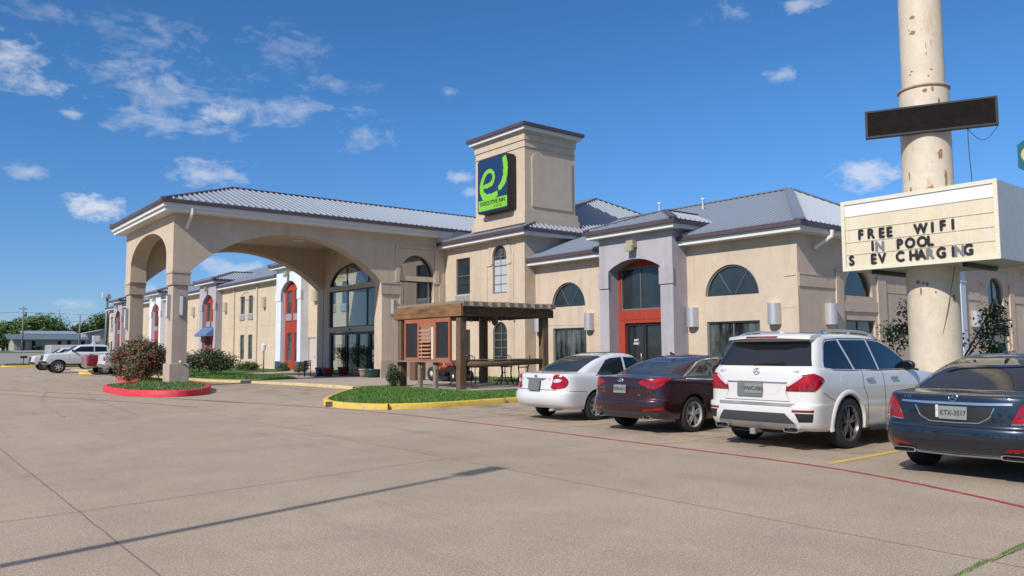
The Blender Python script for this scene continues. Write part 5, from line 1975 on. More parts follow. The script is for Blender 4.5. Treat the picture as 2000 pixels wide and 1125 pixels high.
    c.panel('bumper_vent', [(.53, .59), (.79, .585), (.78, .46), (.59, .455)], 'corner', TRIM, .005, .01, .03, mirror=True, ang=R(42))
    c.panel('valance', [(-.53, .585), (.53, .585), (.66, .43), (-.66, .43)], 'rear', DGREY, .006, .012, .05)
    c.panel('diffuser', [(-.68, .425), (.68, .425), (.58, .335), (.3, .325), (-.3, .325), (-.58, .335)], 'rear', ALU, .014, .012, .05)
    tip(c, .60, .335, .125, .042, .06, True)
    mb = MB()
    mb.box(.02, .5, -.03, .03, .25, .31)
    mb.box(-.02, .03, -.045, .045, .235, .325)
    mb.build('tow_hitch', ALU, c.root)
    mb = MB()
    mb.box(.2, .26, -.45, .45, .25, .31)
    mb.build('hitch_bar', UNDER, c.root)
    # wiper
    q, n = c.hit((-3, 0, 1.33), (1, 0, 0))
    mb = MB()
    mb.beam((q.x - .03, .08, 1.325), (q.x - .03, -.40, 1.345), .03, .02)
    mb.beam((q.x - .035, -.10, 1.345), (q.x - .03, -.46, 1.36), .012, .03)
    mb.build('wiper', TRIM, c.root)
    # flared arches
    for x in (1.13, 4.20):
        for s in (1, -1):
            vs, prev = [], None
            mb = MB()
            K = 26
            for k in range(K + 1):
                a = R(-12) + (PI + R(24)) * k / K
                row = []
                for rr, dy in ((.445, -.02), (.447, .022), (.475, .026), (.515, .014), (.53, -.01)):
                    px, pz = x + rr * math.cos(a), .40 + rr * math.sin(a)
                    hp = c.hit((px, -3 * s, max(pz, .33)), (0, s, 0))[0]
                    yy = abs(hp.y) if hp else .95
                    row.append((px, -s * (max(yy, .93) + dy), pz))
                vs += row
            fs = [(k * 5 + i, k * 5 + i + 1, k * 5 + 6 + i, k * 5 + 5 + i) for k in range(K) for i in range(4)]
            mb.add(vs, fs, 0, True)
            mb.build('arch_flare', P_WHITE2, c.root)
    for s in (1, -1):
        mb = MB()
        mb.bevbox(1.75, 3.7, min(s * .86, s * 1.02), max(s * .86, s * 1.02), .25, .31, .015)
        mb.build('running_board', TRIM, c.root)
        mb = MB()
        pts = []
        for k in range(15):
            t = k / 14
            x = .72 + 2.05 * t
            e = min(1, min(t, 1 - t) * 8)
            q, n = c.hit((x, s * .66, 4), (0, 0, -1))
            pts.append((x, s * .66, (q.z if q else 1.8) + .01 + .045 * e))
        mb.tube(pts, .018, 8)
        for k in (2, 7, 12):
            mb.box(pts[k][0] - .05, pts[k][0] + .05, s * .66 - .015, s * .66 + .015, pts[k][2] - .07, pts[k][2])
        mb.build('roof_rail', CHROME, c.root)
    for pts in ([(1.62, 1.22), (1.60, .95), (1.70, .80), (1.72, .42)], [(2.28, 1.21), (2.29, .36)], [(3.52, 1.2), (3.56, .8), (3.50, .36)]):
        c.line('door_seam', pts, 'side', .008, SEAM, mirror=True)
    c.panel('fuel_flap', [(.93, 1.16), (1.12, 1.16), (1.12, 1.01), (.93, 1.01)], 'side', P_WHITE2, .003, .01, .04, rounded=1)
    c.line('bumper_seam', [(.40, .90), (.62, .80), (.72, .77)], 'side', .007, SEAM, mirror=True)
    door_handles(c, (1.80, 2.62), 1.08, CHROME, .22)
    for s in (1, -1): c.mirror_(3.25, s * 1.03, 1.24, s, TRIM)
    c.panel('headlight', [(.5, .78), (.85, .80), (.88, .98), (.6, .95)], 'front', LWHT, .006, .01, .04, mirror=True)
    c.panel('grille', [(-.4, .62), (.4, .62), (.42, .95), (-.42, .95)], 'front', TRIM, .006, .01, .06)
    c.panel('sunroof', [(1.3, -.40), (2.6, -.40), (2.6, .40), (1.3, .40)], 'top', TINT, .006, .01, .08)
    fin(c, .95, 1.83, P_WHITE2)
    return c


# ---- dark blue saloon at the right edge -------------------------------------------------
def blue_sedan():
    L_ = 5.2
    rows = sedan_rows(L_, .95, 1.49, .70, .62, 3.75, .66, 1.72, 2.85, 1.47, .97, 1.02, tail_lip=.02)
    c = Car('sedan', 'dark slate blue saloon with a chrome boot strip at the right edge', 'car', (10.02, 4.06, 0), 0, rows, .02, P_BLUE, (1.15, 4.27), .35, L_)
    for x in (1.15, 4.27):
        for s in (1, -1):
            c.wheel(x, s, .35, .255, .93, RIMM, 7, True, .72)
    c.axle((1.15, 4.27), .35, .75)
    c.panel('rear_window', [(-.69, 1.055), (.69, 1.055), (.58, 1.36), (.44, 1.405), (-.44, 1.405), (-.58, 1.36)], 'rear', TINT, .004, .01, .05)
    c.panel('windshield', [(-.70, 1.03), (.70, 1.03), (.55, 1.38), (-.55, 1.38)], 'front', TINT, .004, .01, .06)
    c.panel('side_window', [(1.15, 1.02), (1.35, 1.10), (1.72, 1.32), (1.9, 1.37), (2.4, 1.39), (2.4, 1.0)], 'side', TINT, .004, .01, .05, mirror=True)
    c.panel('side_window', [(2.46, .995), (2.46, 1.39), (2.85, 1.37), (3.12, 1.30), (3.45, 1.08), (3.52, 1.0)], 'side', TINT, .004, .01, .05, mirror=True)
    c.line('window_trim', [(1.12, 1.035), (1.32, 1.125), (1.70, 1.345), (1.9, 1.397), (2.44, 1.415), (2.86, 1.395), (3.13, 1.325)], 'side', .018, CHROME, .006, mirror=True)
    lamp = [(.50, .70), (.545, .80), (.60, .90), (.66, .965), (.72, .95), (.82, .82), (.84, .74), (.70, .715)]
    c.panel('tail_light', lamp, 'corner', LRED, .007, .015, .03, mirror=True, ang=R(42))
    c.panel('lamp_band', [(.545, .76), (.58, .82), (.78, .83), (.80, .78)], 'corner', LDRED, .010, .012, .025, mirror=True, ang=R(42))
    c.line('lamp_trim', [(.50, .692), (.70, .705), (.84, .732)], 'corner', .012, CHROME, .010, mirror=True, ang=R(42))
    c.panel('boot_strip', [(-.60, .935), (-.3, .928), (.3, .928), (.60, .932), (.60, .908), (.3, .898), (-.3, .898), (-.60, .908)], 'rear', SATIN, .014, .012, .04)
    c.panel('plate_recess', [(-.42, .87), (.42, .87), (.36, .76), (.26, .70), (-.26, .70), (-.36, .76)], 'rear', TRIM, .003, .01, .04)
    c.line('recess_trim', [(-.43, .875), (-.38, .76), (-.27, .692), (0, .685), (.27, .692), (.38, .76), (.43, .875)], 'rear', .012, CHROME, .008)
    c.plate(.045, 0, .80, PLATE, 'KTX-3517', .10)
    c.panel('plate_frame', [(.155, .885), (.185, .885), (.185, .74), (.155, .74)], 'rear', LWHT, .03, .02, .05)
    emblem(c, .1, 0, .985, .05, 'star')
    badge(c, 'S 550', .52, .972, .05)
    badge(c, 'AMG', -.52, .972, .05)
    c.line('boot_seam', [(-.58, .96), (-.50, .74), (-.38, .655), (.38, .655), (.50, .74), (.58, .96)], 'rear', .008, SEAM)
    c.line('bumper_crease', [(-.88, .535), (-.5, .55), (.5, .55), (.88, .535)], 'rear', .02, P_BLUE, .008)
    c.panel('bumper_reflector', [(.44, .375), (.45, .41), (.70, .425), (.72, .395)], 'corner', LRED, .006, .01, .03, mirror=True, ang=R(42))
    c.panel('lower_valance', [(-.80, .325), (.80, .325), (.70, .255), (-.70, .255)], 'rear', DGREY, .01, .012, .05)
    c.line('valance_strip', [(-.46, .315), (0, .305), (.46, .315)], 'rear', .022, CHROME, .022)
    tip(c, .60, .312, .14, .032, .10)
    c.line('door_seam', [(1.60, 1.0), (1.62, .75), (1.55, .6)], 'side', .007, SEAM, mirror=True)
    c.line('door_seam', [(2.43, .98), (2.43, .3)], 'side', .007, SEAM, mirror=True)
    c.panel('headlight', [(.5, .62), (.8, .64), (.84, .76), (.55, .72)], 'front', LWHT, .006, .01, .04, mirror=True)
    door_handles(c, (1.85, 2.75), .90, P_BLUE)
    for s in (1, -1): c.mirror_(3.3, s * 1.0, 1.02, s)
    fin(c, 1.80, 1.49, P_BLUE)
    return c


# ---- pickups far down the lot -------------------------------------------------------------
def pickup(label, loc, rotz, paintm, L_=5.9, lift=0.0, rim=None, bed=True, cover=False):
    w = 1.0
    z0 = lift
    gb = 1.95 if bed else .35
    gt = 2.05 if bed else .75
    rows = [
        dict(z=(.50 + z0, .46 + z0, .46 + z0), xr=.4, xf=L_ - .4, w=.86, a=.2, b=.4),
        dict(z=(.55 + z0, .48 + z0, .44 + z0), xr=.10, xf=L_ - .15, w=.95, a=.18, b=.4, pr=4.5, pf=4),
        dict(z=(.70 + z0, .66 + z0, .62 + z0), xr=.0, xf=L_, w=.985, a=.18, b=.42, pr=5, pf=4.5),
        dict(z=(.90 + z0, .86 + z0, .85 + z0), xr=.04, xf=L_ - .03, w=1.0, a=.16, b=.42, pr=5, pf=4.5),
        dict(z=(1.15 + z0, 1.12 + z0, 1.05 + z0), xr=.05, xf=L_ - .06, w=.985, a=.16, b=.45, pr=5, pf=4.5),
        dict(z=(1.31 + z0, 1.24 + z0, 1.16 + z0), xr=.06, xf=L_ - .12, w=.965, a=.16, b=.5, pr=5, pf=4.2),
        dict(z=(1.34 + z0, 1.28 + z0, 1.22 + z0), xr=.10, xf=L_ - .3, w=.93, a=.16, b=.55, pr=5, pf=4),
        dict(z=(1.345 + z0, 1.30 + z0, 1.30 + z0), xr=gb, xf=L_ - 1.45, w=.90, a=.12, b=.35, pr=5, hard=True),
        dict(z=(1.55 + z0, 1.54 + z0, 1.53 + z0), xr=gb + (gt - gb) * .4, xf=L_ - 1.78, w=.85, a=.12, b=.35, pr=5),
        dict(z=(1.76 + z0, 1.77 + z0, 1.75 + z0), xr=gt, xf=L_ - 2.12, w=.79, a=.14, b=.35, pr=5),
        dict(z=(1.84 + z0, 1.86 + z0, 1.83 + z0), xr=gt + .08, xf=L_ - 2.3, w=.74, a=.2, b=.35, pr=4),
        dict(z=(1.865 + z0, 1.885 + z0, 1.855 + z0), xr=gt + .2, xf=L_ - 2.45, w=.68, a=.25, b=.35, pr=4),
    ]
    wr = .40 + z0 * .3
    xa = (1.15, L_ - 1.0)
    c = Car('pickup' if bed else 'suv', label, 'truck' if bed else 'car', loc, rotz, rows, .03, paintm, xa, wr, L_, arch_r=wr + .09, group='trucks parked at the far end of the lot')
    for x in xa:
        for s in (1, -1):
            c.wheel(x, s, wr, .28, 1.0, rim or RIMM, 6, False, .6)
    c.axle(xa, wr, .8)
    z = z0
    c.panel('side_window', [(gb + .22, 1.36 + z), (gb + .24, 1.72 + z), (gb + 1.05, 1.755 + z), (gb + 1.05, 1.345 + z)], 'side', TINT, .005, .01, .08, mirror=True)
    c.panel('side_window', [(gb + 1.13, 1.345 + z), (gb + 1.13, 1.755 + z), (L_ - 2.45, 1.75 + z), (L_ - 1.85, 1.36 + z)], 'side', TINT, .005, .01, .08, mirror=True)
    c.panel('windshield', [(-.72, 1.36 + z), (.72, 1.36 + z), (.64, 1.78 + z), (-.64, 1.78 + z)], 'front', TINT, .005, .01, .08)
    c.panel('rear_window', [(-.66, 1.42 + z), (.66, 1.42 + z), (.62, 1.74 + z), (-.62, 1.74 + z)], 'rear', TINT, .005, .01, .08)
    c.panel('grille', [(-.58, .72 + z), (.58, .72 + z), (.60, 1.10 + z), (-.60, 1.10 + z)], 'front', CHROME if not lift else TRIM, .01, .01, .08)
    c.panel('headlight', [(.62, .85 + z), (.90, .85 + z), (.90, 1.10 + z), (.62, 1.10 + z)], 'front', LWHT, .01, .01, .06, mirror=True)
    c.panel('front_bumper', [(-.93, .52 + z), (.93, .52 + z), (.93, .68 + z), (-.93, .68 + z)], 'front', TRIM if lift else CHROME, .03, .02, .08)
    c.panel('rear_bumper', [(-.93, .54 + z), (.93, .54 + z), (.93, .74 + z), (-.93, .74 + z)], 'rear', CHROME, .05, .03, .08)
    c.panel('tail_light', [(.80, .92 + z), (.965, .92 + z), (.96, 1.24 + z), (.82, 1.24 + z)], 'rear', LRED, .01, .012, .05, mirror=True)
    c.line('tailgate_seam', [(-.76, .80 + z), (-.76, 1.30 + z)], 'rear', .012, SEAM)
    c.line('tailgate_seam', [(.76, .80 + z), (.76, 1.30 + z)], 'rear', .012, SEAM)
    c.line('door_seam', [(gb + 1.09, 1.34 + z), (gb + 1.09, .55 + z)], 'side', .012, SEAM, mirror=True)
    c.line('door_seam', [(L_ - 1.72, 1.32 + z), (L_ - 1.72, .6 + z)], 'side', .012, SEAM, mirror=True)
    if bed:
        c.panel('bed_floor', [(.25, -.80), (gb - .12, -.80), (gb - .12, .80), (.25, .80)], 'top', TRIM, .004, .01, .12)
    door_handles(c, (gb + .3, gb + 1.3), 1.15 + z, TRIM if lift else CHROME)
    for s in (1, -1): c.mirror_(L_ - 1.9, s * 1.1, 1.42 + z, s, TRIM)
    return c
CARS = [white_sedan(), maroon_sedan(), white_suv(), blue_sedan()]
pickup('white crew cab pickup with black grille guard beside the red truck end', (15.8, 67.3, 0), PI, P_WHITE, 6.4, .22, RIMM)
pickup('white sport utility vehicle with black wheels, the farthest in the parked row', (15.6, 78.5, 0), PI, P_WHITE2, 5.5, .05, RIMD, bed=False)
pickup('white pickup seen from its tailgate next to the pink flowering bush', (11.2, 56.6, 0), 0, P_WHITE, 5.9, .05, RIMM)

pickup('red pickup with only its tail showing beside the white pickup tailgate', (10.95, 60.4, 0), 0, P_RED, 5.8, .0, RIMM)

for c, sx, sy, dy in zip(CARS, (1.0, 1.0, 1.0, 1.0), (1.04, 1.035, 1.045, 1.03), (.03, .03, .06, .03)):
    c.root.scale = (sx, sy, 1.0)
    c.root.location.y += dy
# ---------------------------------------------------------------- signs
# square sign on the tower
NAVYF = mat('navy_sign_face', (0.012, 0.035, 0.105), 0.4, noise=(0.8, 0.12))
LIME = mat('lime_sign_face', (0.19, 0.50, 0.03), 0.45, noise=(2.0, 0.05))
CAB = mat('sign_cabinet', (0.016, 0.013, 0.014), 0.5)
ts = thing('tower_sign', 'square navy and lime sign with a brushed letter e on the tower', 'sign', (24.6, 31.78, 8.66))
SU0, SU1, SV0, SV1 = 33.03, 30.52, 8.68, 11.46


def sp_(u, v, d=0):
    return (24.335 + d, SU0 + (SU1 - SU0) * u, SV0 + (SV1 - SV0) * v)


def rr_(a, b, c, d, r, n=5):
    out = []
    for (cx, cy, a0) in ((b - r, c + r, -90), (b - r, d - r, 0), (a + r, d - r, 90), (a + r, c + r, 180)):
        for k in range(n + 1):
            t = R(a0 + 90 * k / n)
            out.append((cx + r * math.cos(t), cy + r * math.sin(t)))
    return out


mb = MB()
mb.prism(rr_(-.015, 1.015, -.015, 1.015, .06), lambda u, v, d=0: sp_(u, v, d + .012), .46)
mb.box(24.795, 24.9, 31.0, 32.6, 9.0, 11.2)
cab = mb.build('cabinet', CAB, ts)
mb = MB()
mb.prism(rr_(.005, .995, .005, .995, .05), lambda u, v, d=0: sp_(u, v, d), .011)
fc = mb.build('sign_face', NAVYF, ts)
mb = MB()
mb.prism(rr_(.02, .98, .035, .235, .02), lambda u, v, d=0: sp_(u, v, d - .006), .0055)
mb.build('name_band', LIME, ts)


def brush(mb, pts, ws, seed, d):
    """brush stroke of uneven width through (u, v) points"""
    rnd = random.Random(seed)
    P = chaikin(pts, 3)
    L_, n = [], len(P)
    lf, rg = [], []
    for i, p in enumerate(P):
        t = i / (n - 1) * (len(ws) - 1)
        k = min(int(t), len(ws) - 2)
        w = ws[k] + (ws[k + 1] - ws[k]) * (t - k)
        a, b = P[max(i - 1, 0)], P[min(i + 1, n - 1)]
        dx, dy = b[0] - a[0], b[1] - a[1]
        q = math.hypot(dx, dy) or 1
        j1, j2 = rnd.uniform(.82, 1.15), rnd.uniform(.82, 1.15)
        lf.append((p[0] - dy / q * w * j1, p[1] + dx / q * w * j1))
        rg.append((p[0] + dy / q * w * j2, p[1] - dx / q * w * j2))
    vs = [sp_(p[0], p[1], d) for p in lf] + [sp_(p[0], p[1], d) for p in rg]
    mb.add(vs, [(i, i + 1, n + i + 1, n + i) for i in range(n - 1)])


mb = MB()
brush(mb, [(0.17, .485), (0.213, 0.493), (0.39, 0.494), (0.514, 0.538), (0.557, 0.653), (0.507, 0.737), (0.408, 0.773), (0.284, 0.755), (0.177, 0.647), (0.117, 0.531), (0.124, 0.426), (0.177, 0.326), (0.319, 0.258), (0.514, 0.276), (0.674, 0.318)],
      [.026, .037, .044, .042, .038, .04, .048, .054, .064, .068, .06, .045], 3, -.005)
brush(mb, [(0.70, 0.385), (0.816, 0.44), (0.904, 0.546), (0.942, 0.676), (0.935, 0.814), (0.885, 0.965)], [.03, .062, .07, .075, .07, .055], 5, -.0056)
mb.build('letter_e', LIME, ts, recalc=False)
mb = MB()
put_text(mb, 'EXECUTIVE INN', .29, sp_(.5, .165, -.008), (0, -1, 0), (0, 0, 1), .003, 0, 1.0, .008)
mb.build('sign_lettering', CAB, ts)
mb = MB()
put_text(mb, '& SUITES', .15, sp_(.68, .085, -.008), (0, -1, 0), (0, 0, 1), .003, 0, 1.1, .003)
mb.build('sign_lettering', mat('green_lettering', (.05, .16, .015), .6), ts)

# tall pole by the parking bays
POLEM = mat('weathered_cream_pole', (0.58, 0.50, 0.385), 0.65, noise=((0.7, 6.0), 0.09), rgb2=(0.40, 0.24, 0.12), streak=((4.0, 4.0, 1.1), 0.60, 0.82), bump=(9, .12))
RUST = mat('rust_scab', (0.30, 0.16, 0.09), 0.9, noise=(9.0, 0.4))
PCX, PCY = 18.05, 7.62
sp0 = thing('sign_pole', 'tall cream steel sign pole with rust stains behind the white sport utility vehicle', 'pole', (PCX, PCY, 0))
mb = MB()
mb.lathe([(.525, 0), (.522, 2.2), (.515, 4.6), (.505, 7.33)], (PCX, PCY, 0), 48)
mb.lathe([(.80, 0), (.80, .18), (.75, .2), (.5, .2)], (PCX, PCY, 0), 40, 0, False)
lo = mb.build('lower_shaft', POLEM, sp0)
mb = MB()
mb.lathe([(.44, 7.3), (.435, 11), (.42, 15)], (PCX, PCY, 0), 48)
mb.lathe([(0, 15), (.42, 15)], (PCX, PCY, 0), 48)
mb.build('upper_shaft', POLEM, sp0)
mb = MB()
mb.lathe([(.44, 7.34), (.53, 7.335), (.535, 7.29), (.51, 7.285)], (PCX, PCY, 0), 48)
mb.build('collar', mat('rusty_collar', (.33, .23, .16), .8, noise=(6.0, .3)), sp0)


def scab(ang, z, w, h, r0, seed):
    rnd = random.Random(seed)
    pts = []
    for k in range(18):
        a = 2 * PI * k / 18
        q = rnd.uniform(.6, 1.1)
        u, v = w * math.cos(a) * q, h * math.sin(a) * q
        t = ang + u / r0
        pts.append((PCX + (r0 + .004) * math.cos(t), PCY + (r0 + .004) * math.sin(t), z + v))
    c = (PCX + (r0 + .006) * math.cos(ang), PCY + (r0 + .006) * math.sin(ang), z)
    return pts + [c], [(k, (k + 1) % 18, 18) for k in range(18)]


view_a = math.atan2(-PCY, -PCX)
mb = MB()
rnd = random.Random(11)
for (da, z, w, h, r0) in ((-.35, 8.9, .07, .045, .44), (-.38, 8.55, .075, .05, .44), (-.55, 8.62, .015, .03, .44), (-.6, 7.62, .03, .02, .44), (-.5, 7.68, .03, .02, .44), (.2, 8.2, .008, .09, .44), (.45, 8.25, .008, .11, .44), (.2, 8.02, .01, .05, .44), (.4, 7.66, .03, .02, .44), (.25, 7.52, .02, .03, .44),
                          (-.55, 2.98, .05, .05, .52), (-.35, 2.95, .04, .03, .52), (-.2, 2.93, .03, .05, .52), (-.45, 2.78, .03, .09, .52), (.1, 2.75, .03, .03, .52), (.85, 2.6, .05, .1, .52), (.05, 7.18, .06, .04, .51), (.35, 7.2, .03, .07, .51), (.6, 6.9, .03, .12, .51), (.75, 5.2, .04, .25, .51), (.55, 5.75, .06, .12, .51), (-.7, 5.0, .03, .12, .52), (-.75, 5.35, .02, .1, .52), (.1, 5.0, .09, .06, .51)):
    v, f = scab(view_a + da, z, w, h, r0, int(z * 100 + da * 10))
    mb.add(v, f)
for k in range(8):
    z = rnd.uniform(1, 10)
    v, f = scab(view_a + rnd.uniform(-1.2, 1.2), z, rnd.uniform(.006, .02), rnd.uniform(.006, .03), .44 if z > 7.35 else (.513 if z > 4.6 else .521), k)
    mb.add(v, f)
ob = mb.build('rust_patches', RUST, sp0, recalc=False)
ob['kind'] = 'stuff'

# changeable letter sign on the pole
MQF = mat('marquee_frame', (0.64, 0.60, 0.47), 0.5, noise=((2.0, 20.0), 0.06))
MQP = mat('marquee_panel', (0.62, 0.545, 0.40), 0.55, noise=((1.0, 9.0), 0.07), rgb2=(0.64, 0.60, 0.5), streak=((.5, 5.0, .4), .5, .7))
MQW = mat('marquee_white', (0.70, 0.73, 0.78), 0.5)
MQS = mat('marquee_side', (0.40, 0.43, 0.46), 0.55, noise=((1.0, 8.0), 0.08))
LETB = mat('black_letter', (0.014, 0.013, 0.017), 0.5)
LETF = mat('faded_letter', (0.16, 0.155, 0.18), 0.6)
mq = thing('letter_sign', 'cream changeable letter sign board reading free wifi on the tall pole', 'sign', (18.1, 7.49, 3.3))
mb = MB()
mb.box(17.04, 19.2, 5.89, 9.09, 3.31, 4.87)
mb.build('cabinet', MQS, mq)
for x0, x1 in ((16.985, 17.038), (19.202, 19.255)):
    mb = MB()
    mb.box(x0, x1, 5.875, 9.105, 4.80, 4.885)
    mb.box(x0, x1, 5.875, 9.105, 3.295, 3.375)
    mb.box(x0, x1, 5.875, 5.955, 3.376, 4.799)
    mb.box(x0, x1, 9.025, 9.105, 3.376, 4.799)
    mb.build('frame', MQF, mq)
mb = MB()
mb.box(17.022, 17.0395, 5.956, 9.024, 3.376, 4.53)
y = 5.99
k = 0
while y < 9.0:
    mb.box(17.0165, 17.0219, y, y + .018, 3.377, 4.529)
    y += .074
mb.build('letter_panel', MQP, mq)
mb = MB()
mb.box(17.012, 17.0396, 5.956, 9.024, 4.531, 4.799)
mb.build('top_panel', MQW, mq)
mb = MB()
for z in (3.66, 3.94, 4.23, 4.53):
    mb.box(17.008, 17.0155, 5.956, 9.024, z - .006, z + .006)
mb.build('letter_rail', mat('letter_rail', (.55, .47, .33), .5), mq)
for (ch, yy, zz, m) in [('F', 8.67, 4.08, 0), ('R', 8.44, 4.08, 0), ('E', 8.2, 4.07, 0), ('E', 8.03, 4.07, 0), ('W', 7.37, 4.06, 0), ('I', 7.13, 4.06, 0), ('F', 6.93, 4.07, 0), ('I', 6.73, 4.07, 0),
                        ('I', 8.41, 3.80, 0), ('N', 8.25, 3.78, 1), ('P', 7.82, 3.78, 0), ('O', 7.6, 3.78, 0), ('O', 7.35, 3.78, 0), ('L', 7.19, 3.78, 0),
                        ('S', 8.9, 3.52, 0), ('E', 8.4, 3.51, 0), ('V', 8.21, 3.51, 0), ('C', 7.82, 3.51, 0), ('H', 7.54, 3.51, 0), ('A', 7.38, 3.51, 0), ('R', 7.21, 3.51, 1), ('G', 6.98, 3.51, 0), ('I', 6.75, 3.51, 0), ('N', 6.63, 3.51, 1), ('G', 6.46, 3.52, 0)]:
    mb = MB()
    put_text(mb, ch, .295, (17.005, yy, zz), (0, -1, 0), (0, 0, 1), .002, 0, .88, .016)
    mb.build('letter', LETF if m else LETB, mq)
mb = MB()
mb.box(17.3, 18.9, 6.6, 6.7, 3.22, 3.305)
mb.box(17.3, 18.9, 8.5, 8.6, 3.22, 3.305)
mb.build('bracket', CAB, mq)
# led board, turned a little towards the road
A, B = Vector((16.98, 8.45, 0)), Vector((18.08, 6.15, 0))
ux = (B - A).normalized()
un = Vector((0, 0, 1)).cross(ux)
un = un if un.x < 0 else -un
LEDM = mat('led_matrix', (0.012, 0.0095, 0.009), 0.9, 0, 0.12, noise=((60.0, 8.0), 0.35))
led = thing('message_board', 'long dark electronic message board high on the cream pole', 'sign', (17.5, 7.36, 5.95))


def lq(s, d, z):
    p = A + ux * s - un * d
    return (p.x, p.y, z)


W_ = (B - A).length


def lbox(mb, s0, s1, d0, d1, z0, z1):
    vs = [lq(s, d, z) for z in (z0, z1) for d in (d0, d1) for s in (s0, s1)]
    mb.add(vs, [(0, 2, 3, 1), (4, 5, 7, 6), (0, 1, 5, 4), (2, 6, 7, 3), (0, 4, 6, 2), (1, 3, 7, 5)])


mb = MB()
lbox(mb, 0, W_, .03, .16, 6.23, 6.84)
mb.build('cabinet', CAB, led)
mb = MB()
LFR = mat('led_frame', (0.022, 0.026, 0.034), .5, 0, .3)
lbox(mb, 0, W_, 0, .029, 6.23, 6.27)
lbox(mb, 0, W_, 0, .029, 6.80, 6.84)
lbox(mb, 0, .05, 0, .029, 6.271, 6.799)
lbox(mb, W_ - .05, W_, 0, .029, 6.271, 6.799)
mb.build('frame', LFR, led)
mb = MB()
lbox(mb, .051, W_ - .051, .012, .0295, 6.271, 6.799)
mb.build('screen', LEDM, led)
mb = MB()
lbox(mb, 1.0, 1.2, .161, .5, 6.3, 6.38)
lbox(mb, 1.0, 1.2, .161, .5, 6.68, 6.76)
mb.build('bracket', CAB, led)
WIRE = mat('black_cable', (0.02, 0.02, 0.02), .6)


def cable(pts, r, label, name='cable'):
    mb = MB()
    mb.tube(pts, r, 6)
    o = mb.build(name, WIRE, None)
    tag(o, label, 'cable')
    return o


e = Vector(lq(W_ * .78, .1, 6.22))
f = Vector(lq(W_ * 1.0, .1, 6.24))
pts = []
for k in range(13):
    t = k / 12
    p = e.lerp(f, t)
    pts.append((p.x, p.y, p.z - .28 * math.sin(PI * t)))
cable([(e.x, e.y, 6.24), (e.x - .01, e.y, 6.0), (e.x + .03, e.y, 5.5), (17.9, 6.65, 4.87)], .008, 'thin black cable hanging straight down from the dark message board')
cable(pts, .007, 'slack loop of thin cable under the right end of the dark message board')
cable([(17.82, 7.05, 3.3), (17.7, 7.2, 2.3), (17.58, 7.42, 1.2), (17.53, 7.6, .5)], .006, 'thin wire slanting down the front of the cream pole')

# teal sign standing far beyond the right edge
tq = thing('roadside_sign', 'teal roadside sign with a gold letter Q, mostly cut off by the right edge', 'sign', (61, 17.2, 0))
TEAL = mat('teal_sign_face', (0.008, 0.10, 0.13), .45, noise=(.8, .08))
GOLD = mat('gold_lettering', (0.55, 0.42, 0.16), .5)
mb = MB()
mb.prism([(19.55, 13.75), (19.55, 15.35), (19.2, 15.6), (15.0, 15.6), (14.7, 15.35), (14.7, 13.75), (15.0, 13.5), (19.2, 13.5)], XM(60.5), .6)
mb.build('cabinet', TEAL, tq)
mb = MB()
put_text(mb, 'Q', 1.6, (60.49, 18.72, 14.55), (0, -1, 0), (0, 0, 1), .003, 0, 1.0, .03)
mb.build('sign_lettering', GOLD, tq)
mb = MB()
mb.tube([(60.8, 17.1, 0), (60.8, 17.1, 13.49)], .25, 16)
mb.build('post', ALU, tq)
# parking-lot lamp outside the frame: it throws the long shadow
lp = thing('lot_lamp', 'tall parking lot lamp whose long shadow crosses the concrete', 'street lamp', (-5.43, 5.61, 0))
mb = MB()
mb.lathe([(.085, 0), (.07, 3), (.055, 8.6), (0, 8.6)], (-5.43, 5.61, 0), 16)
mb.lathe([(.3, 0), (.3, .6), (0, .6)], (-5.43, 5.61, 0), 20, 0, False)
mb.build('post', GFRAME, lp)
mb = MB()
d = Vector((math.cos(SUN_AZ), math.sin(SUN_AZ), 0))
p0 = Vector((-5.43, 5.61, 8.6))
mb.beam(p0 + d * .05, p0 + d * .4, .06, .06)
mb.beam(p0 + d * .3, p0 + d * 1.0, .30, .13)
mb.build('lamp_head', GFRAME, lp)
# ---------------------------------------------------------------- pergola and what stands under it
WOOD = mat('weathered_timber', (0.135, 0.082, 0.045), 0.85, noise=((1.5, 9.0), 0.22), rgb2=(0.05, 0.033, 0.022), streak=((9, 9, 1.2), .5, .72), bump=(30, .4))
WOODB = mat('brown_beam_timber', (0.21, 0.105, 0.042), 0.8, noise=((1.2, 10.0), 0.25), rgb2=(0.07, 0.035, 0.018), streak=((14, 1.1, 9), .46, .68), bump=(30, .4))
WOODB2 = mat('dark_beam_timber', (0.115, 0.066, 0.036), 0.85, noise=((1.2, 10.0), 0.25), rgb2=(0.05, 0.032, 0.02), streak=((1.1, 14, 9), .46, .68), bump=(30, .4))
WOODG = mat('grey_timber', (0.21, 0.165, 0.125), 0.9, noise=((3.0, 14.0), 0.2), bump=(30, .4))
REDW = mat('redwood_stain', (0.33, 0.105, 0.052), 0.7, noise=((2.0, 12.0), 0.15))
SCRN = mat('dark_screen', (0.022, 0.02, 0.021), 0.35, noise=(2.0, .3))
SLAT = mat('pale_slat', (0.50, 0.26, 0.17), .7, noise=(4.0, .12))
pg = thing('pergola', 'weathered timber pergola with a redwood screen on the lawn', 'pergola', (18.55, 25.6, .12))
for (x, y) in ((16.6, 23.6), (16.6, 27.75), (20.6, 27.6), (20.6, 23.6)):
    mb = MB()
    mb.bevbox(x - .14, x + .14, y - .14, y + .14, .02, 2.80, .02)
    mb.build('post', WOOD, pg, origin=(x, y, 0))
mb = MB(); mb.bevbox(16.38, 16.5, 23.3, 28.05, 2.80, 3.26, .02); mb.build('beam', WOODB, pg)
mb = MB(); mb.bevbox(16.66, 16.76, 23.45, 28.0, 2.80, 3.22, .02); mb.build('beam', WOODB2, pg)
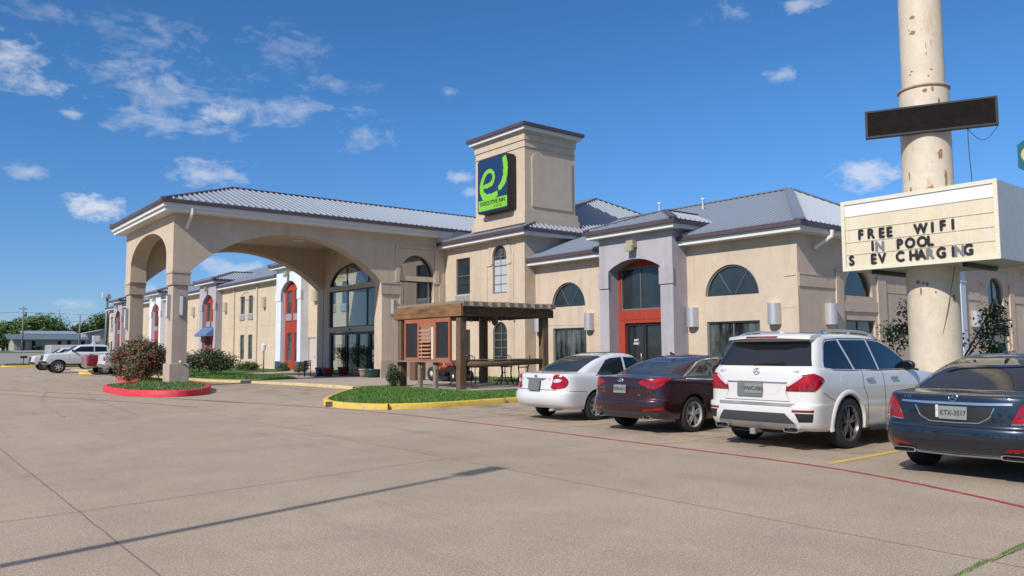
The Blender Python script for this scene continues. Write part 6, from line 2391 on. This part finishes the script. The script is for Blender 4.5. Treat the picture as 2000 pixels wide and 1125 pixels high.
mb = MB(); mb.bevbox(16.501, 20.95, 23.38, 23.5, 2.80, 3.12, .02); mb.build('beam', WOODB2, pg)
mb = MB(); mb.bevbox(16.501, 20.95, 27.7, 27.82, 2.80, 3.12, .02); mb.build('beam', WOODB2, pg)
mb = MB(); mb.bevbox(20.5, 20.62, 23.501, 27.69, 2.80, 3.10, .02); mb.build('beam', WOODB2, pg)
rnd = random.Random(5)
for k in range(11):
    x = 16.60 + k * .418
    mb = MB()
    z = 3.125 + rnd.uniform(-.008, .01)
    y0 = 23.22 + rnd.uniform(-.03, .03)
    w = .125
    vs = []
    for (yy, zl, zh) in ((y0, z + .03, z + .20), (y0 + .25, z, z + .22), (28.0, z, z + .22)):
        vs += [(x - w, yy, zl), (x + w, yy, zl), (x + w, yy, zh - .02), (x - w, yy, zh + .02)]
    fs = [(0, 1, 2, 3), (11, 10, 9, 8)] + [(b + i, b + (i + 1) % 4, b + 4 + (i + 1) % 4, b + 4 + i) for b in (0, 4) for i in range(4)]
    mb.add(vs, fs)
    mb.build('rafter', WOODG, pg)
mb = MB()
mb.tube([(16.75, 23.6, 1.06), (18.4, 23.6, 1.04), (20.5, 23.6, 1.10)], [.13, .12, .115], 10)
mb.build('rail', WOOD, pg)
mb = MB(); mb.bevbox(16.72, 20.45, 23.5, 23.72, 1.175, 1.215, .01); mb.build('counter', WOODG, pg)
mb = MB(); mb.bevbox(16.25, 16.62, 23.75, 27.95, 1.10, 1.155, .012); mb.build('shelf', WOODG, pg)
for y in (25.06, 26.14):
    mb = MB()
    mb.bevbox(16.38, 16.52, y - .09, y + .09, .05, 1.098, .015)
    mb.beam((16.45, y - .08, .85), (16.45, y - .22, 1.08), .06, .07)
    mb.build('shelf_post', WOODG, pg)
# redwood screen: two dark panels either side of a louvred bay
sc = MB()
for (a, b) in ((24.07, 24.17), (25.02, 25.12), (26.22, 26.32), (27.2, 27.3)):
    sc.box(16.42, 16.52, a, b, 1.16, 2.78)
for (a, b) in ((24.17, 25.02), (26.32, 27.2)):
    sc.box(16.43, 16.51, a, b, 1.16, 1.27); sc.box(16.43, 16.51, a, b, 2.62, 2.78)
sc.box(16.43, 16.51, 25.121, 26.219, 2.45, 2.78)
sc.box(16.43, 16.51, 25.121, 26.219, 1.16, 1.21)
scr = sc.build('screen_frame', REDW, pg)
for (a, b) in ((24.18, 25.01), (26.33, 27.19)):
    mb = MB(); mb.box(16.46, 16.475, a, b, 1.275, 2.615); mb.build('dark_panel', SCRN, pg)
for k in range(8):
    z = 1.30 + k * .146
    mb = MB()
    mb.beam((16.44, 25.4, z), (16.44, 26.2, z), .13, .03, 0, (-.35, 0, 1))
    mb.build('louvre', SLAT, pg)
mb = MB()
mb.box(16.40, 16.47, 25.16, 25.30, 1.22, 2.44)
mb.build('louvre_post', mat('cream_post', (.62, .52, .42), .7), pg)
mb = MB()
mb.box(16.56, 16.58, 25.13, 26.21, 1.22, 1.9)
mb.build('louvre_back', WOODB2, pg)
# things hanging from it
hp = MB()
hp.lathe([(0, -.02), (.19, -.02), (.21, 0), (.19, .02), (0, .02)], (0, 0, 0), 28, 0, False, 'X')
hp.v = [(v[0] + 19.0, v[1] + 24.7, v[2] + 2.72) for v in hp.v]
hp.lathe([(.10, -.03), (.12, -.03), (.12, .03), (.10, .03)], (19.0, 24.7, 2.72), 20, 0, False, 'X')
hp.tube([(19.0, 24.7, 2.93), (19.0, 24.7, 3.12)], .006, 5)
tag(hp.build('hanging_plaque', GFRAME), 'round grey metal plaque hanging under the pergola beam', 'plaque')
BULB = mat('clear_bulb', (.5, .5, .48), .1)
spts = []
for k in range(25):
    t = k / 24
    spts.append((16.9 + 3.6 * t, 24.6 + .9 * math.sin(t * 3), 2.92 - .16 * abs(math.sin(t * PI * 4))))
cord = thing('string_lights', 'string of small bulbs looped under the pergola rafters', 'lights', spts[0])
mb = MB(); mb.tube(spts, .009, 5); mb.build('cord', WIRE, cord)
for k in range(1, 25, 3):
    p = spts[k]
    mb = MB()
    mb.lathe([(0, -.13), (.028, -.11), (.035, -.08), (.02, -.04), (.016, 0), (0, 0)], p, 10)
    mb.build('bulb', BULB, cord)

IRON = mat('black_iron', (0.014, 0.013, 0.013), .5, .3)


def bar_table(x, y, label):
    t = thing('bar_table', label, 'table', (x, y, .13), 'tall iron tables under the pergola')
    mb = MB(); mb.lathe([(0, 1.13), (.36, 1.13), (.37, 1.115), (.36, 1.10), (0, 1.10)], (x, y, 0), 28, 0, False); mb.build('table_top', IRON, t)
    for k in range(3):
        a = 2 * PI * k / 3 + .4
        c, s = math.cos(a), math.sin(a)
        mb = MB()
        mb.tube([(x + c * .24, y + s * .24, 1.10), (x + c * .10, y + s * .10, .85), (x + c * .07, y + s * .07, .6), (x + c * .16, y + s * .16, .35), (x + c * .34, y + s * .34, .14)], .022, 7)
        mb.build('leg', IRON, t)
    mb = MB(); mb.lathe([(.115, .62), (.13, .62), (.13, .64), (.115, .64)], (x, y, 0), 20); mb.build('ring', IRON, t)
    return t


def bar_chair(x, y, rz, label):
    t = thing('bar_chair', label, 'chair', (x, y, .13), 'iron bar chairs under the pergola', rz)
    keep = wloc[t.name]
    wloc[t.name] = Vector((0, 0, 0))
    mb = MB(); mb.bevbox(-.22, .22, -.22, .22, .70, .735, .012); mb.build('seat', IRON, t)
    for sx in (-1, 1):
        for sy in (-1, 1):
            mb = MB()
            mb.tube([(sx * .19, sy * .19, .70), (sx * .17, sy * .17, .45), (sx * .20, sy * .20, .2), (sx * .26, sy * .26, 0)], .017, 6)
            mb.build('leg', IRON, t)
    mb = MB()
    mb.tube([(-.21, .20, .72), (-.22, .24, .95), (-.20, .27, 1.12), (-.08, .28, 1.2), (.08, .28, 1.2), (.20, .27, 1.12), (.22, .24, .95), (.21, .20, .72)], .016, 6)
    for q in (-.11, 0, .11):
        mb.tube([(q, .21, .72), (q * 1.6, .25, .95), (q * .6, .28, 1.19)], .010, 5)
    mb.build('backrest', IRON, t)
    for sx in (-1, 1):
        mb = MB(); mb.tube([(sx * .21, .22, .94), (sx * .25, .02, .96), (sx * .24, -.16, .93), (sx * .2, -.19, .72)], .014, 6); mb.build('armrest', IRON, t)
    mb = MB()
    mb.tube([(-.2, -.2, .26), (.2, -.2, .26), (.2, .2, .26), (-.2, .2, .26), (-.2, -.2, .26)], .011, 5)
    mb.build('stretcher', IRON, t)
    return t


bar_table(18.75, 26.9, 'tall black iron table left of the front pergola post')
bar_table(20.0, 25.4, 'tall black iron table right of the front pergola post')
bar_chair(19.15, 26.35, 2.0, 'black iron bar chair just right of the front pergola post')
bar_chair(20.55, 25.9, -.6, 'black iron bar chair between the back pergola post and the right table')
bar_chair(20.45, 24.7, -2.3, 'black iron bar chair nearest the white saloon')

# riding mower parked by the wall
mw = thing('riding_mower', 'red and orange riding mower parked behind the pergola', 'mower', (20.9, 30.9, .12))
MRED = mat('mower_red', (.26, .03, .03), .5)
MORA = mat('mower_orange', (.50, .10, .02), .45)
mb = MB(); mb.bevbox(20.5, 21.15, 29.35, 30.4, .50, .82, .07); mb.build('engine', BLACK, mw)
mb = MB(); mb.bevbox(20.45, 21.2, 29.3, 30.4, .822, .98, .06); mb.build('hood', MRED, mw)
mb = MB(); mb.bevbox(20.45, 21.25, 30.4, 31.5, .35, .62, .06); mb.build('chassis', BLACK, mw)
mb = MB(); mb.bevbox(20.6, 21.1, 31.05, 31.6, .62, .78, .06); mb.bevbox(20.6, 21.1, 31.5, 31.65, .7, 1.15, .06); mb.build('seat', MORA, mw)
mb = MB(); mb.bevbox(20.25, 21.45, 29.9, 31.0, .18, .36, .08); mb.build('mower_deck', BLACK, mw)
mb = MB(); mb.tube([(20.85, 30.45, .8), (20.85, 30.75, 1.15)], .025, 6); mb.lathe([(.15, -.02), (.18, 0), (.15, .02), (.13, 0), (.15, -.02)], (20.85, 30.76, 1.16), 18); mb.build('steering_wheel', BLACK, mw)
for (x, y, r) in ((20.42, 29.55, .24), (21.24, 29.55, .24), (20.38, 31.3, .33), (21.3, 31.3, .33)):
    mb = MB()
    mb.lathe([(r * .45, -.1), (r * .95, -.1), (r, -.06), (r, .06), (r * .95, .1), (r * .45, .1)], (x, y, .12 + r), 22, 0, True, 'X')
    w = mb.build('wheel', TYRE, mw)
    mb = MB(); mb.lathe([(0, -.07), (r * .46, -.08), (r * .46, .08), (0, .07)], (x, y, .12 + r), 16, 0, True, 'X'); mb.build('hub', P_WHITE, w)
bx_ = MB(); bx_.bevbox(19.9, 20.5, 32.1, 32.6, .12, 1.05, .02)
tag(bx_.build('storage_bin', mat('brown_bin', (.14, .07, .05), .7)), 'brown storage bin behind the redwood screen', 'bin')

# ---------------------------------------------------------------- entrance odds and ends
POTC = [mat('blue_glaze', (.02, .055, .11), .35), mat('red_glaze', (.16, .025, .03), .35), mat('teal_glaze', (.01, .055, .06), .3), mat('cream_glaze', (.27, .22, .17), .5)]
LEAFD = mat('leaf_dark', (.016, .038, .012), .55)
LEAFM = mat('leaf_mid', (.038, .075, .018), .55)
LEAFL = mat('leaf_light', (.085, .135, .03), .55)
LEAFR = mat('leaf_bronze', (.12, .055, .025), .6)
LEAFO = mat('leaf_olive', (.10, .095, .035), .6)
PETAL = mat('pink_petal', (.42, .045, .085), .6)
PETALR = mat('red_petal', (.26, .015, .03), .6)
DRYL = mat('dry_leaf', (.22, .17, .09), .7)
BARK = mat('bark', (.085, .06, .042), .9, noise=(9.0, .25))


def leaves(mb, c, rad, n, size, rnd, wts, power=.5, lobes=7, flat=.75, squash=None):
    """leaf faces gathered in clumps through a crown's volume"""
    c = Vector(c)
    cl = []
    for k in range(lobes):
        while True:
            p = Vector((rnd.uniform(-1, 1), rnd.uniform(-1, 1), rnd.uniform(-1, 1)))
            if p.length < 1: break
        cl.append((Vector((p.x * rad[0] * .62, p.y * rad[1] * .62, p.z * rad[2] * .62)), rnd.uniform(.34, .60), rnd.random()))
    for k in range(n):
        cc, cr, sh = rnd.choice(cl)
        d = Vector((rnd.gauss(0, 1), rnd.gauss(0, 1), rnd.gauss(0, 1))).normalized() * (rnd.random() ** power) * cr
        p = c + cc + Vector((d.x * rad[0], d.y * rad[1], d.z * rad[2]))
        if p.z < .13: p.z = .13 + rnd.random() * .1
        nrm = (Vector((rnd.gauss(0, 1), rnd.gauss(0, 1), rnd.gauss(0, 1))) + d.normalized() * 1.2 + Vector((0, 0, .5))).normalized()
        t = nrm.orthogonal().normalized()
        t = (Matrix.Rotation(rnd.uniform(0, 2 * PI), 3, nrm) @ t)
        b = nrm.cross(t)
        s = size * rnd.uniform(.6, 1.3)
        w = wts[min(int(sh * len(wts)), len(wts) - 1)] if isinstance(wts[0], (list, tuple)) else wts
        m = rnd.choices(range(len(w)), w)[0]
        mb.add([p - t * s, p - b * s * .42, p + t * s, p + b * s * .42], [(0, 1, 2, 3)], m)


def shrub(name, label, c, rad, n, size, mats_, wts, seed, cat='shrub', group=None, lobes=8, stems=5):
    rnd = random.Random(seed)
    t = thing(name, label, cat, (c[0], c[1], .1), group)
    mb = MB()
    for k in range(stems):
        a = rnd.uniform(0, 2 * PI)
        q = rnd.uniform(.2, .6)
        mb.tube([(c[0] + .05 * math.cos(a), c[1] + .05 * math.sin(a), .08), (c[0] + rad[0] * q * .5 * math.cos(a), c[1] + rad[1] * q * .5 * math.sin(a), c[2] * .7), (c[0] + rad[0] * q * math.cos(a), c[1] + rad[1] * q * math.sin(a), c[2] + rad[2] * .5)], [.03, .02, .008], 5)
    mb.build('stem', BARK, t)
    mb = MB()
    leaves(mb, c, rad, n, size, rnd, wts, lobes=lobes)
    mb.build('foliage', mats_, t, recalc=False)
    return t


OL = [LEAFD, LEAFM, LEAFL, LEAFR, PETAL, PETALR]
ROSE = OL[:4] + [PETAL, PETALR, LEAFO]
shrub('rose_bush', 'tall rose bush with crimson flowers filling the red kerbed island', (9.85, 39.9, 1.25), (1.0, 1.9, 1.2), 15000, .06, ROSE, [[4, 4, 1, 4, .8, 3, 4], [4, 4, 1.5, 5, 1.8, 7, 4], [4, 6, 2, 3, .4, 1, 5]], 21, lobes=34, stems=14)
shrub('rose_bush', 'second rose bush with paler pink flowers in front of the far column', (9.95, 43.6, 1.2), (.95, 2.2, 1.2), 13000, .06, ROSE, [[4, 4, 2, 4, 2.4, 2, 4], [4, 4, 2, 4, 3, 3, 4], [4, 6, 2, 3, .5, 1, 5]], 22, lobes=30, stems=14)
shrub('round_shrub', 'dark rounded shrub with bronze tips on the entrance lawn', (16.0, 49.3, 1.0), (1.75, 1.75, .95), 7000, .07, OL[:4] + [DRYL], [[6, 6, 2, 2, .5], [5, 6, 3, 3, .5], [5, 5, 2, 1, .5]], 23, lobes=18)
shrub('round_shrub', 'smaller green shrub left of the dark rounded shrub', (14.1, 56, .95), (1.0, 1.2, .95), 3000, .07, OL[:3], [3, 5, 3], 24, lobes=10)
shrub('cone_shrub', 'small upright shrub at the left corner of the pergola', (15.95, 27.35, .62), (.36, .36, .62), 3200, .035, OL[:3], [[5, 4, 1], [4, 5, 2]], 25, lobes=16)
for k, (x, y, rx, h, lab) in enumerate(((20.6, 55.8, 1.0, .85, 'leafy bed plant beside the garden lamp post'), (21.5, 58.6, 1.0, .8, 'leafy bed plant below the left twin windows'), (22.3, 50.6, .8, .75, 'dry tufted plant below the pale service door'), (22.6, 54.2, .6, .7, 'small green plant in front of the navy plinth'))):
    shrub('bed_plant', lab, (x, y, h * .5), (rx, rx, h * .55), 1700, .06, OL[:3] + [DRYL], [2, 4, 3, 2.5 if k % 2 == 0 else .8], 30 + k, 'plant', 'plants in the bed along the left wing', 8, 3)


def pot(x, y, r, h, m, label, plant=None, seed=1):
    t = thing('plant_pot', label, 'pot', (x, y, .12), 'glazed pots by the entrance')
    mb = MB()
    mb.lathe([(0, .12), (r * .68, .12), (r * .78, .12 + h * .4), (r * .95, .12 + h * .82), (r, .12 + h * .84), (r * 1.02, .12 + h), (r * .9, .12 + h), (r * .86, .12 + h * .85), (0, .12 + h * .85)], (x, y, 0), 28)
    mb.build('pot', m, t)
    if plant:
        mb = MB()
        leaves(mb, (x, y, .12 + h + plant * .5), (plant * .42, plant * .42, plant * .55), 900, .06, random.Random(seed), [4, 4, 1], lobes=8)
        mb.build('plant', OL[:3], t, recalc=False)
        mb = MB(); mb.tube([(x, y, .1 + h * .8), (x + .03, y, .12 + h + plant * .6)], .02, 5); mb.build('stem', BARK, t)


pot(19.6, 41.7, .32, .48, POTC[0], 'blue glazed pot at the left pilaster of the entrance')
pot(19.5, 40.6, .34, .48, POTC[1], 'red glazed pot beside the blue one at the entrance')
pot(20.45, 38.2, .28, .45, POTC[3], 'cream rimmed red pot right of the entrance doors', .3, 3)
pot(20.5, 37.3, .40, .45, POTC[2], 'wide teal glazed pot against the right pilaster')
pot(20.75, 41.2, .32, .5, POTC[1], 'dark red pot with a leafy plant in front of the left door glass', 1.5, 4)
pot(20.8, 39.6, .3, .5, POTC[3], 'pale pot with a tall plant between the entrance doors', 1.5, 5)
# iron chair by the doors
ch = thing('iron_chair', 'black iron chair with a slatted back left of the blue pot', 'chair', (18.6, 41.6, .12), None, .3)
wloc[ch.name] = Vector((0, 0, 0))
mb = MB(); mb.bevbox(-.24, .24, -.24, .24, .42, .46, .01); mb.build('seat', IRON, ch)
for sx in (-1, 1):
    for sy in (-1, 1):
        mb = MB(); mb.tube([(sx * .22, sy * .22, 0), (sx * .22, sy * .22, .9 if sy < 0 else .64)], .02, 6); mb.build('leg', IRON, ch)
mb = MB()
for z in (.62, .74, .86): mb.box(-.22, .22, -.235, -.205, z - .03, z + .03)
mb.build('backrest', IRON, ch)
for sx in (-1, 1):
    mb = MB(); mb.beam((sx * .22, -.22, .65), (sx * .22, .24, .65), .045, .03); mb.build('armrest', IRON, ch)
# garden lamp
gl = thing('garden_lamp', 'slim grey garden lamp with a white lantern in front of the left wing', 'lamp', (19.9, 51.0, .12))
mb = MB(); mb.tube([(19.9, 51.0, .1), (19.9, 51.0, 1.55)], .05, 8); mb.build('post', GFRAME, gl)
mb = MB(); mb.lathe([(0, 1.55), (.10, 1.56), (.17, 1.95), (0, 2.05)], (19.9, 51.0, 0), 8, 0, False); mb.build('lantern', LENS, gl)
mb = MB(); mb.bevbox(10.45, 10.75, 36.4, 36.75, .1, .17, .02)
tag(mb.build('paver', WALK), 'small concrete paver at the foot of the near column', 'paver')
mb = MB(); mb.tube([(10.55, 36.9, 1.12), (10.55, 36.78, 1.13), (10.5, 36.7, 1.13)], .05, 10)
tag(mb.build('pipe_stub', FASC), 'short white pipe stub on the near portico column', 'pipe')

# tree behind the sign pole
mt = thing('small_tree', 'small dark leaved tree standing behind the cream sign pole', 'tree', (21.2, 8.7, .1))
rnd = random.Random(77)
mb = MB()
tips = []
for k in range(7):
    a = 2 * PI * k / 7 + rnd.uniform(-.3, .3)
    q = rnd.uniform(.7, 1.35)
    tip_ = (21.2 + q * math.cos(a) * .8, 8.7 + q * math.sin(a) * 1.15, rnd.uniform(2.0, 2.75))
    mb.tube([(21.2 + .06 * math.cos(a), 8.7 + .06 * math.sin(a), .05), (21.2 + .2 * math.cos(a), 8.7 + .25 * math.sin(a), 1.0), tip_], [.045, .03, .008], 6)
    tips.append(tip_)
mb.build('trunk', BARK, mt)
mb = MB()
for tp in tips:
    leaves(mb, (tp[0], tp[1], tp[2] - .35), (.52, .58, .66), 560, .055, rnd, [[5, 3, .6], [3, 5, 1.5]], lobes=9)
mb.build('crown', [LEAFD, LEAFM, LEAFL], mt, recalc=False)
# ---------------------------------------------------------------- far left: metal shed, trees, poles
MET = mat('tan_metal_siding', (0.34, 0.32, 0.28), .6, noise=(.6, .06))
METR = mat('teal_metal_roof', (0.10, 0.145, 0.16), .5, noise=(.5, .08))
METR2 = mat('blue_grey_roof', (0.22, 0.26, 0.31), .5, noise=(.5, .08))
G0 = rise(172)
sh = thing('metal_shed', 'long low metal shed with a teal roof across the road', 'building', (25, 176, G0))
mb = MB()
mb.box(19.6, 31.6, 172, 180, G0 - .3, G0 + 2.2)
x = 20.0
while x < 31.5:
    mb.box(x, x + .12, 171.95, 171.999, G0, G0 + 2.15)
    x += .42
mb.build('wall', MET, sh)
for x0 in (20.7, 22.4, 26.7, 28.3, 30.7):
    mb = MB(); mb.box(x0, x0 + .55, 171.9, 171.94, G0 + (.15 if x0 < 27 else 1.1), G0 + 1.75); mb.build('door', DARK, sh)
mb = MB()
roof_face(mb, [(18.4, 171.0, G0 + 2.05), (31.9, 171.0, G0 + 2.05), (31.9, 176, G0 + 3.1), (18.4, 176, G0 + 3.1)], rib=.6)
roof_face(mb, [(31.9, 181, G0 + 2.05), (18.4, 181, G0 + 2.05), (18.4, 176, G0 + 3.1), (31.9, 176, G0 + 3.1)], ribs=False)
mb.build('roof', [METR, METR], sh)
s2 = thing('metal_barn', 'taller grey metal barn with a dark gable edge behind the low shed', 'building', (33, 184, G0))
mb = MB()
mb.box(31.75, 37, 174, 190, G0 - .3, G0 + 3.2)
mb.box(22.5, 31.7, 183, 190, G0 - .3, G0 + 3.4)
mb.prism([(31.75, G0 + 3.201), (37, G0 + 3.201), (37, G0 + 4.4)], YM(174), 16)
mb.build('wall', MET, sh if False else s2)
mb = MB(); mb.box(31.0, 32.0, 173.4, 173.95, G0 - .2, G0 + 2.9); mb.build('door_frame', FASC, s2)
mb = MB()
roof_face(mb, [(22.0, 182, G0 + 3.3), (32.0, 182, G0 + 3.3), (32.0, 187, G0 + 4.0), (22.0, 187, G0 + 4.0)], rib=.7)
mb.build('roof', [METR2, METR2], s2)
mb = MB(); mb.beam((31.3, 173.8, G0 + 3.2), (37.2, 173.8, G0 + 4.55), .4, .16); mb.build('gable_edge', METR, s2)


FARD, FARM, FARL = mat('far_leaf_dark', (.03, .06, .014), .7), mat('far_leaf_mid', (.075, .135, .026), .7), mat('far_leaf_light', (.14, .21, .045), .7)


def far_tree(x, y, w, h, label, seed, wts, group='trees along the far side of the road'):
    rnd = random.Random(seed)
    z0 = rise(y)
    t = thing('broadleaf_tree', label, 'tree', (x, y, z0), group)
    mb = MB()
    mb.tube([(x, y, z0 - .2), (x + .2, y, z0 + h * .3), (x, y, z0 + h * .6)], [.35, .25, .1], 7)
    for k in range(4):
        a = rnd.uniform(0, 2 * PI)
        mb.tube([(x + .15, y, z0 + h * .28), (x + w * .3 * math.cos(a), y + w * .3 * math.sin(a), z0 + h * .62)], [.16, .05], 5)
    mb.build('trunk', BARK, t)
    mb = MB()
    leaves(mb, (x, y, z0 + h * .56), (w * .55, w * .5, h * .46), int(760 * w ** .9), .36, rnd, wts, lobes=int(10 + w), power=.45)
    mb.build('crown', [FARD, FARM, FARL], t, recalc=False)


W1_, W2_, W3_ = [[5, 4, 1], [3, 5, 2]], [[3, 5, 3], [2, 5, 4]], [[6, 3, .5], [4, 4, 1]]
FT = [(22.0, 212, 9, 8.2, 'leafy tree at the left edge of the picture', W2_), (27.5, 216, 6, 6.0, 'low tree between the edge tree and the big round tree', W1_),
      (31.0, 228, 13.5, 10.6, 'big round tree above the teal roofed shed', W2_), (38.5, 236, 7, 6.6, 'low dark tree right of the big round tree', W3_),
      (41.5, 228, 8, 8.0, 'dark domed tree above the grey barn', W3_), (46.5, 232, 9, 11.4, 'tall tree left of the far end of the motel', W1_),
      (51.5, 236, 8, 10.2, 'tree touching the far end of the motel', W2_), (35.5, 214, 7, 5.4, 'low bright tree behind the blue grey roof', W2_),
      (25.0, 232, 8, 6.6, 'darker tree behind the left edge tree', W3_), (43.5, 216, 8, 5.6, 'low spreading tree behind the barn', W1_), (57, 240, 10, 10, 'tree half hidden by the motel end', W1_), (17.5, 222, 8, 7, 'tree cut by the left edge', W1_)]
for k, (x, y, w, h, lab, wt) in enumerate(FT):
    far_tree(x, y, w, h * .87, lab, 100 + k, wt)
mb = MB()
rnd = random.Random(8)
for k in range(26):
    x = -20 + k * 5 + rnd.uniform(-1, 1)
    y = 255 + rnd.uniform(-6, 6)
    leaves(mb, (x, y, rise(y) + 2.4), (4.5, 3, 3.0), 380, .5, rnd, [[5, 4, 1], [3, 5, 2]], lobes=6)
tag(mb.build('hedgerow', [FARD, FARM, FARL], recalc=False), 'distant green hedgerow behind the far trees', 'hedge', kind='stuff')
shrub('roadside_bush', 'small dark bush against the metal shed wall', (23.3, 171.2, G0 + .5), (1.1, .5, .5), 500, .14, OL[:3], [5, 3, 1], 41, stems=2)

POLEW = mat('grey_pole', (.20, .18, .16), .85)


def upole(x, y, h, label, arm=True):
    z0 = rise(y)
    t = thing('utility_pole', label, 'pole', (x, y, z0), 'wooden utility poles across the road')
    mb = MB(); mb.tube([(x, y, z0), (x, y, z0 + h)], [.17, .11], 8); mb.build('post', POLEW, t)
    if arm:
        mb = MB(); mb.beam((x - .7, y, z0 + h - .5), (x + .7, y, z0 + h - .5), .12, .12); mb.build('cross_arm', POLEW, t)
        mb = MB(); mb.lathe([(0, z0 + h - 1.9), (.25, z0 + h - 1.9), (.25, z0 + h - 1.1), (0, z0 + h - 1.1)], (x + .32, y, 0), 10); mb.build('transformer', GFRAME, t)


upole(20.0, 165, 8.0, 'utility pole with a cross arm left of the big round tree')
upole(29.1, 165, 6.6, 'plain utility pole in front of the grey barn', False)
for k, (a, b, lab) in enumerate((((-30, 165, 8.8), (20, 165, 8.7), 'upper overhead wire left of the utility pole'), ((20, 165, 8.7), (62, 150, 9.4), 'upper overhead wire running from the utility pole to the motel'), ((-30, 166, 7.0), (29.1, 165, 7.2), 'lower overhead wire crossing in front of the big round tree'), ((29.1, 165, 7.2), (62, 155, 8.0), 'lower overhead wire above the grey barn'))):
    pts = []
    for i in range(17):
        t = i / 16
        pts.append((a[0] + (b[0] - a[0]) * t, a[1] + (b[1] - a[1]) * t, a[2] + (b[2] - a[2]) * t - 3.0 * t * (1 - t)))
    mb = MB(); mb.tube(pts, .022, 4)
    tag(mb.build('overhead_wire', WIRE), lab, 'wire')
an = thing('radio_mast', 'thin radio mast far beyond the trees', 'mast', (62.3, 400, rise(400)))
mb = MB(); mb.tube([(62.3, 400, 2), (62.3, 400, 20.5)], [.16, .08], 5); mb.build('mast', GFRAME, an)
# floodlight pole at the far end of the motel
fp = thing('floodlight_pole', 'grey floodlight pole with a white lamp box at the far end of the motel', 'street lamp', (24.75, 121.5, rise(121.5)))
mb = MB(); mb.tube([(24.75, 121.5, 0), (24.75, 121.5, 9.2)], [.22, .16], 10); mb.build('post', GFRAME, fp)
mb = MB(); mb.bevbox(24.05, 24.75, 121.0, 121.4, 9.1, 9.75, .05); mb.bevbox(24.76, 25.15, 121.1, 121.6, 8.9, 9.6, .05); mb.build('lamp_head', FASC, fp)
# white box trailer and rooftop units near the far end
tr = thing('box_trailer', 'white box trailer standing behind the far white sport utility vehicle', 'trailer', (17, 101.5, 0))
mb = MB(); mb.bevbox(15.2, 18.6, 102.5, 106.5, .5, 2.35, .05); mb.build('body', P_WHITE, tr)
for x in (16.2, 17.4):
    mb = MB(); mb.lathe([(.1, -.1), (.34, -.1), (.34, .1), (.1, .1)], (x, 102.6, .35), 16, 0, True, 'Y'); mb.build('wheel', TYRE, tr)
mb = MB(); mb.tube([(15.3, 104.5, .55), (14.2, 104.5, .5)], .06, 6); mb.build('drawbar', TRIM, tr)
bt = thing('bucket_truck', 'white utility truck with a folded lift beside the far end of the motel', 'truck', (22.6, 121, rise(121)))
mb = MB(); mb.bevbox(21.8, 23.7, 119.5, 123.5, .9, 1.9, .08); mb.build('body', P_WHITE, bt)
mb = MB(); mb.bevbox(21.9, 23.6, 117.6, 119.4, .8, 2.5, .25); c_ = mb.build('cab', P_WHITE, bt)
mb = MB(); mb.box(22.1, 23.4, 117.58, 117.62, 1.7, 2.3); mb.build('windshield', TINT, c_)
mb = MB(); mb.beam((22.7, 122, 2.0), (22.9, 118.4, 3.0), .3, .3); mb.bevbox(22.4, 23.3, 117.7, 118.5, 2.9, 3.7, .08); mb.build('lift_arm', P_WHITE, bt)
for x, y in ((21.9, 118.3), (23.6, 118.3), (21.9, 122.3), (23.6, 122.3)):
    mb = MB(); mb.lathe([(.1, -.14), (.48, -.14), (.48, .14), (.1, .14)], (x, y, .5), 18, 0, True, 'X'); mb.build('wheel', TYRE, bt)
# small dark lot sign on a stake
ls = thing('grill_stand', 'small dark box on a post standing on the far kerbed island', 'stand', (12.2, 99, .12))
mb = MB(); mb.tube([(12.2, 99, .1), (12.2, 99, .95)], .04, 6); mb.build('post', TRIM, ls)
mb = MB(); mb.bevbox(11.9, 12.5, 98.8, 99.2, .9, 1.15, .02); mb.build('box', TRIM, ls)

# trees across the street, behind where the picture was taken: the windows and car flanks mirror them
mb = MB()
rnd = random.Random(31)
for k in range(11):
    x, y = -58 + rnd.uniform(-8, 8), -30 + k * 11 + rnd.uniform(-3, 3)
    w, h = rnd.uniform(7, 11), rnd.uniform(7, 12)
    mb.tube([(x, y, 0), (x, y, h * .5)], [.3, .15], 6, 0)
    leaves(mb, (x, y, h * .58), (w * .5, w * .55, h * .45), 1500, .40, rnd, [[5, 4, 1], [3, 5, 2]], lobes=12)
tag(mb.build('street_trees', [FARD, FARM, FARL], recalc=False), 'tree line across the street', 'trees', kind='stuff')
